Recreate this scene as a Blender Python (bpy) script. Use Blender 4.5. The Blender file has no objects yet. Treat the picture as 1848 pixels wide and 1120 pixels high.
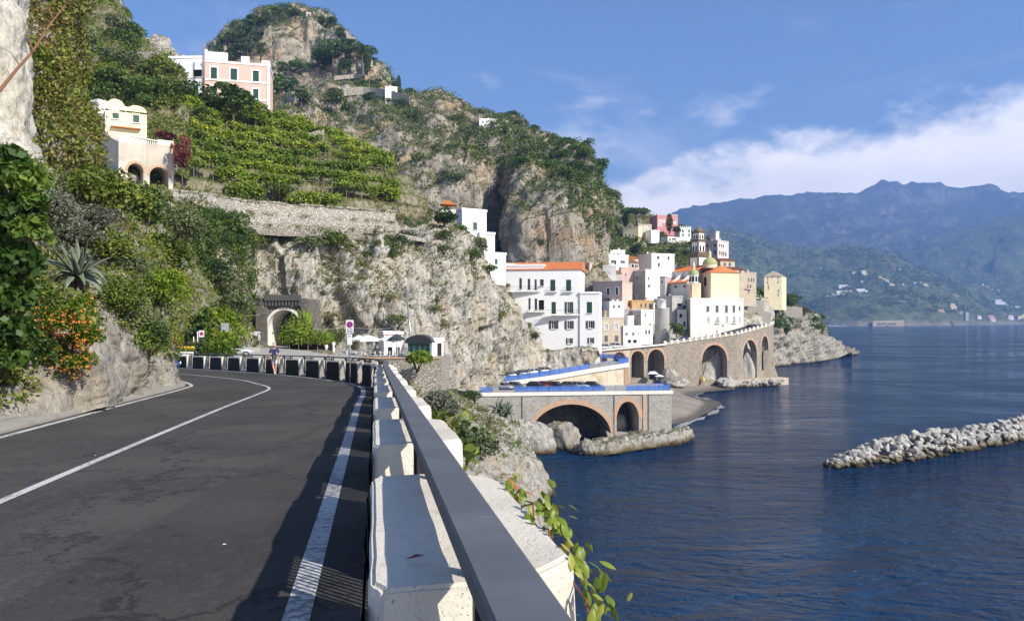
import bpy,bmesh,math,random
import numpy as np
from mathutils import Vector,Matrix
rng=np.random.default_rng(7)
random.seed(7)
SC=bpy.context.scene
COL=SC.collection
R=math.radians
# ------------------------------------------------------------------ camera
CZ=24.0
S,HX,HY=1437.3,924.0,575.0
cam=bpy.data.cameras.new('camera');camo=bpy.data.objects.new('camera',cam);COL.objects.link(camo)
cam.sensor_width=36;cam.lens=28;cam.shift_y=15/1848
cam.clip_start=0.05;cam.clip_end=30000
camo.location=(0,0,CZ);camo.rotation_euler=(R(90),0,0)
SC.camera=camo
# ------------------------------------------------------------------ sky, sun, exposure
SUN_AZ,SUN_EL=129.7,36.0
w=bpy.data.worlds.new('World');SC.world=w;w.use_nodes=True
nt=w.node_tree;nt.nodes.clear()
out=nt.nodes.new('ShaderNodeOutputWorld');bg=nt.nodes.new('ShaderNodeBackground')
sky=nt.nodes.new('ShaderNodeTexSky');sky.sky_type='NISHITA';sky.sun_disc=False
sky.sun_elevation=R(SUN_EL);sky.sun_rotation=R(SUN_AZ)
sky.air_density=1.0;sky.dust_density=0.4;sky.ozone_density=3.0;sky.altitude=50
bg.inputs['Strength'].default_value=0.09
tc=nt.nodes.new('ShaderNodeTexCoord');sep=nt.nodes.new('ShaderNodeSeparateXYZ')
nt.links.new(tc.outputs['Generated'],sep.inputs[0])
def wm(op,a,b=None,clamp=False):
 m=nt.nodes.new('ShaderNodeMath');m.operation=op;m.use_clamp=clamp
 for i,v in enumerate((a,b)):
  if v is None:continue
  if isinstance(v,(int,float)):m.inputs[i].default_value=v
  else:nt.links.new(v,m.inputs[i])
 return m.outputs[0]
def wnoise(scale,detail,rough,sc3,dist=0.0):
 mp=nt.nodes.new('ShaderNodeMapping');mp.inputs['Scale'].default_value=sc3
 nt.links.new(tc.outputs['Generated'],mp.inputs[0])
 n=nt.nodes.new('ShaderNodeTexNoise');n.inputs['Scale'].default_value=scale
 n.inputs['Detail'].default_value=detail;n.inputs['Roughness'].default_value=rough;n.inputs['Distortion'].default_value=dist
 nt.links.new(mp.outputs[0],n.inputs['Vector']);return n.outputs[0]
n1=wnoise(5.0,9,0.60,(1,1,2.0),0.25);n2=wnoise(11.0,8,0.6,(1,1,1.8))
# cloud bank lying on the hills: its top edge climbs towards +X and is broken up by noise
top=wm('ADD',wm('MULTIPLY',sep.outputs['X'],0.15),0.138)
edge=wm('ADD',wm('SUBTRACT',top,sep.outputs['Z']),wm('MULTIPLY',wm('SUBTRACT',n1,0.5),0.12))
edge=wm('ADD',edge,wm('MULTIPLY',wm('SUBTRACT',n2,0.5),0.09))
bank=nt.nodes.new('ShaderNodeMapRange');bank.interpolation_type='SMOOTHSTEP'
nt.links.new(edge,bank.inputs[0]);bank.inputs[1].default_value=-0.03;bank.inputs[2].default_value=0.015
bank.inputs[4].default_value=1.0
# thin high cirrus and a few wisps
n3=wnoise(2.2,8,0.62,(1.0,0.35,3.2),0.8)
cir=nt.nodes.new('ShaderNodeMapRange');cir.interpolation_type='SMOOTHSTEP'
nt.links.new(n3,cir.inputs[0]);cir.inputs[1].default_value=0.50;cir.inputs[2].default_value=0.80;cir.inputs[4].default_value=0.35
n4=wnoise(4.5,6,0.55,(1,1,2.2))
wsp=nt.nodes.new('ShaderNodeMapRange');wsp.interpolation_type='SMOOTHSTEP'
nt.links.new(n4,wsp.inputs[0]);wsp.inputs[1].default_value=0.63;wsp.inputs[2].default_value=0.76;wsp.inputs[4].default_value=0.35
mask=wm('MAXIMUM',wm('MAXIMUM',bank.outputs[0],cir.outputs[0]),wsp.outputs[0])
cmix=nt.nodes.new('ShaderNodeMix');cmix.data_type='RGBA'
ccol=nt.nodes.new('ShaderNodeMix');ccol.data_type='RGBA'
nt.links.new(n2,ccol.inputs[0]);ccol.inputs[6].default_value=(10.0,9.5,9.0,1);ccol.inputs[7].default_value=(17.0,15.4,13.6,1)
hs=nt.nodes.new('ShaderNodeHueSaturation');hs.inputs['Saturation'].default_value=1.12;hs.inputs['Value'].default_value=1.0
nt.links.new(sky.outputs[0],hs.inputs['Color']);hs.inputs['Hue'].default_value=0.506
nt.links.new(mask,cmix.inputs[0]);nt.links.new(hs.outputs[0],cmix.inputs[6]);nt.links.new(ccol.outputs[2],cmix.inputs[7])
nt.links.new(cmix.outputs[2],bg.inputs['Color']);nt.links.new(bg.outputs[0],out.inputs[0])
sl=bpy.data.lights.new('sun','SUN');sl.energy=5.0;sl.angle=R(0.53);sl.color=(1.0,0.94,0.84)
so=bpy.data.objects.new('sun',sl);COL.objects.link(so)
sdir=Vector((math.sin(R(SUN_AZ))*math.cos(R(SUN_EL)),math.cos(R(SUN_AZ))*math.cos(R(SUN_EL)),math.sin(R(SUN_EL))))
so.rotation_euler=sdir.to_track_quat('Z','Y').to_euler();so.location=(40,-40,80)
vs=SC.view_settings
vs.view_transform='Standard';vs.look='None';vs.exposure=0.74;vs.gamma=1.0;vs.use_curve_mapping=False
cy=SC.cycles
cy.use_denoising=True
try:cy.denoiser='OPENIMAGEDENOISE';cy.denoising_input_passes='RGB_ALBEDO_NORMAL';cy.denoising_prefilter='ACCURATE'
except Exception:pass
cy.use_adaptive_sampling=True;cy.adaptive_threshold=0.015
cy.max_bounces=5;cy.diffuse_bounces=2;cy.glossy_bounces=2;cy.transmission_bounces=2
cy.volume_bounces=0;cy.transparent_max_bounces=8;cy.caustics_reflective=False;cy.caustics_refractive=False
cy.sample_clamp_indirect=4.0
# ------------------------------------------------------------------ helpers: space
def P(px,py,d):
 """a point seen at (px, py) of the photograph, d metres ahead"""
 return np.array(((px-HX)/S*d,d,CZ-(py-HY)/S*d))
def Z(py,d):return CZ-(py-HY)/S*d
def X(px,d):return(px-HX)/S*d
# ------------------------------------------------------------------ helpers: noise (numpy)
def _h(ix,iy,iz,k):
 n=(ix*374761393+iy*668265263+iz*2147483647+k*974634777)&0xFFFFFFFF
 n=((n^(n>>13))*1274126177)&0xFFFFFFFF
 return((n^(n>>16))&0xFFFF).astype(np.float64)/65535.0
def vnoise(p,k=0):
 p=np.asarray(p,float);i=np.floor(p).astype(np.int64);f=p-i;u=f*f*f*(f*(f*6-15)+10)
 r=0
 for a in(0,1):
  for b in(0,1):
   for c in(0,1):
    wgt=(u[...,0]if a else 1-u[...,0])*(u[...,1]if b else 1-u[...,1])*(u[...,2]if c else 1-u[...,2])
    r=r+wgt*_h(i[...,0]+a,i[...,1]+b,i[...,2]+c,k)
 return r*2-1
def fbm(p,o=4,k=0,gain=0.5):
 p=np.asarray(p,float);r=0;a=1.0
 for j in range(o):
  r=r+a*vnoise(p*2.03**j+17.3*j,k+j);a*=gain
 return r
def ridged(p,o=4,k=0):
 p=np.asarray(p,float);r=0;a=1.0
 for j in range(o):
  r=r+a*(1-2*np.abs(vnoise(p*2.03**j+9.1*j,k+j)));a*=0.5
 return r
def cells(p,k=0):
 """F1 distance and a random value of the nearest cell (blocky rock)"""
 p=np.asarray(p,float);i=np.floor(p).astype(np.int64);f=p-i
 best=np.full(p.shape[:-1],9.0);val=np.zeros(p.shape[:-1])
 for a in(-1,0,1):
  for b in(-1,0,1):
   for c in(-1,0,1):
    jx,jy,jz=i[...,0]+a,i[...,1]+b,i[...,2]+c
    d=np.sqrt((a+_h(jx,jy,jz,k)-f[...,0])**2+(b+_h(jx,jy,jz,k+1)-f[...,1])**2+(c+_h(jx,jy,jz,k+2)-f[...,2])**2)
    m=d<best;best=np.where(m,d,best);val=np.where(m,_h(jx,jy,jz,k+3),val)
 return best,val
 # ------------------------------------------------------------------ helpers: objects
def link(o,parent=None):
 COL.objects.link(o)
 if parent is not None:o.parent=parent
 return o
def tag(o,label=None,cat=None,group=None,kind=None):
 if label:o['label']=label
 if cat:o['category']=cat
 if group:o['group']=group
 if kind:o['kind']=kind
 return o
def empty(name,loc=(0,0,0),rz=0.0):
 o=bpy.data.objects.new(name,None);o.location=loc;o.rotation_euler=(0,0,rz);o.empty_display_size=0.2
 return link(o)
def npmesh(name,V,F,mat=None,smooth=False,attrs=None):
 """mesh from numpy verts (n,3) and faces (m,k) of one size"""
 V=np.asarray(V,np.float32);F=np.asarray(F,np.int32)
 me=bpy.data.meshes.new(name);n,(m,k)=len(V),F.shape
 me.vertices.add(n);me.vertices.foreach_set('co',V.ravel())
 me.loops.add(m*k);me.loops.foreach_set('vertex_index',F.ravel())
 me.polygons.add(m);me.polygons.foreach_set('loop_start',np.arange(0,m*k,k,dtype=np.int32))
 me.polygons.foreach_set('loop_total',np.full(m,k,np.int32))
 if smooth:me.polygons.foreach_set('use_smooth',np.ones(m,bool))
 for an,av in(attrs or{}).items():
  at=me.attributes.new(an,'FLOAT','POINT');at.data.foreach_set('value',np.asarray(av,np.float32))
 me.update(calc_edges=True)
 if mat:me.materials.append(M[mat]if isinstance(mat,str)else mat)
 return me
class MB:
 """collects boxes, bars, prisms, tubes ... -> one mesh"""
 def __init__(s):s.v=[];s.f=[]
 def add(s,V,F):
  n=len(s.v);s.v+=[tuple(map(float,p))for p in V];s.f+=[tuple(i+n for i in q)for q in F];return s
 def box(s,lo,hi):
  x0,y0,z0=lo;x1,y1,z1=hi
  return s.add([(x0,y0,z0),(x1,y0,z0),(x1,y1,z0),(x0,y1,z0),(x0,y0,z1),(x1,y0,z1),(x1,y1,z1),(x0,y1,z1)],[(0,3,2,1),(4,5,6,7),(0,1,5,4),(1,2,6,5),(2,3,7,6),(3,0,4,7)])
 def obox(s,c,ux,uy,uz):
  """oriented box: centre c, half axes ux uy uz"""
  c,ux,uy,uz=map(lambda q:np.asarray(q,float),(c,ux,uy,uz));V=[]
  for k in(-1,1):
   for(a,b)in((-1,-1),(1,-1),(1,1),(-1,1)):V.append(c+a*ux+b*uy+k*uz)
  F=[(0,3,2,1),(4,5,6,7),(0,1,5,4),(1,2,6,5),(2,3,7,6),(3,0,4,7)]
  if np.dot(np.cross(ux,uy),uz)<0:F=[q[::-1]for q in F]
  return s.add(V,F)
 def bar(s,a,b,wx,wz=None):
  """square bar between two points"""
  a,b=np.asarray(a,float),np.asarray(b,float);d=b-a;L=np.linalg.norm(d)
  if L<1e-6:return s
  t=d/L;up=np.array((0,0,1.0))if abs(t[2])<0.95 else np.array((0,1.0,0));q=np.cross(t,up);q/=np.linalg.norm(q);r=np.cross(q,t)
  return s.obox((a+b)/2,q*wx/2,t*L/2,r*(wz or wx)/2)
 def tube(s,pts,rad,n=8,cap=True):
  pts=[np.asarray(p,float)for p in pts]
  rad=[rad]*len(pts)if np.isscalar(rad)else rad
  V=[];F=[]
  for i,p in enumerate(pts):
   t=pts[min(i+1,len(pts)-1)]-pts[max(i-1,0)];t=t/(np.linalg.norm(t)+1e-9)
   up=np.array((0,0,1.0))if abs(t[2])<0.9 else np.array((1.0,0,0));q=np.cross(t,up);q/=np.linalg.norm(q);r=np.cross(q,t)
   for k in range(n):
    a=2*math.pi*k/n;V.append(p+rad[i]*(math.cos(a)*q+math.sin(a)*r))
  for i in range(len(pts)-1):
   for k in range(n):F.append((i*n+k,i*n+(k+1)%n,(i+1)*n+(k+1)%n,(i+1)*n+k))
  if cap:F.append(tuple(range(n-1,-1,-1)));F.append(tuple((len(pts)-1)*n+k for k in range(n)))
  return s.add(V,F)
 def lathe(s,c,prof,n=16,a0=0,a1=2*math.pi):
  c=np.asarray(c,float);V=[];F=[];m=len(prof);full=abs(a1-a0-2*math.pi)<1e-6;K=n if full else n+1
  for k in range(K):
   a=a0+(a1-a0)*k/n
   for(r,z)in prof:V.append(c+np.array((r*math.cos(a),r*math.sin(a),z)))
  for k in range(n):
   k2=(k+1)%K
   for i in range(m-1):F.append((k*m+i,k2*m+i,k2*m+i+1,k*m+i+1))
  return s.add(V,F)
 def prism(s,poly,h0,h1):
  """vertical prism from a ccw 2D polygon"""
  n=len(poly);V=[(x,y,h0)for x,y in poly]+[(x,y,h1)for x,y in poly]
  return s.add(V,[tuple(range(n-1,-1,-1)),tuple(range(n,2*n))]+[(i,(i+1)%n,n+(i+1)%n,n+i)for i in range(n)])
 def mesh(s,name,mat,smooth=False):
  me=bpy.data.meshes.new(name);me.from_pydata(s.v,[],s.f)
  if smooth:me.polygons.foreach_set('use_smooth',[True]*len(me.polygons))
  me.update()
  if mat:me.materials.append(M[mat]if isinstance(mat,str)else mat)
  return me
 def build(s,name,mat,parent=None,smooth=False,loc=None):
  o=bpy.data.objects.new(name,s.mesh(name,mat,smooth))
  if loc is not None:o.location=loc
  return link(o,parent)
def obj(name,me,parent=None,loc=None,rot=None,scale=None):
 o=bpy.data.objects.new(name,me)
 if loc is not None:o.location=loc
 if rot is not None:o.rotation_euler=rot
 if scale is not None:o.scale=scale if not np.isscalar(scale)else(scale,)*3
 return link(o,parent)
def kids(o):return list(o.children)
def copy_tree(o,parent=None):
 c=o.copy();COL.objects.link(c);c.parent=parent
 for ch in[x for x in bpy.data.objects if x.parent==o]if False else CH(o):copy_tree(ch,c)
 return c
def CH(o):return[x for x in o.children]
def bevel_mesh(me,wdt,seg=2):
 bm=bmesh.new();bm.from_mesh(me)
 bmesh.ops.bevel(bm,geom=bm.edges[:],offset=wdt,segments=seg,affect='EDGES',profile=0.6)
 bm.to_mesh(me);bm.free();return me
def catmull(pts,n):
 """dense Catmull-Rom through pts, n samples, uniform in control index"""
 pts=np.asarray(pts,float);m=len(pts)
 t=np.linspace(0,m-1,n);i=np.clip(np.floor(t).astype(int),0,m-2);f=(t-i)[:,None]
 e=np.vstack([2*pts[0]-pts[1],pts,2*pts[-1]-pts[-2]])
 p0,p1,p2,p3=e[i],e[i+1],e[i+2],e[i+3]
 return 0.5*(2*p1+(p2-p0)*f+(2*p0-5*p1+4*p2-p3)*f**2+(3*p1-p0-3*p2+p3)*f**3)
def resample(pts,step=None,n=None):
 pts=catmull(pts,60*len(pts));s=np.r_[0,np.cumsum(np.linalg.norm(np.diff(pts,axis=0),axis=1))]
 n=n or max(2,int(s[-1]/step)+1);q=np.linspace(0,s[-1],n)
 return np.stack([np.interp(q,s,pts[:,k])for k in range(pts.shape[1])],1)
 # ------------------------------------------------------------------ materials
M={}
def newmat(name):
 m=bpy.data.materials.new(name);m.use_nodes=True;nt=m.node_tree
 b=nt.nodes['Principled BSDF'];M[name]=m
 return m,nt,b
class T:
 """tiny node-tree helper"""
 def __init__(s,nt):s.nt=nt;s.pos=None
 def n(s,t,**kw):
  x=s.nt.nodes.new('ShaderNode'+t)
  for k,v in kw.items():setattr(x,k,v)
  return x
 def l(s,a,b):s.nt.links.new(a,b)
 def coord(s,obj=False,scale=(1,1,1)):
  if obj:o=s.n('TexCoord').outputs['Object']
  else:o=s.n('NewGeometry').outputs['Position']
  if tuple(scale)==(1,1,1):return o
  m=s.n('Mapping');m.inputs['Scale'].default_value=scale;s.l(o,m.inputs[0]);return m.outputs[0]
 def noise(s,v,scale,detail=5,rough=0.55,dist=0):
  x=s.n('TexNoise');s.l(v,x.inputs['Vector']);x.inputs['Scale'].default_value=scale;x.inputs['Detail'].default_value=detail
  x.inputs['Roughness'].default_value=rough;x.inputs['Distortion'].default_value=dist;return x.outputs[0]
 def voro(s,v,scale,feat='F1'):
  x=s.n('TexVoronoi',feature=feat);s.l(v,x.inputs['Vector']);x.inputs['Scale'].default_value=scale;return x
 def rng(s,v,a,b,c=0.0,d=1.0,smooth=True):
  x=s.n('MapRange',interpolation_type='SMOOTHSTEP' if smooth else 'LINEAR');s.l(v,x.inputs[0])
  for i,q in enumerate((a,b,c,d)):x.inputs[i+1].default_value=q
  return x.outputs[0]
 def mix(s,f,a,b,mode='MIX'):
  x=s.n('Mix',data_type='RGBA',blend_type=mode)
  for i,q in((0,f),(6,a),(7,b)):
   if isinstance(q,(int,float)):x.inputs[i].default_value=q
   elif isinstance(q,(tuple,list)):x.inputs[i].default_value=(*q[:3],1)
   else:s.l(q,x.inputs[i])
  return x.outputs[2]
 def math(s,op,a,b=None):
  x=s.n('Math',operation=op)
  for i,q in enumerate((a,b)):
   if q is None:continue
   if isinstance(q,(int,float)):x.inputs[i].default_value=q
   else:s.l(q,x.inputs[i])
  return x.outputs[0]
 def ramp(s,v,stops):
  x=s.n('ValToRGB');s.l(v,x.inputs[0]);e=x.color_ramp.elements
  while len(e)<len(stops):e.new(0.5)
  for q,(p,c)in zip(e,stops):q.position=p;q.color=(*c[:3],1)
  return x.outputs[0]
 def bump(s,h,strength,dist,normal=None):
  x=s.n('Bump');x.inputs['Strength'].default_value=strength;x.inputs['Distance'].default_value=dist;s.l(h,x.inputs['Height'])
  if normal is not None:s.l(normal,x.inputs['Normal'])
  return x.outputs[0]
def plaster(name,col,dirt=0.35,rough=0.9,scale=1.0,dirtcol=None):
 m,nt,b=newmat(name);t=T(nt);v=t.coord()
 a=t.noise(v,0.35*scale,6,0.6);st=t.noise(t.coord(scale=(1.3,1.3,0.12)),1.0*scale,5,0.6)
 dk=dirtcol or tuple(c*0.62+0.01 for c in col)
 c=t.mix(t.math('MULTIPLY',t.rng(a,0.42,0.72),dirt),col,dk)
 c=t.mix(t.math('MULTIPLY',t.rng(st,0.52,0.75),dirt),c,dk)
 f=t.noise(v,7*scale,4,0.6);c=t.mix(t.math('MULTIPLY',f,0.12),c,tuple(x*0.75 for x in col))
 t.l(c,b.inputs['Base Color']);b.inputs['Roughness'].default_value=rough
 t.l(t.bump(f,0.35,0.02),b.inputs['Normal']);b.inputs['Specular IOR Level'].default_value=0.25
 return m
def plain(name,col,rough=0.6,metal=0.0,spec=0.4,var=0.25,scale=3.0,emit=None):
 m,nt,b=newmat(name);t=T(nt);v=t.coord(obj=True)
 a=t.noise(v,scale,5,0.6)
 t.l(t.mix(t.math('MULTIPLY',t.rng(a,0.35,0.75),var),col,tuple(c*0.5 for c in col)),b.inputs['Base Color'])
 b.inputs['Roughness'].default_value=rough;b.inputs['Metallic'].default_value=metal;b.inputs['Specular IOR Level'].default_value=spec
 return m
def rockmat(name,light,dark,ochre,green,scale=0.12,oc=0.5,gslope=(0.45,0.8),bump=1.0,dry=(0.22,0.17,0.08),wet=None):
 m,nt,b=newmat(name);t=T(nt);g=t.n('NewGeometry');v=g.outputs['Position']
 vs_=t.coord(scale=(1,1,0.35));warp=t.noise(v,scale*2,3)
 a=t.noise(vs_,scale*4.2,8,0.68,0.6);bcr=t.noise(vs_,scale*12,7,0.7,0.3);big=t.noise(v,scale*0.9,4,0.5)
 c=t.ramp(a,[(0.30,dark),(0.43,tuple(0.55*x+0.45*y for x,y in zip(light,dark))),(0.56,light),(0.75,tuple(min(1,x*1.18)for x in light))])
 c=t.mix(t.math('MULTIPLY',t.rng(big,0.47,0.66),oc),c,ochre)
 c=t.mix(t.math('MULTIPLY',t.rng(bcr,0.50,0.34),0.55),c,tuple(x*0.8 for x in dark))
 cr=t.voro(t.mix(0.12,vs_,t.n('TexNoise').outputs[1],'ADD'),scale*7,'DISTANCE_TO_EDGE').outputs[0]
 c=t.mix(t.rng(cr,0.03,0.0,0,0.6),c,tuple(x*0.5 for x in dark))
 sp=t.n('SeparateXYZ');t.l(g.outputs['Normal'],sp.inputs[0])
 gm=t.math('ADD',sp.outputs['Z'],t.math('MULTIPLY',t.math('SUBTRACT',t.noise(v,scale*5,6,0.65),0.5),1.1))
 gc=t.mix(t.rng(t.noise(v,scale*8,5,0.6),0.4,0.65),green,dry)
 c=t.mix(t.rng(gm,*gslope),c,gc)
 if wet=='far':
  ps=t.n('SeparateXYZ');t.l(v,ps.inputs[0]);c=t.mix(t.rng(t.math('ADD',ps.outputs['Z'],t.math('MULTIPLY',t.noise(v,0.02,5,0.7),36)),42,24),c,t.mix(t.noise(v,0.06,4),(0.36,0.33,0.27),(0.10,0.10,0.07)))
  c=t.mix(t.rng(t.noise(t.coord(scale=(.25,.25,1.6)),0.03,4,0.7),0.56,0.64,0,0.55),c,(0.20,0.19,0.11))
 elif wet:
  ps=t.n('SeparateXYZ');t.l(v,ps.inputs[0])
  c=t.mix(t.rng(t.math('ADD',ps.outputs['Z'],t.math('MULTIPLY',t.noise(v,0.8,3),0.8)),1.9,0.7),c,(0.10,0.075,0.03))
  c=t.mix(t.rng(t.math('ADD',ps.outputs['Z'],t.math('MULTIPLY',t.noise(v,1.2,3),0.5)),0.75,0.35),c,(0.02,0.018,0.012))
 t.l(c,b.inputs['Base Color']);b.inputs['Roughness'].default_value=0.95;b.inputs['Specular IOR Level'].default_value=0.2
 fine=t.noise(v,scale*34,4,0.7);c=None
 h=t.math('ADD',t.math('ADD',t.math('MULTIPLY',a,1.0),t.math('MULTIPLY',bcr,0.45)),t.math('MULTIPLY',fine,0.2))
 t.l(t.bump(h,0.9,bump*0.5/(scale*4)),b.inputs['Normal'])
 return m
def masonry(name,c1,c2,joint,scale=2.2,bump=0.06,dark=0.4):
 m,nt,b=newmat(name);t=T(nt);v=t.coord(scale=(1,1,1.7))
 vo=t.voro(v,scale);ed=t.voro(v,scale,'DISTANCE_TO_EDGE').outputs[0]
 sp=t.n('SeparateColor');t.l(vo.outputs['Color'],sp.inputs[0])
 c=t.mix(sp.outputs[0],c1,c2);c=t.mix(t.rng(ed,0.09,0.03),c,joint)
 st=t.noise(t.coord(scale=(0.5,0.5,0.12)),1.0,6,0.6)
 c=t.mix(t.math('MULTIPLY',t.rng(st,0.48,0.72),dark),c,tuple(x*0.35 for x in c1))
 f=t.noise(v,scale*5,4,0.6);c=t.mix(t.math('MULTIPLY',f,0.3),c,tuple(x*0.6 for x in c2))
 t.l(c,b.inputs['Base Color']);b.inputs['Roughness'].default_value=0.95;b.inputs['Specular IOR Level'].default_value=0.2
 t.l(t.bump(t.math('ADD',t.rng(ed,0.0,0.12),t.math('MULTIPLY',f,0.5)),1.0,bump),b.inputs['Normal'])
 return m
def bricky(name,c1,c2,joint,scale=4.0):
 m,nt,b=newmat(name);t=T(nt);v=t.coord(scale=(1,1,1))
 n=t.noise(v,scale,5,0.7);c=t.mix(t.rng(n,0.35,0.65),c1,c2)
 wv=t.noise(v,scale*3.5,2);c=t.mix(t.rng(wv,0.62,0.72),c,joint)
 t.l(c,b.inputs['Base Color']);b.inputs['Roughness'].default_value=0.9;t.l(t.bump(wv,0.5,0.05),b.inputs['Normal']);return m
def foliage(name,stops,trans=0.25,rough=0.55,spec=0.3):
 """leaf colour varies from leaf to leaf by the 'tint' attribute"""
 m,nt,b=newmat(name);t=T(nt);a=t.n('Attribute',attribute_name='tint');oi=t.n('ObjectInfo')
 f=t.math('ADD',a.outputs['Fac'],t.math('MULTIPLY',t.math('SUBTRACT',oi.outputs['Random'],0.5),0.28))
 c=t.ramp(f,stops);t.l(c,b.inputs['Base Color']);b.inputs['Roughness'].default_value=rough;b.inputs['Specular IOR Level'].default_value=spec
 tr=t.n('BsdfTranslucent');t.l(t.mix(1.0,c,(1.0,1.0,0.45),'MULTIPLY'),tr.inputs[0])
 mx=t.n('MixShader');mx.inputs[0].default_value=trans;t.l(b.outputs[0],mx.inputs[1]);t.l(tr.outputs[0],mx.inputs[2])
 t.l(mx.outputs[0],nt.nodes['Material Output'].inputs[0]);return m
def tiles(name,c1,c2,sx=3.5):
 m,nt,b=newmat(name);t=T(nt);v=t.coord()
 n=t.noise(v,1.2,6,0.7);n2=t.noise(v,5,4,0.7)
 c=t.mix(t.rng(n,0.35,0.65),c1,c2);c=t.mix(t.math('MULTIPLY',t.rng(n2,0.5,0.75),0.6),c,tuple(x*0.45 for x in c1))
 t.l(c,b.inputs['Base Color']);b.inputs['Roughness'].default_value=0.9;t.l(t.bump(n2,0.6,0.08),b.inputs['Normal']);return m
plaster('white_plaster',(0.80,0.79,0.76),0.22)
plaster('clean_white',(0.82,0.81,0.79),0.12)
plaster('old_white',(0.76,0.73,0.66),0.4)
plaster('near_black_panel',(0.030,0.030,0.030),0.5,scale=6)
plaster('cream_plaster',(0.76,0.66,0.44),0.25)
plaster('pale_yellow',(0.79,0.69,0.45),0.18)
plaster('pink_plaster',(0.72,0.46,0.38),0.22)
plaster('dusty_pink',(0.58,0.42,0.36),0.4)
plaster('rose_plaster',(0.55,0.23,0.24),0.25)
plaster('beige_plaster',(0.52,0.44,0.33),0.5)
plaster('grey_plaster',(0.45,0.43,0.40),0.5)
plaster('ochre_plaster',(0.50,0.34,0.15),0.4)
plaster('peach_plaster',(0.76,0.58,0.40),0.22)
plaster('lilac_plaster',(0.66,0.54,0.52),0.25)
plaster('ramp_plaster',(0.62,0.55,0.42),0.8,dirtcol=(0.36,0.29,0.19))
plaster('brown_stone',(0.20,0.145,0.095),0.6)
plaster('dark_stone',(0.10,0.10,0.095),0.7)
plaster('terrace_stone',(0.55,0.49,0.40),0.7)
plaster('concrete',(0.74,0.72,0.66),0.35,scale=4.0)
plaster('pavement',(0.36,0.34,0.30),0.5,scale=3)
plaster('kerb_concrete',(0.27,0.25,0.215),0.7,scale=5)
plaster('deck_fascia',(0.72,0.69,0.62),0.35)
masonry('grey_masonry',(0.50,0.47,0.42),(0.33,0.31,0.27),(0.46,0.44,0.40),2.0,0.05)
masonry('ochre_masonry',(0.44,0.38,0.29),(0.27,0.23,0.175),(0.46,0.41,0.33),1.3,0.08,0.5)
masonry('dry_stone',(0.58,0.54,0.46),(0.36,0.33,0.27),(0.26,0.24,0.19),2.4,0.10,0.3)
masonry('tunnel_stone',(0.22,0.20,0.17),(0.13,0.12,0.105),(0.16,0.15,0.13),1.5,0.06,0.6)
bricky('brick_ring',(0.42,0.25,0.15),(0.50,0.36,0.25),(0.5,0.42,0.32))
tiles('terracotta',(0.62,0.21,0.055),(0.50,0.15,0.05))
tiles('old_terracotta',(0.38,0.14,0.07),(0.30,0.16,0.10))
tiles('dome_tiles',(0.30,0.36,0.14),(0.42,0.40,0.16))
plain('shutter_green',(0.015,0.065,0.045),0.5)
plain('shutter_grey',(0.045,0.055,0.06),0.5)
plain('shutter_pale',(0.42,0.42,0.40),0.6)
plain('frame_white',(0.78,0.77,0.74),0.6)
plain('glass_dark',(0.02,0.022,0.026),0.12,spec=0.6)
plain('door_dark',(0.035,0.025,0.02),0.5)
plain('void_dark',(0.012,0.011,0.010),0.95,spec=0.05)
plain('iron_black',(0.02,0.02,0.022),0.45)
plain('steel_grey',(0.38,0.39,0.40),0.4,0.6)
plain('blue_paint',(0.05,0.15,0.50),0.5)
plain('wood_grey',(0.24,0.20,0.15),0.85)
plain('wood_orange',(0.42,0.17,0.06),0.7)
plain('bark',(0.10,0.075,0.05),0.95,scale=12)
plain('canvas_white',(0.80,0.79,0.76),0.9)
plain('sign_blue',(0.03,0.05,0.32),0.5)
plain('sign_red',(0.55,0.03,0.03),0.5)
plain('kiosk_green',(0.02,0.16,0.13),0.4)
plain('flower_orange',(0.75,0.20,0.04),0.6)
plain('flower_pink',(0.65,0.12,0.16),0.6)
plain('flower_yellow',(0.80,0.55,0.04),0.6)
plain('bougainvillea',(0.17,0.035,0.04),0.7)
# road
m,nt,b=newmat('asphalt');t=T(nt);v=t.coord()
n=t.noise(v,0.45,6,0.65);f=t.noise(v,55,3,0.75);s2=t.noise(t.coord(scale=(1.6,0.10,1)),1.0,5,0.6);md=t.noise(v,6,5,0.7)
c=t.mix(t.rng(n,0.32,0.7),(0.034,0.031,0.028),(0.064,0.058,0.050));c=t.mix(t.math('MULTIPLY',t.rng(s2,0.52,0.70),0.65),c,(0.020,0.0195,0.019));c=t.mix(t.rng(md,0.5,0.75,0,0.6),c,(0.085,0.076,0.064));c=t.mix(t.rng(t.noise(v,17,4,0.75),0.5,0.72,0,0.6),c,(0.105,0.096,0.085))
sp_=t.voro(v,30).outputs[0];c=t.mix(t.rng(sp_,0.20,0.08,0,0.55),c,(0.15,0.14,0.125));c=t.mix(t.rng(f,0.45,0.75,0,0.55),c,(0.10,0.095,0.087));c=t.mix(t.rng(f,0.45,0.25,0,0.6),c,(0.012,0.012,0.012))
pch=t.voro(t.coord(scale=(0.25,0.09,0.2)),1.0);sp2=t.n('SeparateColor');t.l(pch.outputs['Color'],sp2.inputs[0]);c=t.mix(t.rng(sp2.outputs[0],0.70,0.76,0,0.3),c,(0.022,0.022,0.022));wq=t.mix(0.5,t.coord(scale=(0.28,0.16,0.2)),t.noise(v,0.9,5,0.7),'ADD');c=t.mix(t.rng(t.voro(wq,1.0,'DISTANCE_TO_EDGE').outputs[0],0.012,0.004,0,0.65),c,(0.014,0.013,0.012))
t.l(c,b.inputs['Base Color']);b.inputs['Roughness'].default_value=0.88;b.inputs['Specular IOR Level'].default_value=0.3;t.l(t.bump(t.math('ADD',f,t.math('MULTIPLY',sp_,0.6)),0.8,0.008),b.inputs['Normal'])
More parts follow.
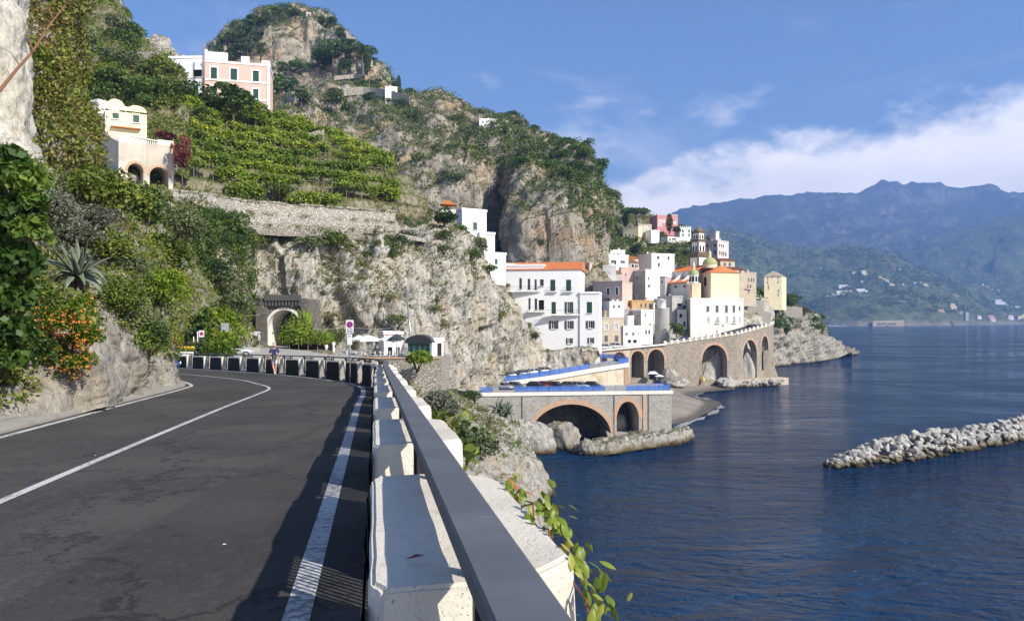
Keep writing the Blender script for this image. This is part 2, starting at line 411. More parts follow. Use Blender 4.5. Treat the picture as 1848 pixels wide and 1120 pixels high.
m,nt,b=newmat('road_paint');t=T(nt);v=t.coord();n=t.noise(v,14,6,0.75);n2=t.noise(v,1.2,4)
c=t.mix(t.math('MULTIPLY',t.rng(t.math('ADD',n,t.math('MULTIPLY',n2,0.4)),0.66,0.86),0.85),(0.50,0.49,0.46),(0.08,0.078,0.073))
t.l(c,b.inputs['Base Color']);b.inputs['Roughness'].default_value=0.8
# pitted white concrete of the parapet, painted steel of the rail
m,nt,b=newmat('parapet_white');t=T(nt);v=t.coord();n=t.noise(v,1.6,6,0.6);f=t.noise(v,45,5,0.7);pit=t.noise(v,85,2,0.5)
st=t.noise(t.coord(scale=(3,3,0.5)),2.2,6,0.65)
c=t.mix(t.math('MULTIPLY',t.rng(n,0.4,0.7),0.45),(0.64,0.585,0.49),(0.45,0.405,0.325));c=t.mix(t.rng(pit,0.66,0.74,0,0.7),c,(0.25,0.24,0.21))
c=t.mix(t.rng(st,0.58,0.75,0,0.45),c,(0.33,0.31,0.26))
t.l(c,b.inputs['Base Color']);b.inputs['Roughness'].default_value=0.92;b.inputs['Specular IOR Level'].default_value=0.2
t.l(t.bump(t.math('SUBTRACT',f,t.math('MULTIPLY',t.rng(pit,0.6,0.75),0.8)),0.7,0.008),b.inputs['Normal'])
m,nt,b=newmat('rail_paint');t=T(nt);v=t.coord();n=t.noise(v,3,6,0.6);sc_=t.noise(t.coord(scale=(8,90,8)),1.0,4,0.7);sm=t.noise(v,2.6,3)
c=t.mix(t.rng(n,0.35,0.7),(0.080,0.085,0.094),(0.108,0.113,0.122));c=t.mix(t.math('MULTIPLY',t.rng(sc_,0.62,0.70),t.rng(sm,0.50,0.60,0,0.6)),c,(0.36,0.36,0.36))
t.l(c,b.inputs['Base Color']);t.l(t.rng(n,0.3,0.7,0.42,0.6),b.inputs['Roughness']);b.inputs['Specular IOR Level'].default_value=0.45
# rocks
rockmat('cliff_rock',(0.50,0.47,0.41),(0.15,0.145,0.13),(0.46,0.37,0.24),(0.09,0.10,0.035),0.16,0.5,(0.55,0.95),1.0)
rockmat('big_cliff',(0.43,0.385,0.31),(0.12,0.105,0.085),(0.46,0.32,0.18),(0.06,0.08,0.03),0.055,0.7,(0.42,0.75),1.2,(0.17,0.14,0.07))
rockmat('bank_rock',(0.36,0.33,0.28),(0.13,0.12,0.10),(0.33,0.27,0.19),(0.05,0.055,0.02),0.7,0.4,(0.6,1.0),0.8)
rockmat('white_rock',(0.50,0.48,0.42),(0.24,0.225,0.19),(0.42,0.36,0.26),(0.3,0.28,0.2),0.5,0.25,(1.2,1.6),0.6)
rockmat('hill_soil',(0.30,0.27,0.20),(0.12,0.10,0.07),(0.26,0.20,0.11),(0.07,0.085,0.025),0.25,0.4,(0.1,0.7),0.8,(0.16,0.14,0.06))
rockmat('shore_rock',(0.40,0.38,0.33),(0.09,0.085,0.075),(0.36,0.27,0.16),(0.07,0.08,0.03),0.30,0.4,(0.75,1.1),0.9,wet=True)
rockmat('boulder_rock',(0.50,0.48,0.44),(0.17,0.155,0.13),(0.34,0.27,0.17),(0.3,0.3,0.25),0.45,0.25,(1.4,1.8),0.5,wet=True)
rockmat('far_slope',(0.13,0.16,0.07),(0.035,0.05,0.022),(0.18,0.16,0.09),(0.055,0.09,0.026),0.006,0.5,(0.3,0.8),1.0,(0.15,0.15,0.06),wet='far')
rockmat('far_rock',(0.16,0.15,0.12),(0.04,0.05,0.035),(0.28,0.24,0.18),(0.04,0.055,0.025),0.0022,0.4,(0.5,0.9),1.0,(0.07,0.08,0.04))
# sand
m,nt,b=newmat('sand');t=T(nt);v=t.coord();n=t.noise(t.coord(scale=(0.3,1,1)),0.15,5,0.6);f=t.noise(v,1.5,5,0.7)
ps=t.n('SeparateXYZ');t.l(v,ps.inputs[0])
c=t.mix(t.rng(n,0.4,0.65),(0.27,0.235,0.185),(0.19,0.16,0.125));c=t.mix(t.math('MULTIPLY',f,0.3),c,(0.12,0.10,0.08))
c=t.mix(t.rng(ps.outputs['Z'],0.75,0.3),c,(0.085,0.072,0.055))
t.l(c,b.inputs['Base Color']);b.inputs['Roughness'].default_value=0.95
# sea
m,nt,b=newmat('sea_water');t=T(nt);v=t.coord()
w1=t.noise(t.coord(scale=(0.45,1.0,1)),0.16,4,0.6,0.6);w2=t.noise(t.coord(scale=(0.6,1.0,1)),0.7,5,0.65,0.4);w3=t.noise(t.coord(scale=(0.8,1,1)),2.6,3,0.6)
pt=t.noise(v,0.012,4,0.6)
c=t.mix(t.rng(pt,0.4,0.65),(0.002,0.022,0.070),(0.005,0.037,0.094))
t.l(c,b.inputs['Base Color']);b.inputs['Roughness'].default_value=0.08;b.inputs['IOR'].default_value=1.17;b.inputs['Specular IOR Level'].default_value=0.5
wd=t.noise(t.coord(scale=(0.5,1.0,1)),0.018,5,0.6,1.2);gust=t.rng(wd,0.36,0.62,0.35,1.25)
h=t.math('ADD',t.math('MULTIPLY',w1,1.5),t.math('MULTIPLY',t.math('ADD',t.math('MULTIPLY',w2,0.65),t.math('MULTIPLY',w3,0.13)),gust))
t.l(t.bump(h,1.0,3.0),b.inputs['Normal']);t.l(t.rng(wd,0.35,0.65,0.05,0.16),b.inputs['Roughness'])
m,nt,b=newmat('sea_foam');t=T(nt);v=t.coord();n=t.noise(v,1.3,6,0.7)
t.l(t.mix(t.rng(n,0.4,0.6),(0.38,0.38,0.36),(0.13,0.12,0.10)),b.inputs['Base Color']);b.inputs['Roughness'].default_value=0.7
# foliage kinds (dark -> light from leaf to leaf)
foliage('leaf_scrub',[(0.0,(0.035,0.061,0.009)),(0.45,(0.090,0.134,0.019)),(0.8,(0.170,0.206,0.030)),(1.0,(0.277,0.269,0.051))])
foliage('leaf_dark',[(0.0,(0.026,0.053,0.010)),(0.5,(0.061,0.108,0.017)),(1.0,(0.141,0.217,0.031))])
foliage('leaf_pine',[(0.0,(0.026,0.061,0.010)),(0.5,(0.073,0.139,0.019)),(1.0,(0.166,0.260,0.036))])
foliage('leaf_vine',[(0.0,(0.054,0.098,0.006)),(0.5,(0.155,0.230,0.014)),(0.85,(0.294,0.366,0.024)),(1.0,(0.466,0.460,0.040))],0.35)
foliage('leaf_olive',[(0.0,(0.057,0.076,0.030)),(0.5,(0.127,0.159,0.065)),(1.0,(0.253,0.290,0.135))])
foliage('leaf_grey',[(0.0,(0.075,0.085,0.06)),(0.5,(0.15,0.165,0.115)),(1.0,(0.27,0.28,0.20))])
foliage('leaf_dry',[(0.0,(0.072,0.055,0.018)),(0.4,(0.165,0.127,0.042)),(0.75,(0.242,0.193,0.070)),(1.0,(0.143,0.154,0.040))])
foliage('leaf_bright',[(0.0,(0.043,0.083,0.007)),(0.5,(0.122,0.193,0.013)),(1.0,(0.273,0.359,0.032))],0.35)
foliage('leaf_agave',[(0.0,(0.08,0.105,0.07)),(0.5,(0.14,0.175,0.12)),(1.0,(0.24,0.27,0.19))],0.08,0.5)
foliage('leaf_red',[(0.0,(0.05,0.012,0.012)),(0.6,(0.15,0.03,0.03)),(1.0,(0.25,0.09,0.05))])
foliage('leaf_creeper',[(0.0,(0.10,0.15,0.012)),(0.6,(0.19,0.25,0.03)),(0.9,(0.32,0.33,0.06)),(1.0,(0.45,0.10,0.05))],0.35,0.4)
foliage('petal_orange',[(0.0,(0.55,0.07,0.03)),(0.4,(0.78,0.20,0.04)),(1.0,(0.85,0.45,0.08))],0.2)
foliage('petal_pink',[(0.0,(0.45,0.06,0.10)),(1.0,(0.7,0.25,0.22))],0.2)
foliage('petal_yellow',[(0.0,(0.7,0.42,0.02)),(1.0,(0.85,0.65,0.06))],0.2)
plain('stem_red',(0.22,0.05,0.03),0.6)
foliage('leaf_fig',[(0.0,(0.018,0.042,0.008)),(0.5,(0.045,0.095,0.014)),(0.85,(0.10,0.17,0.025)),(1.0,(0.17,0.24,0.04))],0.25,0.5)
plain('rust_bark',(0.20,0.10,0.055),0.9,scale=8)
plain('cable_grey',(0.35,0.35,0.34),0.6)
plain('sign_white',(0.72,0.73,0.74),0.4);plain('sign_back',(0.33,0.36,0.37),0.5)
plain('skin_tone',(0.52,0.30,0.21),0.6,var=0.1);plain('navy_cloth',(0.018,0.022,0.10),0.9);plain('white_cloth',(0.66,0.67,0.70),0.9);plain('hair_grey',(0.36,0.31,0.26),0.9);plain('shoe_white',(0.6,0.58,0.55),0.7);plain('bag_green',(0.08,0.09,0.05),0.8)
plain('twig_pale',(0.42,0.37,0.32),0.9)
plain('far_sand',(0.30,0.28,0.24),0.95)
# woven plastic screen of the blue railings: half see-through
m,nt,b=newmat('blue_mesh');t=T(nt);wv=t.noise(t.coord(scale=(1,1,1)),0.8,3);t.l(t.mix(wv,(0.05,0.15,0.52),(0.09,0.22,0.58)),b.inputs['Base Color']);b.inputs['Roughness'].default_value=0.7
tp=t.n('BsdfTransparent');mx=t.n('MixShader');mx.inputs[0].default_value=0.62;t.l(tp.outputs[0],mx.inputs[1]);t.l(b.outputs[0],mx.inputs[2]);t.l(mx.outputs[0],nt.nodes['Material Output'].inputs[0])
# ------------------------------------------------------------------ terrain patches lofted through surveyed points
class Patch:pass
def loft(name,rows,nu,nv,mat,amp=(0,0,0),scl=(0.05,0.2,0.8),zsq=0.5,seed=0,block=0.0,bscl=0.3,kind='structure',smooth=False,taper=0.0,world=False,terr=0,bias=0.12):
 """rows (bottom -> top) of (px, py, d) control points, equal counts; displaced along the normal by rock noise"""
 A=np.array([[(p if world else P(*p))for p in r]for r in rows],float)
 A=np.stack([catmull(r,nu)for r in A])
 A=np.stack([catmull(A[:,i],nv)for i in range(nu)],1)
 du=np.gradient(A,axis=1);dv=np.gradient(A,axis=0)
 N=np.cross(du,dv);N/=np.linalg.norm(N,axis=2,keepdims=True)+1e-9
 q=A*np.array((1,1,zsq))+seed*31.7
 h=amp[0]*ridged(q*scl[0],3,seed)+amp[1]*fbm(q*scl[1],4,seed+3)+amp[2]*fbm(q*scl[2],3,seed+9)
 if block:
  wq=q+0.35/bscl*np.stack([fbm(q*bscl*0.9,3,seed+21),fbm(q*bscl*0.9,3,seed+22),fbm(q*bscl*0.9,3,seed+23)],-1)*0.6
  f1,val=cells(wq*bscl,seed+5);h=h+block*(val-0.5)-block*0.6*f1
  f1,val=cells(wq*bscl*2.7,seed+8);h=h+0.4*block*(val-0.5)-block*0.25*f1+block*bias
 if taper:
  e=np.minimum(1,np.minimum(np.arange(nv),np.arange(nv)[::-1])/(taper*nv))[:,None];h=h*e
 A=A+N*h[...,None]
 if terr:
  k=A[...,2]/terr;f=k-np.floor(k);A[...,2]=(np.floor(k)+np.clip((f-0.72)/0.24,0,1))*terr+0.25*terr*f
  A[...,2]=A[...,2]*0.85+0.15*k*terr
 idx=np.arange(nv*nu).reshape(nv,nu)
 F=np.stack([idx[:-1,:-1],idx[:-1,1:],idx[1:,1:],idx[1:,:-1]],-1).reshape(-1,4)
 o=obj(name,npmesh(name,A.reshape(-1,3),F,mat,smooth));tag(o,kind=kind)
 t=Patch();t.A=A;t.N=N;t.o=o
 du=np.gradient(A,axis=1);dv=np.gradient(A,axis=0);n=np.cross(du,dv);t.area=np.linalg.norm(n,axis=2);t.n2=n/(t.area[...,None]+1e-9)
 return t
def pix(A):
 A=np.asarray(A);d=np.maximum(A[...,1],0.5)
 return HX+A[...,0]/d*S,HY+(CZ-A[...,2])/d*S
def sample(t,n,mask=None,seed=1,screen=True):
 """random surface points of a patch; mask(px, py, pos, nrm) -> 0..1; weighted by the area as seen"""
 g=np.random.default_rng(seed)
 wgt=t.area/(t.A[...,1]**2 if screen else 1.0)
 if mask is not None:
  px,py=pix(t.A);wgt=wgt*np.clip(mask(px,py,t.A,t.n2),0,1)
 wgt=wgt[:-1,:-1].ravel();wgt=wgt/wgt.sum();nu=t.A.shape[1]
 k=g.choice(len(wgt),n,p=wgt);j,i=k//(nu-1),k%(nu-1);a,b=g.random((2,n,1))
 p=(t.A[j,i]*(1-a)+t.A[j,i+1]*a)*(1-b)+(t.A[j+1,i]*(1-a)+t.A[j+1,i+1]*a)*b
 return p,t.n2[j,i]
 # ---- the road: descends gently away from the camera, bends left round the cove
def zr(d):return 22.5-0.035*np.clip(d,-30,60)
RAIL=[(2.33,-12),(1.3,-6),(0.27,0),(-1.45,10),(-3.17,20),(-4.15,26),(-5.2,30.5),(-7.6,36),(-12,43),(-17.8,50.5),(-24.4,58)]
INNER=[(-3.4,-12),(-4.65,-6),(-5.85,0),(-7.2,6.5),(-8.7,13.5),(-10.35,21.2),(-11.8,28),(-12.9,31.5),(-16.2,37),(-22,43),(-30,49),(-45,57)]
OUTER2=RAIL+[(-31,63.5),(-40,69),(-55,75)]
CENTRE=[(-0.9,-12),(-2.15,-6),(-3.4,0),(-4.95,7.7),(-7.0,19),(-8.0,25),(-8.75,28.7),(-10.2,32),(-13,37),(-19.4,45),(-29,54),(-45,63)]
def off(line,o):
 t=np.gradient(line,axis=0);t/=np.linalg.norm(t,axis=1,keepdims=True);return line+o*np.stack([t[:,1],-t[:,0]],1)
def ribbon(name,L,Rr,dz,mat,nx=2):
 V=[];n=len(L)
 for i in range(nx+1):
  q=L+(Rr-L)*i/nx;V.append(np.column_stack([q,zr(q[:,1])+dz]))
 V=np.stack(V,1);idx=np.arange(n*(nx+1)).reshape(n,nx+1)
 F=np.stack([idx[:-1,:-1],idx[:-1,1:],idx[1:,1:],idx[1:,:-1]],-1).reshape(-1,4)
 return tag(obj(name,npmesh(name,V.reshape(-1,3),F,mat)),kind='structure')
rl=resample(RAIL,n=240);ol=resample(OUTER2,n=240);il=resample(INNER,n=240);cl=resample(CENTRE,n=240)
ribbon('road',off(il,-0.7),off(ol,0.45),0.0,'asphalt',6)
ribbon('road_marking',off(rl,-0.77),off(rl,-0.62),0.006,'road_paint')
ribbon('road_marking',off(cl,-0.055),off(cl,0.055),0.006,'road_paint')
ribbon('road_marking',off(il,0.10),off(il,0.24),0.006,'road_paint')
kl,kr=off(il,-0.75),off(il,-0.05)
V=[]
for q,dz in((kl,0.10),(kr,0.10),(kr,0.0)):V.append(np.column_stack([q,zr(q[:,1])+dz]))
V=np.stack(V,1);idx=np.arange(240*3).reshape(240,3);F=np.stack([idx[:-1,:-1],idx[:-1,1:],idx[1:,1:],idx[1:,:-1]],-1).reshape(-1,4)
tag(obj('kerb',npmesh('kerb',V.reshape(-1,3),F,'kerb_concrete')),kind='structure')
q=off(rl,0.43);V=np.stack([np.column_stack([off(rl,0.43+k),zr(q[:,1])-z])for k,z in((0,0.004),(0.05,2.5),(0.35,6),(0.8,10))],1);idx=np.arange(240*4).reshape(240,4)
tag(obj('road_retaining_wall',npmesh('road_retaining_wall',V.reshape(-1,3),np.stack([idx[:-1,:-1],idx[:-1,1:],idx[1:,1:],idx[1:,:-1]],-1).reshape(-1,4),'grey_masonry')),kind='structure')
# ---- the bank left of the road
PB=loft('roadside_bank',[[(-500,1150,8),(-250,900,11),(-100,806,13.2),(0,770,15.2),(150,746,18.4),(262,716,24),(296,700,29.3),(292,690,33)],[(-500,950,8.3),(-250,800,11.3),(-100,740,13.5),(0,705,15.6),(110,665,18),(205,615,21),(266,640,25.5),(292,652,32)],[(-500,700,10),(-250,650,13),(-100,600,15.5),(0,580,17.5),(110,560,20),(210,540,24),(275,575,29),(312,610,36)],[(-500,450,14),(-250,450,17),(-100,430,20),(0,430,22),(110,420,25),(210,430,30),(290,490,37),(340,570,44)],[(-500,250,18),(-250,250,22),(-100,270,25),(0,290,27),(110,330,31),(200,360,40),(300,420,52),(390,540,66)],],150,120,'bank_rock',(0.35,0.35,0.10),(0.18,0.6,2.2),0.7,3,0.25,0.9)
# ---- tall overgrown cliff at the left edge, and the pale cliff face beside it
PI=loft('ivy_cliff',[[(-200,420,27),(-60,400,28),(30,400,30),(84,420,33),(136,430,37),(191,430,42)],[(-200,260,28),(-60,260,29),(40,270,31),(94,290,34),(136,310,38),(182,330,44)],[(-200,120,29),(-60,120,30),(25,120,32),(69,120,35),(101,140,39),(136,170,46)],[(-200,-60,31),(-60,-60,32),(20,-60,34),(64,-60,37),(96,-60,41),(118,-60,48)],],110,110,'bank_rock',(0.7,0.6,0.15),(0.15,0.5,2.0),0.5,5,0.4,0.6)
PW=loft('pale_cliff_face',[[(-220,330,24.5),(-80,320,25.5),(20,300,26.5),(58,296,27.2),(70,300,29)],[(-220,200,25),(-80,200,26),(16,200,27),(48,200,27.7),(62,200,29.5)],[(-220,60,25.5),(-80,60,26.5),(8,60,27.5),(30,60,28.2),(50,60,30)],[(-220,-60,26),(-80,-60,27),(4,-60,28),(22,-60,28.7),(40,-60,30.5)],],70,80,'white_rock',(0.15,0.22,0.08),(0.2,0.8,2.8),0.7,8,0.12,1.6)
# ---- level ground beyond the bend (car park in front of the tunnel)
PL=loft('car_park_ground',[[(-31,63.6,20.35),(-26,60.6,20.35),(-22,61,20.0),(-17,62,19)],[(-45,85,20.4),(-32,85,20.3),(-24,85,20.0),(-18,85,19.0)],[(-60,128,20.5),(-46,128,20.3),(-34,128,19.6),(-22,128,18.8)]],30,30,'pavement',world=True)
# ---- slope and sheer rock from the tunnel to the white house
PC=loft('tunnel_cliff',[[(150,665,70),(300,655,80),(400,652,100),(460,655,120),(560,655,122),(640,652,125),(740,660,128),(800,700,138),(860,700,156),(920,685,170),(990,660,176)],[(150,590,74),(300,580,84),(400,580,104),(460,580,122),(560,560,124),(650,560,127),(740,570,131),(820,600,143),(880,610,158),(930,600,169),(975,630,176)],[(150,490,80),(300,480,89),(400,480,109),(470,480,124),(560,480,127),(650,480,131),(740,490,136),(820,505,146),(875,515,160),(915,550,170),(955,595,177)],[(150,420,88),(300,405,97),(400,416,114),(470,414,127),(560,412,131),(650,418,136),(740,428,141),(820,442,150),(865,455,162),(893,500,171),(925,560,178)],[(150,350,98),(300,354,103.5),(400,384,119),(470,391,130),(560,396,134),(650,402,139),(740,416,144),(820,436,154),(862,450,166),(886,495,176),(918,556,182)],],420,190,'cliff_rock',(1.6,1.2,0.45),(0.06,0.22,0.9),0.45,11,1.9,0.20,bias=0.42)
# ---- vineyard terraces up to the pink house
PT=loft('vineyard_slope',[[(150,350,104),(300,347,106),(440,364,121),(600,374,132),(720,382,141),(770,400,145)],[(150,300,113),(300,295,116),(440,325,130),(600,335,141),(722,345,149),(775,375,153)],[(150,250,123),(290,245,127),(420,275,140),(575,295,150),(705,305,157),(760,345,161)],[(150,200,134),(270,195,138),(400,225,152),(530,240,160),(640,275,165),(720,320,169)],[(150,170,142),(250,155,150),(340,190,163),(490,218,170),(580,252,174),(660,300,178)],],170,150,'hill_soil',(0.3,0.3,0.12),(0.05,0.2,0.8),0.8,15,0.15,0.3,terr=2.6)
PU=loft('upper_left_slope',[[(60,360,96),(140,345,100),(200,335,106),(270,330,109),(340,330,113)],[(60,240,116),(140,240,122),(200,238,125),(270,240,124),(340,240,128)],[(60,140,140),(140,140,146),(200,145,150),(270,165,148),(340,190,152)],[(60,60,165),(140,66,172),(200,75,178),(250,100,180),(310,125,172)],[(60,-50,190),(150,-40,196),(215,-5,200),(228,50,205),(238,92,200)],],130,130,'hill_soil',(2.0,1.2,0.4),(0.05,0.2,0.8),0.7,19,0.8,0.2)
PK=loft('rock_crag',[[(170,80,198),(215,90,198),(235,110,200),(270,120,203),(305,130,203),(335,135,206)],[(165,20,204),(200,35,203),(232,90,206),(268,92,208),(300,100,208),(325,115,212)],[(160,-40,210),(196,-8,208),(224,72,213),(256,68,213),(292,74,213),(318,100,218)],[(165,-45,220),(205,-10,216),(226,66,222),(258,62,222),(292,68,222),(316,98,228)],],110,80,'cliff_rock',(2.0,1.5,0.6),(0.06,0.2,0.7),0.4,23,1.6,0.15)
# ---- the big hill: rocky summit, terraced shoulder, sea cliff with a dark gully
PE=loft('big_hill',[[(330,420,280),(430,420,280),(520,420,285),(610,440,285),(700,520,270),(765,560,265),(830,600,265),(872,640,270),(903,650,290),(935,660,268),(990,660,266),(1045,660,268),(1085,650,272),(1096,640,300)],[(330,300,300),(430,300,305),(520,310,310),(610,330,312),(700,390,305),(765,425,300),(830,460,303),(872,490,318),(903,510,350),(935,505,300),(990,500,297),(1045,490,300),(1082,480,306),(1090,470,330)],[(330,250,340),(430,250,345),(520,250,345),(610,265,342),(700,300,322),(765,320,312),(830,345,312),(872,370,325),(905,395,352),(935,400,305),(990,400,300),(1045,400,303),(1090,415,309),(1096,415,335)],[(340,215,380),(430,210,385),(520,205,385),(610,215,375),(700,245,345),(765,262,328),(830,275,325),(872,288,332),(908,300,350),(940,315,322),(990,325,311),(1045,340,311),(1086,372,318),(1093,372,345)],[(350,180,430),(435,180,440),(520,182,440),(600,175,425),(690,199,395),(760,225,372),(830,249,358),(872,259,356),(915,271,360),(950,284,345),(995,301,335),(1040,321,332),(1075,355,338),(1082,355,362)],[(360,140,462),(435,135,465),(515,120,462),(590,110,460),(672,154,425),(745,187,402),(815,214,385),(868,231,378),(915,245,378),(955,261,368),(995,277,360),(1030,297,356),(1053,321,358),(1059,323,378)],[(375,105,485),(440,75,480),(510,45,478),(585,55,480),(655,116,455),(735,170,430),(805,199,410),(865,221,400),(915,237,398),(955,252,390),(992,269,384),(1022,288,380),(1043,309,380),(1049,312,395)],[(385,92,510),(440,50,510),(515,20,508),(580,36,508),(650,104,485),(733,167,455),(803,197,435),(865,219,425),(915,235,420),(955,250,410),(990,267,402),(1018,287,400),(1037,309,400),(1045,313,410)],],370,230,'big_cliff',(5.0,3.2,0.9),(0.020,0.07,0.30),0.45,29,4.0,0.055)
# ---- hill behind the town, and the rocky headland
PF=loft('town_hill',[[(1040,680,268),(1110,680,278),(1180,690,284),(1250,690,290),(1330,680,300),(1372,660,330)],[(1050,600,290),(1115,600,290),(1180,600,295),(1250,600,302),(1330,590,330),(1390,590,370)],[(1060,485,345),(1120,488,345),(1180,490,345),(1250,492,352),(1320,515,362),(1390,552,398)],[(1060,437,398),(1120,438,398),(1180,440,400),(1245,445,398),(1300,475,392),(1350,534,410)],[(1060,397,455),(1120,398,455),(1180,404,455),(1235,420,445),(1280,458,430),(1330,524,430)],[(1060,373,480),(1115,375,480),(1165,390,480),(1225,406,470),(1270,446,455),(1310,514,450)],],130,90,'cliff_rock',(1.8,1.2,0.4),(0.04,0.15,0.6),0.6,35,0.6,0.12)
PH=loft('headland',[[(1330,700,330),(1372,664,375),(1410,662,410),(1448,656,428),(1490,650,455),(1525,643,490),(1549,639,533)],[(1330,640,335),(1372,610,380),(1410,615,415),(1448,615,434),(1485,622,460),(1515,632,494),(1544,637,534)],[(1325,585,340),(1372,568,385),(1410,568,420),(1445,582,440),(1478,603,466),(1508,624,498),(1540,635.5,536)],[(1320,555,355),(1365,540,395),(1410,548,428),(1440,566,448),(1472,590,474),(1500,618,506),(1535,634.5,540)],[(1310,535,385),(1355,525,415),(1405,540,440),(1436,558,462),(1465,584,490),(1494,613,522),(1530,634.5,556)],],250,130,'shore_rock',(2.4,1.8,0.7),(0.06,0.18,0.6),0.7,41,3.6,0.17)
# ---- slope and rocks falling from the parapet to the sea
PS=loft('seaward_slope',[[(3.0,14,-2),(3.2,34,-2),(3.6,62,-2),(4.2,90,-2),(4.6,112,-2),(2.4,126,-2),(-3,139,-2),(-4,150,-2)],[(2.0,14,8),(1.6,34,8),(1.2,60,6.5),(1.8,88,4),(3.2,110,3.5),(0.4,124,4),(-4.5,136,4.5),(-5,149,4)],[(0.2,14,16),(-1.2,34,15),(-2.6,58,12.5),(-3,84,8.5),(0.0,110,8.5),(-2.6,121,9),(-8.5,132,9),(-9,148,8.5)],[(-1.0,14,19.8),(-4.6,34,18.6),(-9.5,52,15.8),(-9,76,12.6),(-5.5,105,11.6),(-7.5,118,12.3),(-11,128,11.3),(-14,146,9.5)],[(-1.4,14,21.0),(-5.4,34,19.9),(-15.5,52,18.6),(-14,76,16.6),(-13,100,15.5),(-15,116,14.0),(-16,127,11.6),(-17,145,9.55)],[(-1.8,13.8,20.6),(-6.6,34.5,19.6),(-23.5,62,19.2),(-22,86,18.6),(-22,106,18.4),(-22,119,14),(-23,128,11),(-25,146,9.55)],[(-2.8,14,20.3),(-8.5,36,19.2),(-30,72,19.4),(-33,98,19.5),(-34,116,19.4),(-30,128,18.9),(-22,134,15.5),(-26,152,9.5)],],200,165,'shore_rock',(0.45,0.5,0.22),(0.08,0.25,0.9),0.6,47,0.9,0.28,world=True)
PR=loft('house_rock',[[(900,700,166),(940,694,169),(985,684,172),(1030,674,174),(1070,664,176),(1088,658,178)],[(905,645,170),(945,650,171),(985,658,173),(1030,650,174),(1068,645,174.6),(1085,645,176)],[(915,590,174),(945,610,174),(985,636,174.4),(1025,632,174.2),(1060,628,174),(1080,632,174.4)],[(925,575,178),(955,600,177.5),(990,630,177.5),(1025,628,177),(1055,622,176.5),(1075,626,176.6)],],120,60,'cliff_rock',(0.3,0.4,0.25),(0.1,0.3,1.0),0.6,53,0.6,0.3)
# ---- sea, beach
def sea():
 ys=np.r_[np.linspace(-60,400,40),np.geomspace(420,26000,40)];V=[]
 xs=np.r_[-np.geomspace(40,14000,20)[::-1],np.linspace(-30,30,8),np.geomspace(40,22000,30)]
 Xg,Yg=np.meshgrid(xs,ys);V=np.stack([Xg,Yg,0*Xg],-1);n,m2=Xg.shape;idx=np.arange(n*m2).reshape(n,m2)
 F=np.stack([idx[:-1,:-1],idx[:-1,1:],idx[1:,1:],idx[1:,:-1]],-1).reshape(-1,4)
 tag(obj('sea',npmesh('sea',V.reshape(-1,3),F,'sea_water')),kind='structure')
sea()
beach=[(1000,660,330),(1120,681,312),(1200,690,296),(1300,694,294),(1340,694,300)]
PBch=loft('beach',[[(1100,810,150),(1190,778,176),(1262,752,193),(1300,726,226),(1255,716,243),(1270,708,258),(1330,702,270)],[(1100,800,150),(1180,768,176),(1246,747,196),(1278,727,226),(1238,714,245),(1256,704,262),(1320,698,276)],[(1090,770,158),(1160,745,184),(1210,728,206),(1235,714,230),(1215,706,252),(1245,697,272),(1310,692,284)],[(1060,720,190),(1120,710,215),(1170,702,235),(1200,697,252),(1200,693,270),(1235,690,284),(1300,688,296)],[(1040,690,240),(1100,688,260),(1150,688,275),(1180,688,285),(1200,687,292),(1240,687,298),(1310,686,304)],],70,60,'sand',(0.0,0.10,0.05),(0.05,0.1,0.5),1,51,smooth=True)
# ---- far coast and mountains
PM1=loft('far_hills',[[(1150,640,3000),(1300,640,2950),(1400,640,2900),(1490,640,2560),(1560,640,2510),(1620,640,2600),(1690,640,2700),(1750,640,2900),(1850,640,3300),(2100,640,3700)],[(1150,588,3100),(1300,588,3050),(1400,588,3000),(1490,590,2650),(1560,589.5,2600),(1620,588,2700),(1690,587,2800),(1750,586,3000),(1850,584,3400),(2100,583,3800)],[(1150,560,3200),(1300,560,3150),(1400,560,3050),(1490,572,2760),(1560,566,2800),(1620,560,2850),(1690,566,2950),(1750,575,3150),(1850,574,3600),(2100,573,4000)],[(1150,520,3350),(1300,520,3350),(1400,520,3300),(1490,525,3200),(1560,520,3200),(1620,520,3250),(1690,530,3300),(1750,552,3400),(1850,560,3900),(2100,560,4200)],[(1150,450,3600),(1300,460,3600),(1400,480,3550),(1490,480,3550),(1560,478,3550),(1620,488,3550),(1690,508,3600),(1750,530,3700),(1850,545,4200),(2100,540,4500)],[(1150,410,3900),(1300,424,3900),(1400,446,3850),(1470,458,3850),(1530,452,3850),(1600,472,3850),(1680,500,3900),(1750,524,4000),(1850,540,4500),(2100,530,4800)],],220,100,'far_slope',(26,14,5),(0.0022,0.008,0.03),1,57)
PM2=loft('far_mountains',[[(1000,500,5200),(1200,490,5200),(1320,500,5200),(1440,520,5100),(1540,540,5000),(1640,560,4700),(1740,575,4500),(1860,578,4300),(2150,578,4400)],[(1000,450,5600),(1200,440,5600),(1320,450,5600),(1440,460,5500),(1540,480,5400),(1640,490,5200),(1740,500,5000),(1860,495,4900),(2150,490,4900)],[(1000,420,6000),(1200,420,6000),(1320,420,6000),(1440,420,5900),(1540,430,5800),(1640,440,5700),(1740,450,5500),(1860,440,5400),(2150,430,5300)],[(1000,410,6400),(1200,405,6400),(1320,392,6400),(1440,385,6300),(1540,385,6300),(1640,390,6300),(1740,395,6200),(1860,390,6100),(2150,380,6000)],[(1000,410,6900),(1200,404,6900),(1320,382,6900),(1440,362,6900),(1540,352,6900),(1605,338,6900),(1650,348,6900),(1860,350,6900),(2150,330,6900)],],220,90,'far_rock',(70,34,12),(0.0011,0.004,0.016),1,61)
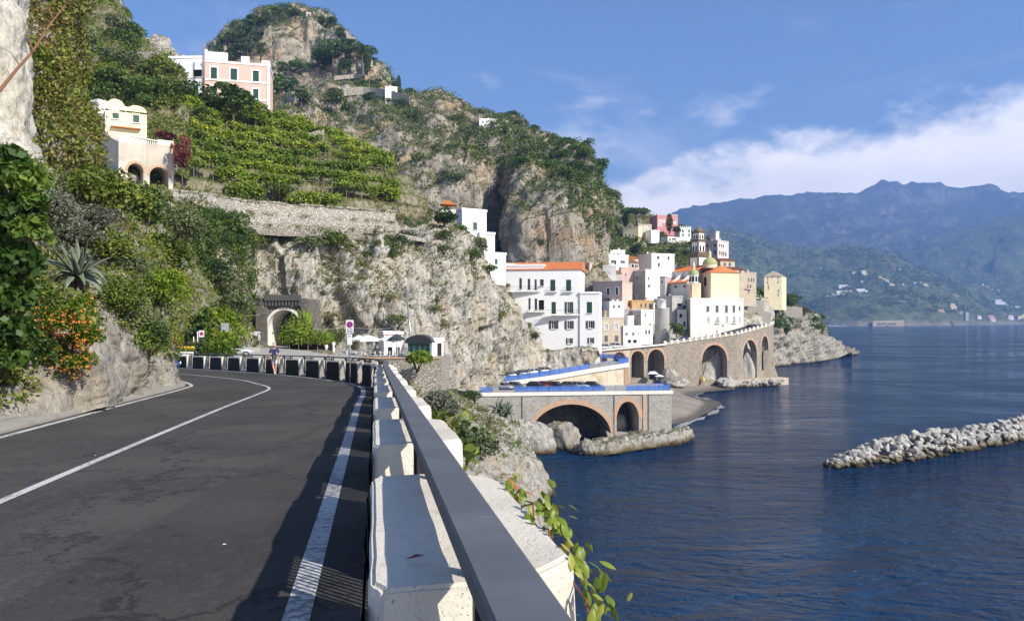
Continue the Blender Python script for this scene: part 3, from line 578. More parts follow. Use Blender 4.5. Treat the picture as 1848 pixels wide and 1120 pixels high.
PM3=loft('far_ridge',[[(1560,570,4300),(1640,560,4300),(1700,560,4200),(1780,565,4100),(1860,570,4000),(2150,575,3900)],[(1570,510,4600),(1640,500,4600),(1700,490,4500),(1780,480,4400),(1860,475,4300),(2150,460,4200)],[(1580,492,5000),(1640,462,5000),(1700,440,4900),(1780,416,4800),(1860,398,4700),(2150,350,4500)],[(1590,495,5400),(1640,466,5400),(1700,444,5300),(1780,420,5200),(1860,402,5100),(2150,355,4900)],],120,60,'far_slope',(30,16,6),(0.002,0.007,0.03),1,67)
# ------------------------------------------------------------------ parapet along the road
ORD=['first','second','third','fourth','fifth','sixth','seventh','eighth','ninth','tenth','eleventh','twelfth','thirteenth','fourteenth','fifteenth','sixteenth','seventeenth','eighteenth','nineteenth','twentieth','twenty-first','twenty-second','twenty-third','twenty-fourth','twenty-fifth','twenty-sixth']
def parapet():
 dense=resample(RAIL,n=3000);s=np.r_[0,np.cumsum(np.linalg.norm(np.diff(dense,axis=0),axis=1))]
 s0=np.interp(0.0,dense[:,1],s)
 def at(q):
  p=np.array([np.interp(q,s,dense[:,0]),np.interp(q,s,dense[:,1])]);e=0.02
  t=np.array([np.interp(q+e,s,dense[:,0])-np.interp(q-e,s,dense[:,0]),np.interp(q+e,s,dense[:,1])-np.interp(q-e,s,dense[:,1])]);t/=np.linalg.norm(t)
  return p,t
 SP,GAP=3.15,1.10
 g0=s0+4.62*1.0147
 Lb=SP-GAP
 # block: battered ends and faces, chamfered top, slightly irregular edges
 def block_mesh(seed):
  bm=bmesh.new();hb,ht=Lb/2+0.08,Lb/2-0.10
  prof=[(-0.31,-0.25),(-0.285,0.815),(-0.275,0.85),(0.315,0.86),(0.335,0.835),(0.35,0.45),(0.37,-0.25)]
  FS=[-1,-.975,-.92,-.85,-.78,-.6,-.3,0,.3,.6,.78,.85,.92,.975,1];nx=14;V=[]
  for i in range(nx+1):
   f=FS[i]
   for(y,z)in prof:
    k=(z+0.25)/1.15;xx=f*(hb*(1-k)+ht*k);e_=(1-abs(f))*Lb/2
    if y>0:y=min(y,y*0.42+e_*0.85)
    elif e_<.04:y*=0.9
    V.append(bm.verts.new((y,xx,z)))
  m=len(prof)
  for i in range(nx):
   for j in range(m-1):bm.faces.new((V[i*m+j],V[(i+1)*m+j],V[(i+1)*m+j+1],V[i*m+j+1]))
  bm.faces.new([V[j]for j in range(m)]);bm.faces.new([V[nx*m+j]for j in range(m-1,-1,-1)])
  bmesh.ops.recalc_face_normals(bm,faces=bm.faces)
  bmesh.ops.bevel(bm,geom=[e for e in bm.edges if e.calc_face_angle(0)>0.3],offset=0.012,segments=2,affect='EDGES')
  bmesh.ops.triangulate(bm,faces=[f for f in bm.faces if len(f.verts)>4])
  co=np.array([v.co[:]for v in bm.verts]);nz=fbm(co*3.1+seed*7,3,seed)
  for v,k in zip(bm.verts,nz):v.co+=Vector((1,1,1))*0+v.normal*0.007*float(k)
  me=bpy.data.meshes.new('parapet_block');bm.to_mesh(me);bm.free();me.materials.append(M['parapet_white'])
  me.polygons.foreach_set('use_smooth',[False]*len(me.polygons));return me
 meshes=[block_mesh(k)for k in range(3)]
 plinth=MB().box((-0.20,-GAP/2-0.16,-0.25),(0.28,GAP/2+0.16,0.08)).mesh('plinth','parapet_white');bevel_mesh(plinth,0.015)
 # near-black rough panel set in the road side of each block
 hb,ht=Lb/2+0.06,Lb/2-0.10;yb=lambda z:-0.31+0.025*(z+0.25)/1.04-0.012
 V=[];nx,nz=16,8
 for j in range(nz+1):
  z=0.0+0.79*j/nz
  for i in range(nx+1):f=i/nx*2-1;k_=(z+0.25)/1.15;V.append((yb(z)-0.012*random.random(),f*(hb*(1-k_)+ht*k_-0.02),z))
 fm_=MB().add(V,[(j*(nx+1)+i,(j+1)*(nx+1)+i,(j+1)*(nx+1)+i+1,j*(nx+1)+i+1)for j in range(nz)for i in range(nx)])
 W_=len(fm_.v);face=fm_.mesh('dark_face','near_black_panel')
 q=g0-3*SP;k=0;gaps=[]
 end=s[-1]
 while q+SP<end+0.5:
  c,t=at(q+SP/2);zc=float(zr(c[1]));p1,_=at(q+SP/2+1);sl_=math.atan2(float(zr(p1[1]))-zc,1.0)
  o=obj('parapet_block',meshes[k%3],None,(c[0],c[1],zc),(sl_,0,math.atan2(-t[0],t[1])))
  ck=q+SP-(s0)
  n=k-2
  tag(o,None,'parapet block','white concrete blocks of the roadside parapet')
  if n<1:o['label']=['white concrete parapet block behind the camera, outside the view','white concrete parapet block just behind the camera position','white concrete parapet block beside the camera, shaded by the grey handrail'][k]
  else:o['label']='white concrete parapet block, '+ORD[n-1]+' beyond the one beside the camera'
  gc,gt=at(q+SP);gaps.append((gc,gt))
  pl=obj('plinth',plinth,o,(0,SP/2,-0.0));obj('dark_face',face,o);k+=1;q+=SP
  # handrail
 seg=resample(RAIL,n=600);seg=seg[seg[:,1]>-9];sa=np.r_[0,np.cumsum(np.linalg.norm(np.diff(seg,axis=0),axis=1))]
 root=empty('handrail',(0.27,0,float(zr(0))))
 tag(root,'long dark grey steel handrail running along the top of the white parapet','handrail')
 zo=float(zr(0))
 def piece(a,b,name):
  n=max(2,int((b-a)/0.5));mb=MB();V=[]
  for u in np.linspace(a,b,n+1):
   c=np.array([np.interp(u,sa,seg[:,0]),np.interp(u,sa,seg[:,1])]);e=0.05
   t=np.array([np.interp(u+e,sa,seg[:,0])-np.interp(u-e,sa,seg[:,0]),np.interp(u+e,sa,seg[:,1])-np.interp(u-e,sa,seg[:,1])]);t/=np.linalg.norm(t)+1e-9
   nr=np.array((t[1],-t[0]));z=float(zr(c[1]))+1.035
   for(y,dz)in((-0.062,-0.055),(-0.070,-0.048),(-0.070,-0.008),(-0.062,0),(0.062,0),(0.070,-0.008),(0.070,-0.048),(0.062,-0.055)):
    V.append((c[0]+nr[0]*y-0.27,c[1]+nr[1]*y,z+dz-zo))
  F=[];m=8
  for i in range(n):
   for j in range(m):F.append((i*m+j,i*m+(j+1)%m,(i+1)*m+(j+1)%m,(i+1)*m+j))
  F.append(tuple(range(m-1,-1,-1)));F.append(tuple(n*m+j for j in range(m)))
  F=[f[::-1]for f in F]
  return mb.add(V,F).build(name,'rail_paint',root)
 L=sa[-1];a=0
 while a<L-1:
  b=min(a+6.3,L);piece(a,b-0.009,'rail_section');a=b
 post=MB().box((-0.022,-0.022,-0.02),(0.022,0.022,1.0)).mesh('post','iron_black')
 gm=MB()
 for i in range(14):
  y=-GAP/2+0.09+(GAP-0.18)*i/13;gm.box((-0.004,y-0.012,0.12),(0.004,y+0.012,0.93))
 for z in(0.13,0.92):gm.box((-0.012,-GAP/2+0.05,z-0.012),(0.012,GAP/2-0.05,z+0.012))
 grille=gm.mesh('grille','iron_black')
 spost=MB().box((-0.018,-0.018,0),(0.018,0.018,0.17)).mesh('post','iron_black')
 q=g0-3*SP
 for gc,gt in gaps:
  rz=math.atan2(-gt[0],gt[1]);z=float(zr(gc[1]))-zo
  for sgn in(-1,1):
   c2=gc+gt*sgn*(GAP/2-0.05);obj('post',post,root,(c2[0]-0.27,c2[1],z),(0,0,rz))
  obj('grille',grille,root,(gc[0]-0.27,gc[1],z),(0,0,rz))
  for f in(-0.33,0.33):
   c2=gc-gt*(SP/2-f*SP*0.8);obj('post',spost,root,(c2[0]-0.27,c2[1],float(zr(c2[1]))-zo+0.85),(0,0,rz))
parapet()
# ------------------------------------------------------------------ walls with arches
def arch_wall(name,p0,p1,zt,zb,arches,thick,mat,parent=None,ring=None,ringw=0.5,ringmat='brick_ring',step=0.6,soffit=None):
 """wall from p0 to p1 (seen left to right), zt=(left, right), arches = (u0, u1, z_spring, z_crown, z_floor), front face towards the viewer"""
 p0,p1=np.asarray(p0,float),np.asarray(p1,float);d=p1-p0;L=np.linalg.norm(d);t=d/L;nr=np.array((t[1],-t[0]))
 us=set(np.linspace(0,L,max(2,int(L/step)+1)))
 for(a,b,zs,zc,zf)in arches:
  us={u for u in us if not(a-1e-3<u<b+1e-3)}
  us|={a,b}|{(a+b)/2-(b-a)/2*math.cos(math.pi*i/24)for i in range(1,24)}
 us=sorted(us)
 def top(u):return zt[0]+(zt[1]-zt[0])*u/L
 def arch(u,A):
  a,b,zs,zc,zf=A;k=(u-(a+b)/2)/((b-a)/2);return zs+(zc-zs)*math.sqrt(max(0,1-k*k))
 def pt(u,z,o):q=p0+t*u-nr*o;return(q[0],q[1],z)
 mb=MB()
 for u0,u1 in zip(us[:-1],us[1:]):
  um=(u0+u1)/2;A=next((A for A in arches if A[0]<um<A[1]),None)
  l0,l1=(arch(u0,A),arch(u1,A))if A else(zb,zb)
  mb.add([pt(u0,l0,0),pt(u1,l1,0),pt(u1,top(u1),0),pt(u0,top(u0),0)],[(0,1,2,3)])
  mb.add([pt(u0,l0,thick),pt(u1,l1,thick),pt(u1,top(u1),thick),pt(u0,top(u0),thick)],[(3,2,1,0)])
  mb.add([pt(u0,top(u0),0),pt(u1,top(u1),0),pt(u1,top(u1),thick),pt(u0,top(u0),thick)],[(0,1,2,3)])
  mb.add([pt(u0,l0,0),pt(u1,l1,0),pt(u1,l1,thick),pt(u0,l0,thick)],[(3,2,1,0)])
  if A and A[4]>zb+0.05:
   f=A[4]
   mb.add([pt(u0,zb,0),pt(u1,zb,0),pt(u1,f,0),pt(u0,f,0)],[(0,1,2,3)]);mb.add([pt(u0,f,0),pt(u1,f,0),pt(u1,f,thick),pt(u0,f,thick)],[(0,1,2,3)])
 for A in arches:
  for u,zz,flip in((A[0],A[2],0),(A[1],A[2],1)):
   q=[pt(u,max(A[4],zb),0),pt(u,zz,0),pt(u,zz,thick),pt(u,max(A[4],zb),thick)];mb.add(q,[(0,1,2,3)]if not flip else[(3,2,1,0)])
 for u,f in((0,(0,1,2,3)),(L,(3,2,1,0))):mb.add([pt(u,zb,0),pt(u,top(u),0),pt(u,top(u),thick),pt(u,zb,thick)],[f])
 w=mb.build(name,mat,parent)
 rings=[]
 if ring:
  for A in arches:
   a,b,zs,zc,zf=A;c=(a+b)/2;hw=(b-a)/2;r=MB();n=28;pts=[]
   for i in range(n+1):
    th=math.pi*(1-i/n);pts.append(((c+hw*math.cos(th),zs+(zc-zs)*math.sin(th)),(c+(hw+ringw)*math.cos(th),zs+(zc-zs+ringw)*math.sin(th))))
   for(i0,o0),(i1,o1)in zip(pts[:-1],pts[1:]):
    V=[pt(i0[0],i0[1],-0.05),pt(i1[0],i1[1],-0.05),pt(o1[0],o1[1],-0.05),pt(o0[0],o0[1],-0.05),pt(i0[0],i0[1],0.3),pt(i1[0],i1[1],0.3),pt(o1[0],o1[1],0.01),pt(o0[0],o0[1],0.01)]
    r.add(V,[(0,1,2,3),(3,2,6,7),(1,0,4,5)])
   rings.append(r.build('arch_ring',ringmat,w))
 return w
def upx(px,p0,p1):
 """distance along p0->p1 at which photograph column px meets the wall, and its depth"""
 p0,p1=np.asarray(p0,float),np.asarray(p1,float);d=p1-p0;L=np.linalg.norm(d);k=(px-HX)/S
 s_=(k*p0[1]-p0[0])/(d[0]-k*d[1]);return s_*L,p0[1]+s_*d[1]
def G(px,d):return np.array((X(px,d),d))
# ------------------------------------------------------------------ lower car park on arches
def lower_deck():
 zd=9.55;p0,p1=G(858,151.5),G(1212,156.5)
 root=empty('arched_car_park',(X(1030,154),154,0));root.location=(0,0,0)
 tag(root,'grey stone seaside car park carried on one wide and one narrow brick arch','car park')
 def U(px):return upx(px,p0,p1)
 def zz(px,py):return Z(py,U(px)[1])
 A1=(U(957)[0],U(1103)[0],zz(1030,788),zz(1030,729),-2.0)
 A2=(U(1113)[0],U(1153)[0],zz(1133,756),zz(1133,724),1.6)
 w_=arch_wall('wall',p0,p1,(zd-0.05,zd-0.05),-2.5,[A1,A2],9.0,'grey_masonry',root,ring=True,ringw=0.95)
 f0,f1=upx(905,p0,p1)[0],np.linalg.norm(p1-p0);t=(p1-p0)/np.linalg.norm(p1-p0);nr=np.array((t[1],-t[0]))
 a=p0+t*(f0-4);b=p0+t*(f1+0.25)
 mb=MB();c=(a+b)/2;mb.obox((c[0]+nr[0]*-0.15,c[1]+nr[1]*-0.15,zd+0.05),np.r_[(b-a)/2,0],np.r_[nr*0.35,0],(0,0,0.35));mb.build('fascia','deck_fascia',root)
 mb=MB();e=p1+t*0.06;mb.obox((e[0]-nr[0]*6,e[1]-nr[1]*6,zd+0.05),np.r_[t*0.2,0],np.r_[nr*5.8,0],(0,0,0.35));mb.build('fascia','deck_fascia',root)
 # side wall going back, brick pilaster
 for px in(1163,):
  u=U(px)[0];q=p0+t*u;mb=MB();mb.obox((q[0]+nr[0]*0.06,q[1]+nr[1]*0.06,(zd+1.5)/2),np.r_[t*0.32,0],np.r_[nr*0.10,0],(0,0,(zd-1.6)/2));mb.build('pilaster','brick_ring',root)
 for px in(1108,1170,942):
  u=U(px)[0];q=p0+t*u;mb=MB();mb.obox((q[0]+nr[0]*0.03,q[1]+nr[1]*0.03,(zd+1.0)/2),np.r_[t*0.10,0],np.r_[nr*0.05,0],(0,0,(zd-1.2)/2));mb.build('drainpipe','dark_stone',root)
  # deck surface: asphalt sheet joined to the foot of the ramp
 V=[G(812,149),G(858,151.7),G(1211,156.7),G(1208,172),G(1060,172),G(930,168),G(830,166),G(790,158)]
 mb=MB();n=len(V);mb.add([(v[0],v[1],zd+0.42)for v in V]+[(v[0],v[1],zd-0.4)for v in V],[tuple(range(n))]+[(i,n+i,n+(i+1)%n,(i+1)%n)for i in range(n)]);mb.build('deck','pavement',root)
 # inner back of the vaults
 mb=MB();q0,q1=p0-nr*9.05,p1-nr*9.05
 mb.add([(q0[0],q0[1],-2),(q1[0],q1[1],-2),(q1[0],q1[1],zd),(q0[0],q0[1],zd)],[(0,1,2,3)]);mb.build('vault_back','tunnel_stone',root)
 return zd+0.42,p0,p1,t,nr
DZ,dp0,dp1,dt_,dn_=lower_deck()
# quay ledge at the foot of the arches
PQ=loft('quay_rock',[[(1040,822,140),(1090,822,139),(1150,812,144),(1200,806,149),(1245,799,153.5),(1249,790,160),(1235,783,166)],[(1045,805,141),(1090,806,140),(1150,797,145),(1200,791,150),(1243,783,154.5),(1247,777,160.5),(1235,776,166)],[(1050,797,143),(1092,797,142),(1150,788,147),(1200,782,151),(1238,774,155.5),(1242,773,161),(1232,774,166)],[(1055,794,148),(1095,793,148),(1150,784,151),(1200,778,154),(1228,774,157.5),(1232,773,161),(1228,774,165)],[(1055,792,157),(1095,790,157),(1150,781,158),(1200,776,159),(1220,774,160),(1224,773,162),(1224,774,164)],],130,50,'shore_rock',(0.25,0.4,0.15),(0.2,0.5,1.4),0.7,71,0.7,0.5)
def boulder_mesh(name,seed,mat,n=3,blocky=0.34):
 bm=bmesh.new();bmesh.ops.create_icosphere(bm,subdivisions=n,radius=1.0)
 co=np.array([v.co[:]for v in bm.verts]);g=np.random.default_rng(seed);pl=g.normal(size=(12,3));pl/=np.linalg.norm(pl,axis=1,keepdims=True);h=g.uniform(0.5,0.86,12)
 for nn,hh in zip(pl,h):
  k=co@nn;co-=np.maximum(0,k-hh)[:,None]*nn
 r=1+0.10*fbm(co*2.2+seed,4,seed)-blocky*0.25*(cells(co*1.6+seed,seed)[0]-0.4);co*=r[:,None]
 for v,c in zip(bm.verts,co):v.co=Vector(c)
 me=bpy.data.meshes.new(name);bm.to_mesh(me);bm.free();me.materials.append(M[mat]);return me
def rock(px,py,d,rx,ry,rz,seed,label,rot=0.0,name='rock',mat='shore_rock',group='shore rocks under the arches'):
 p=P(px,py,d);o=obj(name,boulder_mesh(name,seed,mat,4),None,p,(0.2*math.sin(seed),0.25*math.cos(seed*3),rot),(rx,ry,rz));tag(o,label,'rock',group);return o
rock(1015,790,147,3.6,3.0,4.6,4,'large ochre boulder standing in the mouth of the wide brick arch')
rock(962,812,143,4.3,4.0,6.2,9,'tall ochre rock stack at the sea foot of the wide brick arch',0.5)
rock(935,835,132,2.6,4.0,5.0,15,'rock spur meeting the sea below the parapet shrubs',0.3)
rock(1045,815,143,2.2,1.8,1.6,22,'low tan boulder at the waterline left of the quay ledge',1.0)
rock(1118,765,160.5,1.6,1.6,2.2,31,'pale rock blocking the left side of the narrow brick arch',0.4)
# ------------------------------------------------------------------ ramp up to the road with its retaining wall
def ramp():
 root=empty('parking_ramp',(0,0,0));tag(root,'sloping concrete ramp with pale plastered retaining wall behind the lower car park','ramp')
 line=[(862,695,158.5),(930,686,161),(1000,676,163.5),(1070,664,166),(1134,654,168)]
 pts=np.array([P(*q)for q in line]);pts=catmull(pts,30);mb=MB();cap=MB();ro=MB()
 for a,b in zip(pts[:-1],pts[1:]):
  mb.add([(a[0],a[1],8.8),(b[0],b[1],8.8),(b[0],b[1],b[2]-0.9),(a[0],a[1],max(8.8,a[2]-0.9))],[(0,1,2,3)])
  d=(b-a)[:2];d/=np.linalg.norm(d);n=np.array((d[1],-d[0]));c=(a+b)/2
  cap.obox((c[0]+n[0]*0.05,c[1]+n[1]*0.05,c[2]-0.45),(b-a)/2*1.003,np.r_[n*0.25,0],(0,0,0.45))
  q,r=a[:2]-n*9,b[:2]-n*9
  ro.add([(a[0],a[1],a[2]-0.02),(b[0],b[1],b[2]-0.02),(r[0],r[1],b[2]+0.0),(q[0],q[1],a[2]+0.0)],[(0,1,2,3)])
 e=pts[-1];mb.add([(e[0],e[1],3),(e[0]+1.5,e[1]+12,3),(e[0]+1.5,e[1]+12,e[2]-0.9),(e[0],e[1],e[2]-0.9)],[(0,1,2,3)])
 mb.add([(X(1060,165.6),165.6,2.5),(e[0],e[1],2.5),(e[0],e[1],8.8),(X(1060,165.6),165.6,8.8)],[(0,1,2,3)])
 mb.build('retaining_wall','ramp_plaster',root);cap.build('coping','deck_fascia',root);ro.build('carriageway','pavement',root)
 q=MB();q.box((e[0]-0.9,e[1]-0.35,2.5),(e[0]+0.15,e[1]+0.3,e[2]-0.95));q.build('corner_pier','brick_ring',root)
 return pts
ramp_pts=ramp()
def railing(name,pts,label,h=1.1,mat='blue_paint',step=2.1,sheet=True,group=None,holes=(),pw=0.07):
 """post-and-rail fence along a 3D polyline; posts are parts, and a woven sheet where the photo shows one"""
 pts=np.asarray(pts,float);s_=np.r_[0,np.cumsum(np.linalg.norm(np.diff(pts,axis=0),axis=1))];L=s_[-1]
 at=lambda q:np.array([np.interp(q,s_,pts[:,k])for k in range(3)])
 root=empty(name,tuple(pts[0]));tag(root,label,'railing',group);o0=pts[0];n=max(2,int(L/step))
 pm=MB().box((-pw/2,-pw/2,0),(pw/2,pw/2,h)).mesh('post',mat)
 for i in range(n+1):obj('post',pm,root,at(L*i/n)-o0)
 mb=MB();b2=MB()
 for i in range(n):
  a,b=at(L*i/n)-o0,at(L*(i+1)/n)-o0
  mb.bar(a+(0,0,h),b+(0,0,h),0.06)
  if sheet and not any(x0<i/n<x1 for x0,x1 in holes):m_=(a+b)/2+(0,0,h*0.48);b2.obox(m_+np.array((0,0.05,0)),(b-a)/2,(0,0.01,0),(0,0,h*0.40))
  else:b2.bar(a+(0,0,h*0.4),b+(0,0,h*0.4),0.04);b2.bar(a+(0,0,h*0.7),b+(0,0,h*0.7),0.04)
 mb.build('top_rail',mat,root);b2.build('mesh_screen' if sheet else 'mid_rails','blue_mesh' if sheet else mat,root);return root
def deckp(px):u=upx(px,dp0,dp1)[0];q=dp0+dt_*u-dn_*0.0;return np.array((q[0],q[1],DZ))
railing('blue_railing',[deckp(868)+(0,0,0.02),deckp(905),deckp(1209)],'bright blue railing with mesh screen along the sea edge of the lower car park',holes=((0.62,0.74),(0.0,0.12)))
railing('blue_railing',[deckp(1209),deckp(1209)+np.array((0.6,10,0))],'short end of the blue car park railing turning back towards the beach')
railing('blue_railing',ramp_pts,'blue railing with mesh screen climbing beside the parking ramp',holes=((0.72,0.9),))
railing('blue_railing',[ramp_pts[-1],ramp_pts[-1]+np.array((-1.5,9,0.3)),ramp_pts[-1]+np.array((-9,12,0.6))],'blue screened railing at the top of the ramp before the small arches')
# ------------------------------------------------------------------ viaduct road below the church
def viaduct():
 root=empty('road_viaduct',(0,0,0));tag(root,'tall ochre stone viaduct with brick arches carrying the coast road below the church','viaduct')
 a,b,c,d,e=G(1060,258),G(1137,264),G(1200,270),G(1330,280),G(1388,293)
 def U(px,p,q):return upx(px,p,q)[0]
 def D(px,p,q):return upx(px,p,q)[1]
 za,zb_,zc,zd,ze=Z(635,258),Z(628,264),Z(622,270),Z(604,280),Z(588,293)
 A=lambda p,q,x0,x1,ys,yc,yf:(U(x0,p,q),U(x1,p,q),Z(ys,D((x0+x1)/2,p,q)),Z(yc,D((x0+x1)/2,p,q)),Z(yf,D((x0+x1)/2,p,q))if yf else 1.0)
 arch_wall('wall',a,b,(za,zb_),1.0,[A(a,b,1066,1096,652,637,None),A(a,b,1107,1129,648,635,None)],5,'beige_plaster',root,True,0.5)
 arch_wall('wall',b,c,(zb_,zc),1.0,[A(b,c,1139.5,1162,646,633,682),A(b,c,1169,1199,650,630,686)],6,'ochre_masonry',root,True,0.7)
 arch_wall('wall',c,d,(zc,zd),0.5,[A(c,d,1267,1312,650,622,686)],2.6,'ochre_masonry',root,True,0.9)
 arch_wall('wall',d,e,(zd,ze),0.5,[A(d,e,1341,1366,640,613,682),A(d,e,1374.5,1386.5,625,606,668)],2.6,'ochre_masonry',root,True,0.7)
 f=G(1396,318);arch_wall('wall',e,f,(ze,ze+0.5),0.5,[],3,'ochre_masonry',root)
 # buttress at the outer corner
 mb=MB();x,y=e;mb.add([(x-2.6,y-2.2,0.5),(x+3.6,y-1.0,0.5),(x+3.0,y+8,0.5),(x-2.2,y-0.1,12),(x+0.05,y-0.1,13),(x+0.1,y+6,13)],[(0,1,4,3),(1,2,5,4),(3,4,5)]);mb.build('buttress','ochre_masonry',root)
 # carriageway edge slab and crenellated parapet posts
 slab=MB();ed=[(a,za),(b,zb_),(c,zc)]
 for(p,z0),(q,z1)in zip(ed[:-1],ed[1:]):
  m_=(np.r_[p,z0]+np.r_[q,z1])/2;t=(q-p)/np.linalg.norm(q-p);n=np.array((t[1],-t[0]));slab.obox((m_[0]+n[0]*0.3,m_[1]+n[1]*0.3,m_[2]+0.2),(np.r_[q,z1]-np.r_[p,z0])/2,np.r_[n*0.5,0],(0,0,0.24))
 slab.build('edge_slab','deck_fascia',root)
 top=[np.r_[c,zc],np.r_[d,zd],np.r_[e,ze],np.r_[f,ze+0.5]]
 wm_=MB();pm=MB().box((-0.45,-0.3,0),(0.45,0.3,1.35)).mesh('parapet_post','old_white')
 for p,q in zip(top[:-1],top[1:]):
  n=int(np.linalg.norm(q-p)/2.3);t=(q-p)[:2]/np.linalg.norm((q-p)[:2]);wm_.obox((p+q)/2+(0,0,0.35),(q-p)/2,(*(np.array((t[1],-t[0]))*0.2),0),(0,0,0.36))
  for i in range(n+1):obj('parapet_post',pm,root,p+(q-p)*i/n,(0,0,math.atan2(t[1],t[0])))
 wm_.build('parapet_wall','beige_plaster',root)
 # roadway
 rd=[np.r_[a,za],np.r_[b,zb_],np.r_[c,zc],np.r_[d,zd],np.r_[e,ze],np.r_[f,ze+0.5]];mb=MB()
 for p,q in zip(rd[:-1],rd[1:]):
  t=(q-p)[:2]/np.linalg.norm((q-p)[:2]);n=np.array((t[1],-t[0]));mb.add([p-(0,0,0.02),q-(0,0,0.02),q-np.r_[n*9,0.0],p-np.r_[n*9,0.0]],[(0,1,2,3)])
 mb.build('carriageway','asphalt',root)
 # dark inner vaults behind the openings
 mb=MB()
 for p,q in((a,b),(b,c)):
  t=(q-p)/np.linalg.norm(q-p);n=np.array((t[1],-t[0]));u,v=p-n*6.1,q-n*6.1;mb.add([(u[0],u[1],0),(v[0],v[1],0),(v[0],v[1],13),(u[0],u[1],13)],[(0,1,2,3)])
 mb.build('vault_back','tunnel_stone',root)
 t=(d-c)/np.linalg.norm(d-c)
 return a,b,c,d,e
va,vb,vc,vd,ve=viaduct()
rock(1286,692,283.5,7.5,3.6,15,44,'pale living rock filling the wide arch of the church viaduct',0.3,mat='cliff_rock')
rock(1350,690,288.5,4.0,2.6,12,47,'whitewashed rock inside the middle arch of the church viaduct',0.3,mat='white_rock')
rock(1381,672,297,3,2.4,14,49,'rock face inside the narrow outermost arch of the viaduct',0.3,mat='cliff_rock')
rock(1207,683,267,4.2,3.5,5.5,52,'grey rock outcrop at the top of the beach under the viaduct',0.2,mat='cliff_rock')
rock(1223,688,265,4.5,2.5,2.2,55,'low grey rock trailing from the outcrop towards the sand',0.1,mat='cliff_rock')
def church_quay():
 root=empty('stone_quay',(0,0,0));tag(root,'low concrete quay with piled rocks below the church viaduct','quay')
 a,b=G(1300,277),G(1423,291);t=(b-a)/np.linalg.norm(b-a);n=np.array((t[1],-t[0]));c=(a+b)/2
 mb=MB();mb.obox((c[0]-n[0]*4,c[1]-n[1]*4,0.6),np.r_[t*np.linalg.norm(b-a)/2,0],np.r_[n*4,0],(0,0,1.9));mb.build('platform','beige_plaster',root)
 g=np.random.default_rng(5);ms=[boulder_mesh('stone',100+k,'boulder_rock',3)for k in range(6)];L=np.linalg.norm(b-a)
 for i in range(70):
  u=g.uniform(-0.05,0.92);k=g.random();big=2.6 if u<0.15 and k>0.5 else 1.0;q=a+t*u*L+n*(0.3+3.2*k)
  sz=g.uniform(0.7,1.25)*big*(0.8 if u>0.5 else 1.0);obj('stone',ms[i%6],root,(q[0],q[1],1.6*(1-k)+0.1+(1.0 if big>1 else 0)),g.uniform(0,6,3),(sz*1.2,sz,sz*0.9))
church_quay()
# ------------------------------------------------------------------ breakwater of white boulders
def breakwater():
 root=empty('breakwater',(0,0,0));tag(root,'long low breakwater of piled white boulders lying in the blue sea','breakwater')
 a=np.array((X(1500,128),128.5));b=np.array((X(1885,171),171));b2=b+(b-a)*0.6
 t=(b-a)/np.linalg.norm(b-a);n=np.array((t[1],-t[0]));L=np.linalg.norm(b-a);g=np.random.default_rng(12)
 ms=[boulder_mesh('boulder',200+k,'boulder_rock',2,0.6)for k in range(14)]
 core=MB();core.add([(*(a-n*3),-2),(*(a+n*3.6),-2),(*(b2+n*4.4),-2),(*(b2-n*4),-2),(*(a+t*5-n*1.0),0.5),(*(a+t*5+n*1.0),0.5),(*(b2+n*1.6),1.9),(*(b2-n*1.6),1.9)],[(0,1,5,4),(1,2,6,5),(2,3,7,6),(3,0,4,7),(4,5,6,7)]);core.build('core','boulder_rock',root)
 far=MB();k=0
 for i in range(760):
  u=g.random()**0.9*1.06;w_=g.uniform(-1,1);f=min(1,u/0.22)**0.8;hw=2.2+2.4*f;q=a+t*u*L+n*w_*hw
  z=-0.2+(0.75+2.5*f)*(1-abs(w_)**1.5)*g.uniform(0.75,1.1);sz=g.uniform(0.42,0.98)*(0.85+0.15*f)*(1.25 if g.random()<.12 else 1)
  if u<0.05 and abs(w_)>0.6:continue
  if k>=300:
   me=ms[i%14];co=np.array([v.co[:]for v in me.vertices])*sz*np.array((1.2,1,.8))@np.array(Matrix.Rotation(g.uniform(0,6),3,'Z'));far.add(co+np.array((q[0],q[1],z)),[tuple(p.vertices)for p in me.polygons]);continue
  obj('boulder',ms[i%14],root,(q[0],q[1],z),g.uniform(0,6,3),(sz*g.uniform(1.0,1.6),sz,sz*g.uniform(0.6,0.95)));k+=1
 tag(far.build('small_boulders','boulder_rock',root),kind='stuff')
breakwater()
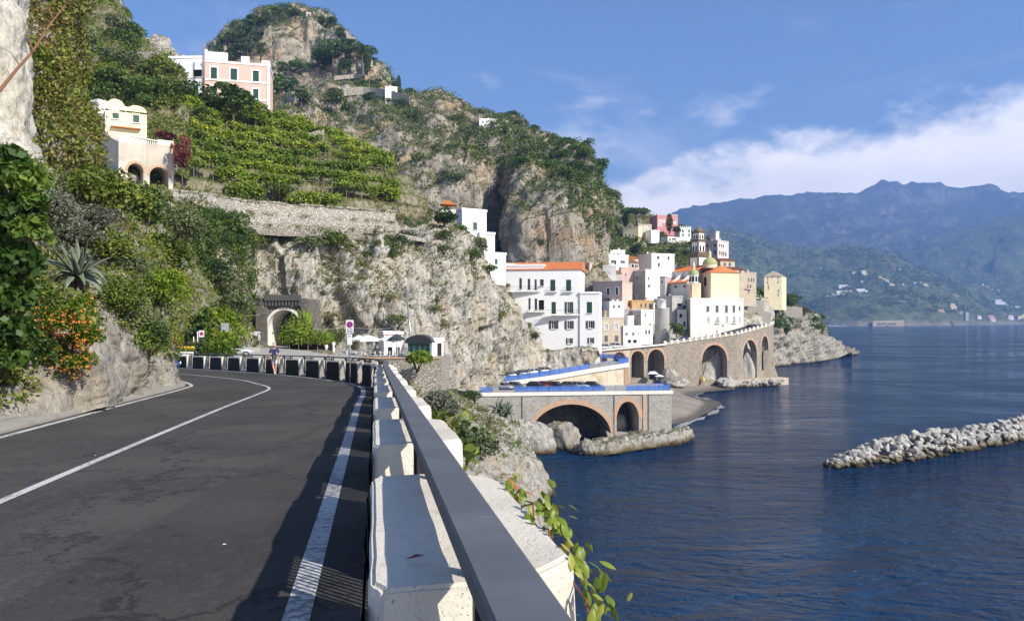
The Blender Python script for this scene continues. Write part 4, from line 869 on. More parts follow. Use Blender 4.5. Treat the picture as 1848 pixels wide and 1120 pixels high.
# ------------------------------------------------------------------ buildings
SHUT={'s':'shutter_green','k':'shutter_grey','p':'shutter_pale','g':'glass_dark','d':'door_dark','v':'void_dark'}
def wall_face(mb,A,B,zb,zt,holes,depth=0.22):
 """vertical wall A->B (seen left to right) with rectangular recesses"""
 A,B=np.asarray(A,float),np.asarray(B,float);d=B-A;L=np.linalg.norm(d);t=d/L;n=np.array((t[1],-t[0]))
 us=sorted({0.0,L}|{u for h in holes for u in(h[0],h[2])});zs=sorted({zb,zt}|{z for h in holes for z in(h[1],h[3])})
 pt=lambda u,z,o=0:(A[0]+t[0]*u-n[0]*o,A[1]+t[1]*u-n[1]*o,z)
 for u0,u1 in zip(us[:-1],us[1:]):
  for z0,z1 in zip(zs[:-1],zs[1:]):
   um,zm=(u0+u1)/2,(z0+z1)/2
   if any(h[0]<um<h[2]and h[1]<zm<h[3]for h in holes):continue
   mb.add([pt(u0,z0),pt(u1,z0),pt(u1,z1),pt(u0,z1)],[(0,1,2,3)])
 for(u0,z0,u1,z1)in holes:
  D=depth
  mb.add([pt(u0,z0),pt(u1,z0),pt(u1,z0,D),pt(u0,z0,D)],[(0,1,2,3)]);mb.add([pt(u0,z1),pt(u1,z1),pt(u1,z1,D),pt(u0,z1,D)],[(3,2,1,0)])
  mb.add([pt(u0,z0),pt(u0,z1),pt(u0,z1,D),pt(u0,z0,D)],[(3,2,1,0)]);mb.add([pt(u1,z0),pt(u1,z1),pt(u1,z1,D),pt(u1,z0,D)],[(0,1,2,3)])
def window(root,o0,A,B,h,style,surround=None,balcony=None):
 A,B=np.asarray(A,float),np.asarray(B,float);t=(B-A)/np.linalg.norm(B-A);n=np.array((t[1],-t[0]));T3=np.r_[t,0];N3=np.r_[n,0];u0,z0,u1,z1=h
 c=np.r_[A+t*(u0+u1)/2,(z0+z1)/2]-o0;w2,h2=(u1-u0)/2,(z1-z0)/2
 base='g' if style in 'oOw' else style
 nm='door' if style in 'dv' and h2>1.2 else 'window'
 W=MB();W.obox(c-N3*0.19,T3*w2,N3*0.03,(0,0,h2));Wo=W.build(nm,SHUT[base],root)
 f=MB();fw=0.07
 if style not in 'v':
  fm={'s':'shutter_green','k':'shutter_grey','d':'door_dark'}.get(style,'frame_white')
  for sx in(-1,1):f.obox(c-N3*0.13+T3*sx*(w2-fw/2),T3*fw/2,N3*0.035,(0,0,h2))
  f.obox(c-N3*0.13,T3*0.035,N3*0.035,(0,0,h2))
  f.obox(c-N3*0.13+np.array((0,0,h2-fw/2)),T3*w2*0.99,N3*0.036,(0,0,fw/2));f.obox(c-N3*0.13-np.array((0,0,h2-fw/2)),T3*w2*0.99,N3*0.036,(0,0,fw/2))
  f.build('frame',fm,Wo)
  if style in 'sk':
   for sx in(-1,1):
    l=MB();k=max(4,min(9,int(h2*2/0.22)))
    for i in range(k):l.obox(c-N3*0.14+T3*sx*w2*0.48+np.array((0,0,-h2*0.86+h2*1.72*(i+0.5)/k)),T3*w2*0.42,N3*0.02+np.array((0,0,0.03)),np.array((0,0,h2*0.72/k))-N3*0.02)
    l.build('shutter',SHUT[style],Wo)
  if style in 'oO':
   for sx in(-1,1):
    l=MB();l.obox(c+N3*0.05+T3*sx*(w2*1.5+0.02),T3*w2*0.48,N3*0.03,(0,0,h2));l.build('shutter','shutter_grey' if style=='o' else 'shutter_green',Wo)
 sl=MB();sl.obox(c+N3*0.06-np.array((0,0,h2+0.06)),T3*(w2+0.12),N3*0.12,(0,0,0.06));sl.build('sill','frame_white',Wo)
 if surround:
  s=MB();q=surround[1]
  for sx in(-1,1):s.obox(c+N3*0.03+T3*sx*(w2+q/2),T3*q/2,N3*0.05,(0,0,h2))
  s.obox(c+N3*0.031+np.array((0,0,h2+q/2)),T3*(w2+q),N3*0.051,(0,0,q/2));s.build('surround',surround[0],Wo)
 if balcony:
  s=MB();q,dp=balcony;zc=np.array((0,0,h2+0.2));s.obox(c-zc+N3*dp/2,T3*(w2+q),N3*dp/2,(0,0,0.08));s.build('balcony','frame_white',Wo)
  r=MB();rh=1.0
  for k in np.linspace(-1,1,max(5,int((w2+q)*2/0.25))):r.bar(c-zc+N3*(dp-0.05)+T3*k*(w2+q-0.05),c-zc+N3*(dp-0.05)+T3*k*(w2+q-0.05)+np.array((0,0,rh)),0.03)
  r.bar(c-zc+N3*(dp-0.05)-T3*(w2+q)+np.array((0,0,rh)),c-zc+N3*(dp-0.05)+T3*(w2+q)+np.array((0,0,rh)),0.05);r.build('balcony_rail','iron_black',Wo)
 return Wo
def bld(name,label,pts,ytop,ybot,mat,wins=(),roof='flat',rmat='white_plaster',cat='house',ref=0,back=None,group=None,mats=None,parent=None,rh=None,cornice=True,deep=3.0,lip=0.35):
 """pts: corners (px, d) seen left to right; heights read at corner ref; wins: (wall, x0, y0, x1, y1, style[, surround[, balcony]])"""
 c=[G(*p)for p in pts];zt=Z(ytop,pts[ref][1]);zb=Z(ybot,pts[ref][1])-deep
 if len(c)==2:
  d=c[1]-c[0];L=np.linalg.norm(d);aw=np.array((-d[1],d[0]))/L*(back or L*0.7);poly=[c[0],c[1],c[1]+aw,c[0]+aw]
 else:poly=[c[0],c[1],c[2],c[0]+c[2]-c[1]]
 ctr=sum(poly)/4;o0=np.r_[ctr,Z(ybot,pts[ref][1])]
 if parent is None:root=empty(name,o0);tag(root,label,cat,group)
 else:root=parent;o0=np.array(root.location)
 nv=len(c)-1;byw={i:[]for i in range(4)}
 for w_ in wins:
  i,x0,y0,x1,y1=w_[:5];A,B=c[i],c[i+1];u0,d0=upx(x0,A,B);u1,d1=upx(x1,A,B);dm=(d0+d1)/2;byw[i].append(((u0,Z(y1,dm),u1,Z(y0,dm)),w_[5:]))
 for i in range(4):
  A,B=poly[i],poly[(i+1)%4];mb=MB();L=np.linalg.norm(B-A);hs_=[]
  for h,ex in byw[i]:
   h=(max(0.06,h[0]),max(zb+0.1,h[1]),min(L-0.06,h[2]),min(zt-0.1,h[3]))
   if h[2]-h[0]>0.1 and h[3]-h[1]>0.1:hs_.append((h,ex))
  wall_face(mb,A-o0[:2],B-o0[:2],zb-o0[2],zt-o0[2],[(h[0],h[1]-o0[2],h[2],h[3]-o0[2])for h,ex in hs_]);mb.build('wall',(mats or{}).get(i,mat),root)
  for h,ex in hs_:window(root,o0,A,B,h,*ex)
 pl=[p-o0[:2]for p in poly];z=zt-o0[2]
 def grow(k):cc=sum(pl)/4;return[p+(p-cc)/np.linalg.norm(p-cc)*k for p in pl]
 if roof=='flat':
  mb=MB();mb.prism(grow(-0.02),z-0.25,z-0.01);mb.build('roof',rmat,root)
  if cornice:
   g1,g0=grow(0.18),grow(-0.35);mb=MB();n=4
   V=[(*p,z-0.12)for p in g1]+[(*p,z+lip)for p in g1]+[(*p,z+lip)for p in g0]+[(*p,z-0.1)for p in g0]
   for i in range(n):
    j=(i+1)%n
    for r in range(3):mb.add([V[r*n+i],V[r*n+j],V[(r+1)*n+j],V[(r+1)*n+i]],[(0,1,2,3)])
    mb.add([V[i],V[j],(*pl[j],z-0.12),(*pl[i],z-0.12)],[(3,2,1,0)])
   mb.build('parapet',mat if mat!='pink_plaster' else 'white_plaster',root)
  w_x=np.linalg.norm(pl[1]-pl[0])
  if parent is None and w_x>4 and cat!='tower' and 200<pts[0][1]<500:
   gg=np.random.default_rng(int(pts[0][0]*7+ytop));e1,e2=pl[1]-pl[0],pl[3]-pl[0]
   for kk in range(int(gg.integers(1,4))):
    q=pl[0]+e1*gg.uniform(.12,.88)+e2*gg.uniform(.1,.5)
    if gg.random()<.5:MB().box((q[0]-.3,q[1]-.3,z-.1),(q[0]+.3,q[1]+.3,z+gg.uniform(.9,1.6))).build('chimney',mat,root)
    else:MB().bar((*q,z-.1),(*q,z+2.4),.06).bar((q[0]-.5,q[1],z+2.2),(q[0]+.5,q[1],z+2.2),.05).build('aerial','steel_grey',root)
 elif roof in('gable','gable2','hip'):
  g=grow(0.45);h=rh or 2.0
  if roof=='gable2':g=g[1:]+g[:1]
  m0,m1=(g[0]+g[3])/2,(g[1]+g[2])/2
  if roof=='hip':m0,m1=m0+(m1-m0)*0.28,m1+(m0-m1)*0.28
  V=[(*p,z-0.05)for p in g]+[(*m0,z+h),(*m1,z+h)];mb=MB();mb.add(V,[(0,1,5,4),(1,2,5),(2,3,4,5),(3,0,4),(3,2,1,0)]);ro=mb.build('roof',rmat,root)
  # tile courses as real ribs down the front slope
  rb=MB();a0,a1,b0,b1=map(np.array,(V[0],V[1],V[4],V[5]));n=max(6,int(np.linalg.norm(a1-a0)/0.55))
  for i in range(n):
   f=(i+0.5)/n;rb.bar(a0+(a1-a0)*f+(0,0,0.05),b0+(b1-b0)*f+(0,0,0.05),0.2,0.10)
  rb.build('tile_course',rmat,ro)
 return root
def zoom(x0,y0,k):return lambda*q:tuple((x0+v/k)if i%2==0 else(y0+v/k)for i,v in enumerate(q))
# ---- the white house on the cliff
z5=zoom(860,360,3.6125)
def W5(i,L,*ex):return[(i,*z5(*q[:4]),*(q[4:]or ex))for q in L]
wh=bld('white_house','big whitewashed cliffside house with orange tile roof and many shuttered windows',[(905,179),(1047,176)],487,640,'clean_white',W5(0,[(278,512,295,585,'k'),(333,516,350,588,'k'),(378,520,392,590,'k'),(413,520,438,563,'k'),(480,522,513,596,'s',None,(0.5,0.5)),(583,522,616,596,'s',None,(0.5,0.5)),(338,642,352,718,'k'),(378,645,395,718,'k'),(405,655,440,718,'v'),(488,667,517,745,'s'),(590,667,617,740,'O'),(488,790,518,842,'o'),(590,790,619,842,'o'),(596,903,617,938,'o')]),'gable','terracotta',rh=2.0,back=12,deep=3)
bld('wing','',[(1046.5,175.7),(1082,175)],529,650,'clean_white',W5(0,[(718,667,753,740,'s'),(728,790,756,838,'o'),(735,900,756,936,'o')]),parent=wh,back=9,deep=2)
bld('wing','',[(888,184),(906,181)],479,560,'clean_white',W5(0,[(165,512,200,585,'d')]),parent=wh,back=9)
bld('wing','',[(903,179.6),(981,178)],480,520,'clean_white',[],parent=wh,back=9,deep=0)
def balc(x0,x1,y,d,dep,o0=None):
 a,b=G(x0,d),G(x1,d);s=MB();t=(b-a);L=np.linalg.norm(t);t/=L;n=np.array((t[1],-t[0]));c=np.r_[(a+b)/2+n*dep/2,Z(y,d)]-np.array(wh.location)
 s.obox(c,np.r_[t*L/2,0],np.r_[n*dep/2,0],(0,0,0.13));w_=s.build('balcony','frame_white',wh);r=MB()
 for k in np.linspace(-1,1,int(L/0.3)):r.bar(c+np.r_[n*(dep/2-0.06)+t*k*L/2,0.1],c+np.r_[n*(dep/2-0.06)+t*k*L/2,1.1],0.03)
 r.bar(c+np.r_[n*(dep/2-0.06)-t*L/2,1.1],c+np.r_[n*(dep/2-0.06)+t*L/2,1.1],0.05);r.build('balcony_rail','iron_black',w_)
balc(*z5(185,0)[:1],*z5(415,0)[:1],z5(0,598)[1],178.2,1.0);balc(*z5(330,0)[:1],*z5(447,0)[:1],z5(0,730)[1],178.0,1.2);balc(*z5(450,0)[:1],*z5(668,0)[:1],z5(0,752)[1],176.8,1.2)
# ---- houses of the town
z3=zoom(1080,440,6.222)
def W3(i,L,*ex):return[(i,*z3(*q[:4]),*(q[4:]or ex))for q in L]
TG='old houses of the seaside town'
bld('pink_palazzo','dusty pink palazzo with tall green shutters behind the white house',[(1070,290),(1123,282),(1141,296)],508,560,'dusty_pink',W3(0,[(92,495,125,570,'s',('frame_white',0.3)),(193,490,222,570,'s',('frame_white',0.3)),(95,610,125,680,'k'),(197,605,225,680,'k')]),ref=1,group=TG,mats={1:'pink_plaster'},cat='palazzo')  # sunlit right wall coloured a lighter pink than the shaded left one
bld('beige_house','beige two-storey house beside the parked vans on the viaduct road',[(1083,269),(1126,272)],574,622,'beige_plaster',W3(0,[(65,897,103,965,'p',('frame_white',0.25)),(180,895,220,965,'p',('frame_white',0.25)),(66,1030,105,1100,'k'),(183,1030,222,1100,'k')]),group=TG,back=9)
bld('small_rooftop_house','small peach rooftop room above the beige house',[(1092,277),(1112,278)],562,580,'peach_plaster',W3(0,[(72,795,90,822,'g')]),group=TG,back=6)
bld('white_tower_house','tall narrow white house between stone bastion and stacked white houses',[(1140,284),(1157,276),(1178,279)],560,622,'clean_white',W3(1,[(520,780,538,825,'g'),(572,890,593,920,'g'),(525,965,545,1010,'k'),(560,965,582,1010,'k')])+W3(0,[(440,785,455,825,'g')]),ref=1,group=TG,mats={0:'grey_plaster'})
bld('white_terraced_house','low white terraced house with small dark windows above the viaduct',[(1125,271),(1157,273)],589,622,'white_plaster',W3(0,[(302,993,328,1030,'g'),(378,990,405,1030,'g'),(440,998,455,1020,'g'),(330,1075,365,1108,'v'),(390,1075,430,1108,'v')]),group=TG,back=7)
bld('white_block','plain white windowless block on the terraced house',[(1133,275),(1144,276)],571,592,'clean_white',[],group=TG,back=4)
bld('grey_house','grey-walled house with two small windows behind the white block',[(1126,284),(1157,285)],559,595,'grey_plaster',W3(0,[(365,785,387,815,'g'),(440,785,455,825,'g')]),group=TG,back=8)
bld('ochre_house','low ochre house with grey shutters under the church aisle',[(1141,288),(1179,290)],543,566,'ochre_plaster',W3(0,[(470,672,488,712,'k'),(520,668,540,715,'k'),(567,668,590,715,'k')]),group=TG,back=8)
bld('stepped_house','white corner house, shaded wall coloured grey, with three rows of small windows',[(1140,312),(1165,304),(1191,310)],487,548,'white_plaster',W3(0,[(388,355,400,397,'g'),(422,355,440,410,'g'),(470,370,485,410,'g'),(388,460,403,500,'g'),(428,460,445,500,'g'),(470,458,487,498,'g')])+W3(1,[(553,370,573,405,'g'),(555,455,580,492,'g')]),ref=1,group=TG,mats={0:'grey_plaster'})  # shade of the left wall is put into its grey colour
bld('mauve_house','greyish mauve house with one window left of the stepped corner house',[(1121,308),(1153,312)],483,515,'dusty_pink',W3(0,[(300,330,315,365,'g')]),group=TG,back=9)
bld('tall_white_house','tall white house with a blue arched niche high in the town',[(1152,332),(1176,322),(1217,327)],458,500,'clean_white',W3(1,[(655,135,685,170,'k'),(665,212,690,255,'k'),(710,138,722,160,'g'),(775,137,798,178,'k')]),ref=1,group=TG)
bld('small_red_roof_house','small house with dark red roof and dark windows beside the tall white house',[(1138,316),(1153,318)],474,490,'grey_plaster',W3(0,[(372,232,398,268,'v'),(410,235,445,268,'g')]),'gable','old_terracotta',group=TG,back=7,rh=1.6)
bld('red_roofed_cottage','grey cottage with red tile roof behind the pink palazzo',[(1096,300),(1122,302)],493,512,'grey_plaster',W3(0,[(150,330,175,372,'p')]),'gable','old_terracotta',group=TG,back=7,rh=1.4)
bld('pink_turret_house','slim pink house with lit wall right of the orange-roofed white house',[(1050,300),(1064,296),(1082,302)],475,515,'dusty_pink',[(0,1052,495,1058,510,'k')],ref=1,group=TG,mats={1:'pink_plaster'})  # the lit right wall gets its brightness from a paler pink
bld('white_villa','sprawling white villa with stepped roofs under the big cliff',[(1015,312),(1093,310)],459,500,'clean_white',W5(0,[(660,393,688,417,'g'),(705,405,725,430,'g'),(757,400,772,425,'g')]),group=TG,back=10)
bld('white_villa_top_storey','white upper storey with three small windows atop the white villa',[(1049,316),(1092,315)],445,461,'clean_white',W5(0,[(705,352,724,383,'g'),(757,350,772,378,'g')]),group=TG,back=8)
bld('rounded_white_house','white house with wide dark windows right of the white villa',[(1081,306),(1134,310)],460,505,'clean_white',W5(0,[(808,397,832,435,'g'),(838,397,862,435,'g'),(877,395,912,415,'g'),(938,398,968,416,'g')]),group=TG,back=9)
bld('white_attic_house','white attic storey with a row of windows above the rounded white house',[(1092,313),(1128,314)],452,462,'clean_white',W5(0,[(868,350,880,370,'g'),(890,350,904,370,'g'),(915,350,930,370,'g')]),group=TG,back=6)
bld('shadow_house','grey stone house in shade below the red-roofed cottage',[(1088,298),(1112,300)],480,512,'grey_plaster',W3(0,[(42,305,72,350,'g')]),group=TG,back=6)
for i,(pts,yt,yb,mt,wn,lab)in enumerate([([(1100,276),(1126,277)],545,566,'clean_white',[(0,1106,550,1110,556,'g'),(0,1115,550,1119,556,'g')],'small white house wedged between pink palazzo and beige house'),([(1180,318),(1200,316)],500,528,'grey_plaster',[(0,1185,505,1189,511,'g'),(0,1192,506,1196,512,'g'),(0,1186,516,1190,522,'g')],'grey house with small windows behind the left end of the church aisle'),([(1204,304),(1222,302)],552,600,'grey_plaster',[(0,1208,560,1212,570,'v'),(0,1214,575,1219,584,'v')],'shaded grey house between bastion and rectory, left one'),([(1222,300),(1240,299)],560,606,'old_white',[(0,1226,566,1231,573,'v'),(0,1233,580,1237,588,'k')],'shaded white house between bastion and rectory, right one'),([(1100,322),(1124,324)],470,488,'clean_white',[(0,1106,475,1110,481,'g'),(0,1114,475,1118,481,'g')],'small white house with two windows above the red-roofed cottage'),([(1128,322),(1152,324)],466,486,'peach_plaster',[(0,1132,470,1136,477,'k'),(0,1141,470,1145,477,'k')],'peach house with grey shutters left of the tall white house'),([(1190,330),(1222,332)],478,500,'white_plaster',[(0,1196,484,1200,491,'g'),(0,1207,484,1211,491,'g')],'white house peeping above the church nave roof'),([(1300,335),(1326,338)],470,492,'beige_plaster',[(0,1306,474,1310,480,'k'),(0,1315,474,1319,480,'k')],'beige house behind the orange apse roof'),([(1160,292),(1182,294)],548,570,'old_white',[(0,1166,553,1170,560,'g'),(0,1174,553,1178,560,'g')],'old white house behind the tall narrow white house')]):
 bld('town_house',lab,pts,yt,yb,mt,wn,['flat','flat','flat','flat','gable','gable','flat','gable','flat'][i],['white_plaster','white_plaster','grey_plaster','old_white','old_terracotta','terracotta','white_plaster','old_terracotta','old_white'][i],group=TG,back=8,rh=1.3)
 # round stone bastion and its little terrace
def bastion():
 c=G(1195,288);root=empty('stone_bastion',(*c,12));tag(root,'grey stone bastion tower with a small white turret below the church nave','bastion')
 MB().lathe((0,0,-6),[(2.95,0),(2.6,Z(557,288)-6),(2.75,Z(557,288)-5.7),(0,Z(557,288)-5.7)],20).build('tower','grey_plaster',root,True)
 MB().lathe((-0.2,0.4,Z(557,288)-12),[(1.7,0),(1.7,3.2),(1.9,3.25),(0,3.6)],16).build('turret','white_plaster',root,True)
bastion()
bld('stair_house','white stair house with dark arch beside the stone bastion',[(1213,300),(1232,303)],535,600,'grey_plaster',W3(0,[(915,545,945,605,'v'),(960,545,985,605,'v'),(885,668,930,700,'v')]),group=TG,back=8)
# ---- church
z4=zoom(1170,400,5.09)
def W4(i,L,*ex):return[(i,*z4(*q[:4]),*(q[4:]or ex))for q in L]
bld('white_rectory','large plain white rectory block above the viaduct below the church apse',[(1237,306),(1246,294),(1342,299)],539,606,'old_white',W4(1,[(533,775,560,825,'k'),(618,768,645,830,'k'),(705,768,730,832,'k'),(775,768,797,832,'k'),(832,775,845,818,'k'),(540,880,562,925,'p'),(622,878,648,930,'p',None,(0.4,0.5)),(710,868,732,925,'p'),(778,868,798,928,'p',None,(0.4,0.5)),(834,873,846,915,'p'),(678,945,690,958,'v'),(625,1000,636,1012,'v')]),ref=1,cat='rectory',mats={0:'grey_plaster'})  # shaded left side coloured grey against the sunlit white front
def church():
 root=empty('church',(X(1270,312),312,Z(545,312)));o0=np.array(root.location)
 tag(root,'cream church with orange roofs, tiled dome and buttressed nave above the sea','church')
 bld('','',[(1262,320),(1283,303),(1334,306)],491,548,'peach_plaster',W4(0,[(508,508,534,592,'v')]),'hip','terracotta',ref=1,parent=root,rh=2.9,mats={1:'cream_plaster',0:'peach_plaster'},deep=1)  # light put into the colours: sunlit front cream, shaded left side peach
 # aisle and nave running to the left
 bld('','',[(1179,330),(1240,311)],511,548,'white_plaster',W4(0,[(74,598,97,614,'v'),(152,592,175,609,'v'),(238,588,262,606,'v'),(322,584,344,602,'v')]),roof=None,parent=root,back=6,deep=1)
 a,b=G(1177,329.5),G(1240,310);t=(b-a)/np.linalg.norm(b-a);n=np.array((t[1],-t[0]));z0,z1=Z(511,320),Z(503,324)
 mb=MB();q=[np.r_[a+n*0.5,z0]-o0,np.r_[b+n*0.5,z0]-o0,np.r_[b-n*6,z1+0.4]-o0,np.r_[a-n*6,z1+0.4]-o0];mb.add(q+[p-(0,0,0.3)for p in q],[(0,1,2,3),(0,4,5,1),(3,7,4,0)]);ro=mb.build('aisle_roof','terracotta',root)
 rb=MB()
 for f in np.linspace(0.01,0.99,44):rb.bar(q[0]+(q[1]-q[0])*f+(0,0,.05),q[3]+(q[2]-q[3])*f+(0,0,.05),0.22,0.1)
 rb.build('tile_course','terracotta',ro)
 a2,b2=a+t*4-n*6,b-n*6;zt=Z(491.5,330)
 mb=MB();mb.add([np.r_[a2,z0]-o0,np.r_[b2,z0]-o0,np.r_[b2,zt]-o0,np.r_[a2,zt]-o0,np.r_[a2-n*9,z0]-o0,np.r_[a2-n*9,zt]-o0,np.r_[a2-n*4.5,zt+2.0]-o0],[(0,1,2,3),(4,0,3,6,5)]);mb.build('nave_wall','white_plaster',root)
 q=[np.r_[a2+n*0.5-t*0.4,zt-0.1]-o0,np.r_[b2+n*0.5,zt-0.1]-o0,np.r_[b2-n*4.5,zt+2.2]-o0,np.r_[a2-n*4.5-t*0.4,zt+2.2]-o0,np.r_[b2-n*9.5,zt-0.1]-o0,np.r_[a2-n*9.5-t*0.4,zt-0.1]-o0];mb=MB();mb.add(q,[(0,1,2,3),(3,2,4,5)]);ro=mb.build('nave_roof','terracotta',root)
 rb=MB()
 for f in np.linspace(0.01,0.99,40):rb.bar(q[0]+(q[1]-q[0])*f+(0,0,.05),q[3]+(q[2]-q[3])*f+(0,0,.05),0.22,0.1)
 rb.build('tile_course','terracotta',ro)
 L=np.linalg.norm(b-a)
 for f in(0.30,0.55,0.82):
  p=a+t*L*f;mb=MB();th=t*0.45;A_,B_,C_=np.r_[p-n*0.6,z0+0.5],np.r_[p-n*6,z0+0.3],np.r_[p-n*6,zt-0.6]
  V=[v+np.r_[th*s,0]-o0 for s in(-1,1)for v in(A_,B_,C_)];mb.add(V,[(0,1,2),(5,4,3),(0,2,5,3),(0,3,4,1)]);mb.build('buttress','clean_white',root)
  # corner turret with ribbed cupola and lantern
 c=np.r_[G(1252,303),0];s=303/S;ze=lambda y:Z(y,303)
 mb=MB();mb.box((c[0]-1.9,c[1]-1.5,ze(548)),(c[0]+2.4,c[1]+3,ze(511)));mb.box((c[0]-1.2,c[1]-2.4,ze(540)),(c[0]+1.3,c[1]-1.4,ze(512)));mb.v=[tuple(np.array(v)-o0)for v in mb.v];mb.build('turret_base','peach_plaster',root)
 mb=MB().lathe(c-o0+np.array((0,0,ze(511))),[(2.2,0),(2.2,0.2),(1.7,0.25),(1.7,2.8),(2.0,2.9),(2.0,3.1)],8);tu=mb.build('turret','white_plaster',root)
 for k in range(8):
  a_=math.pi/8+k*math.pi/4;MB().obox(c-o0+np.array((math.cos(a_)*1.55,math.sin(a_)*1.55,ze(511)+1.5)),(math.cos(a_)*0.12,math.sin(a_)*0.12,0),(-math.sin(a_)*0.4,math.cos(a_)*0.4,0),(0,0,0.95)).build('opening','void_dark',tu)
 MB().lathe(c-o0+np.array((0,0,ze(511)+3.1)),[(1.95,0),(1.85,0.7),(1.5,1.4),(0.95,1.9),(0.5,2.1)],16).build('cupola','dome_tiles',root,True)
 MB().lathe(c-o0+np.array((0,0,ze(511)+5.1)),[(0.55,0),(0.5,1.6),(0.65,1.7),(0.3,2.3),(0.08,3.0),(0.0,4.0)],8).build('lantern','cream_plaster',root)
 # main dome
 c=np.r_[G(1281,316),0];ze=lambda y:Z(y,316);c0=c-o0
 MB().lathe(c0+np.array((0,0,ze(484))),[(2.9,0),(2.9,1.4),(3.05,1.5)],20).build('dome_drum','cream_plaster',root)
 MB().lathe(c0+np.array((0,0,ze(477.5))),[(2.95,0),(2.85,0.7),(2.5,1.5),(1.9,2.2),(1.1,2.7),(0.45,2.9)],24).build('dome','dome_tiles',root,True)
 MB().lathe(c0+np.array((0,0,ze(464.5))),[(0.6,0),(0.55,1.7),(0.75,1.8),(0.35,2.3),(0.1,2.8),(0.05,3.9),(0.0,4.0)],8).build('lantern','cream_plaster',root)
 MB().bar(c0+np.array((0,0,ze(464.5)+3.4)),c0+np.array((0,0,ze(464.5)+5)),0.08).build('cross','iron_black',root)
church()
def bell_tower():
 d=326;c=G(1260.5,d);k=d/S;root=empty('bell_tower',(*c,Z(484,d)));o=Z(484,d);ze=lambda y:Z(y,d)-o
 tag(root,'brown and white baroque bell tower of four arcaded tiers beside the dome','bell tower')
 rot=math.radians(30)
 def sq(h):return[np.array((math.cos(a+rot)*h*1.414,math.sin(a+rot)*h*1.414))for a in(math.pi/4,3*math.pi/4,5*math.pi/4,7*math.pi/4)]
 def tier(y0,y1,h,nm,mat,arch):
  t=MB().prism(sq(h),ze(y0),ze(y1)).build(nm,mat,root);zl,zh=ze(y0),ze(y1);s=sq(h)
  for i in range(4):
   a,b=s[i],s[(i+1)%4];tt=(b-a)/np.linalg.norm(b-a);n=np.array((tt[1],-tt[0]));L=np.linalg.norm(b-a)
   for f in arch[0]:
    cc=a+(b-a)*f;w_=L*arch[1];H=zh-zl;m_=MB()
    for q,e,mt in((1.35,0.03,'clean_white'),(1.0,0.06,'void_dark')):
     pts=[(-w_*q,H*0.14),(w_*q,H*0.14)]+[(w_*q*math.cos(th),H*0.55+w_*q*math.sin(th))for th in np.linspace(0,math.pi,9)]
     V=[(*(cc+tt*u+n*e),zl+v)for u,v in pts]+[(*(cc+tt*u-n*0.02),zl+v)for u,v in pts];N_=len(pts)
     mm=MB().add(V,[tuple(range(N_))]+[(j,N_+j,N_+(j+1)%N_,(j+1)%N_)for j in range(N_)]);mm.build('arch_surround' if q>1.2 else 'bell_opening',mt,t)
   for f in(0.02,0.98):
    cc=a+(b-a)*f;MB().obox((*(cc+n*0.05),(zl+zh)/2),np.r_[tt*L*0.06,0],np.r_[n*0.12,0],(0,0,(zh-zl)/2)).build('pilaster','brown_stone',t)
 def corn(y,h,th,mat='brown_stone'):
  p=MB();p.prism(sq(h-0.25),ze(y)-th*0.5,ze(y)-th*0.001);p.prism(sq(h),ze(y),ze(y)+th*0.6);p.prism(sq(h+0.2),ze(y)+th*0.601,ze(y)+th);p.build('cornice',mat,root)
 tier(510,463,2.55,'base_tier','clean_white',((0.5,),0.13));corn(463,2.95,1.0)
 corn(458.5,2.9,0.5)
 bm_=MB()
 for p,q in zip(sq(2.95),sq(2.95)[1:]+sq(2.95)[:1]):
  for f in np.linspace(0,1,9):bm_.bar((*(p+(q-p)*f),ze(457)),(*(p+(q-p)*f),ze(454.5)),0.16)
  bm_.bar((*p,ze(454.5)),(*q,ze(454.5)),0.25)
 bm_.build('balustrade','brown_stone',root)
 tier(457,436,2.0,'second_tier','clean_white',((0.3,0.7),0.095));corn(436,2.25,0.8)
 tier(433,420,1.65,'third_tier','clean_white',((0.3,0.7),0.10));corn(420,1.95,0.6)
 MB().lathe((0,0,ze(417.5)),[(1.9,0),(1.75,0.5),(1.2,1.0),(0.6,1.2),(0.5,1.5),(0.0,1.6)],12).build('cap','brown_stone',root,True)
bell_tower()
bld('lilac_palazzo','tall pale lilac palazzo with roof tower behind the bell tower',[(1268,362),(1295,348),(1315,356)],434,490,'lilac_plaster',W4(1,[(648,205,658,230,'k'),(668,208,677,232,'k'),(684,212,694,236,'k'),(652,268,662,305,'k'),(671,272,681,310,'k'),(688,276,698,314,'k'),(706,280,718,318,'k')])+W4(0,[(602,205,622,232,'k'),(602,262,622,300,'k'),(530,210,552,235,'k')]),ref=1,cat='palazzo')
bld('roof_tower_room','square roof room with overhanging cornice on the lilac palazzo',[(1281,362),(1292,357),(1298,360)],418,436,'lilac_plaster',[],ref=1)
bld('beige_annex','beige house with brown roof just right of the church apse',[(1322,325),(1343,327)],486,545,'beige_plaster',W4(0,[(835,445,852,472,'k'),(835,500,852,560,'p')]),'gable','old_terracotta',group=TG,back=9,rh=1.3)
z6=zoom(1080,360,3.7325)
def W6(i,L,*ex):return[(i,*z6(*q[:4]),*(q[4:]or ex))for q in L]
bld('beige_apartment_house','beige apartment house with balcony between church and headland tower',[(1343,345),(1365,347)],492,540,'beige_plaster',W6(0,[(1008,530,1016,555,'k'),(1025,530,1034,555,'k'),(1042,530,1050,555,'k'),(1003,570,1010,598,'k',None,(1.2,0.7)),(1020,572,1028,598,'k'),(1008,605,1016,630,'k')]),group=TG,back=9)
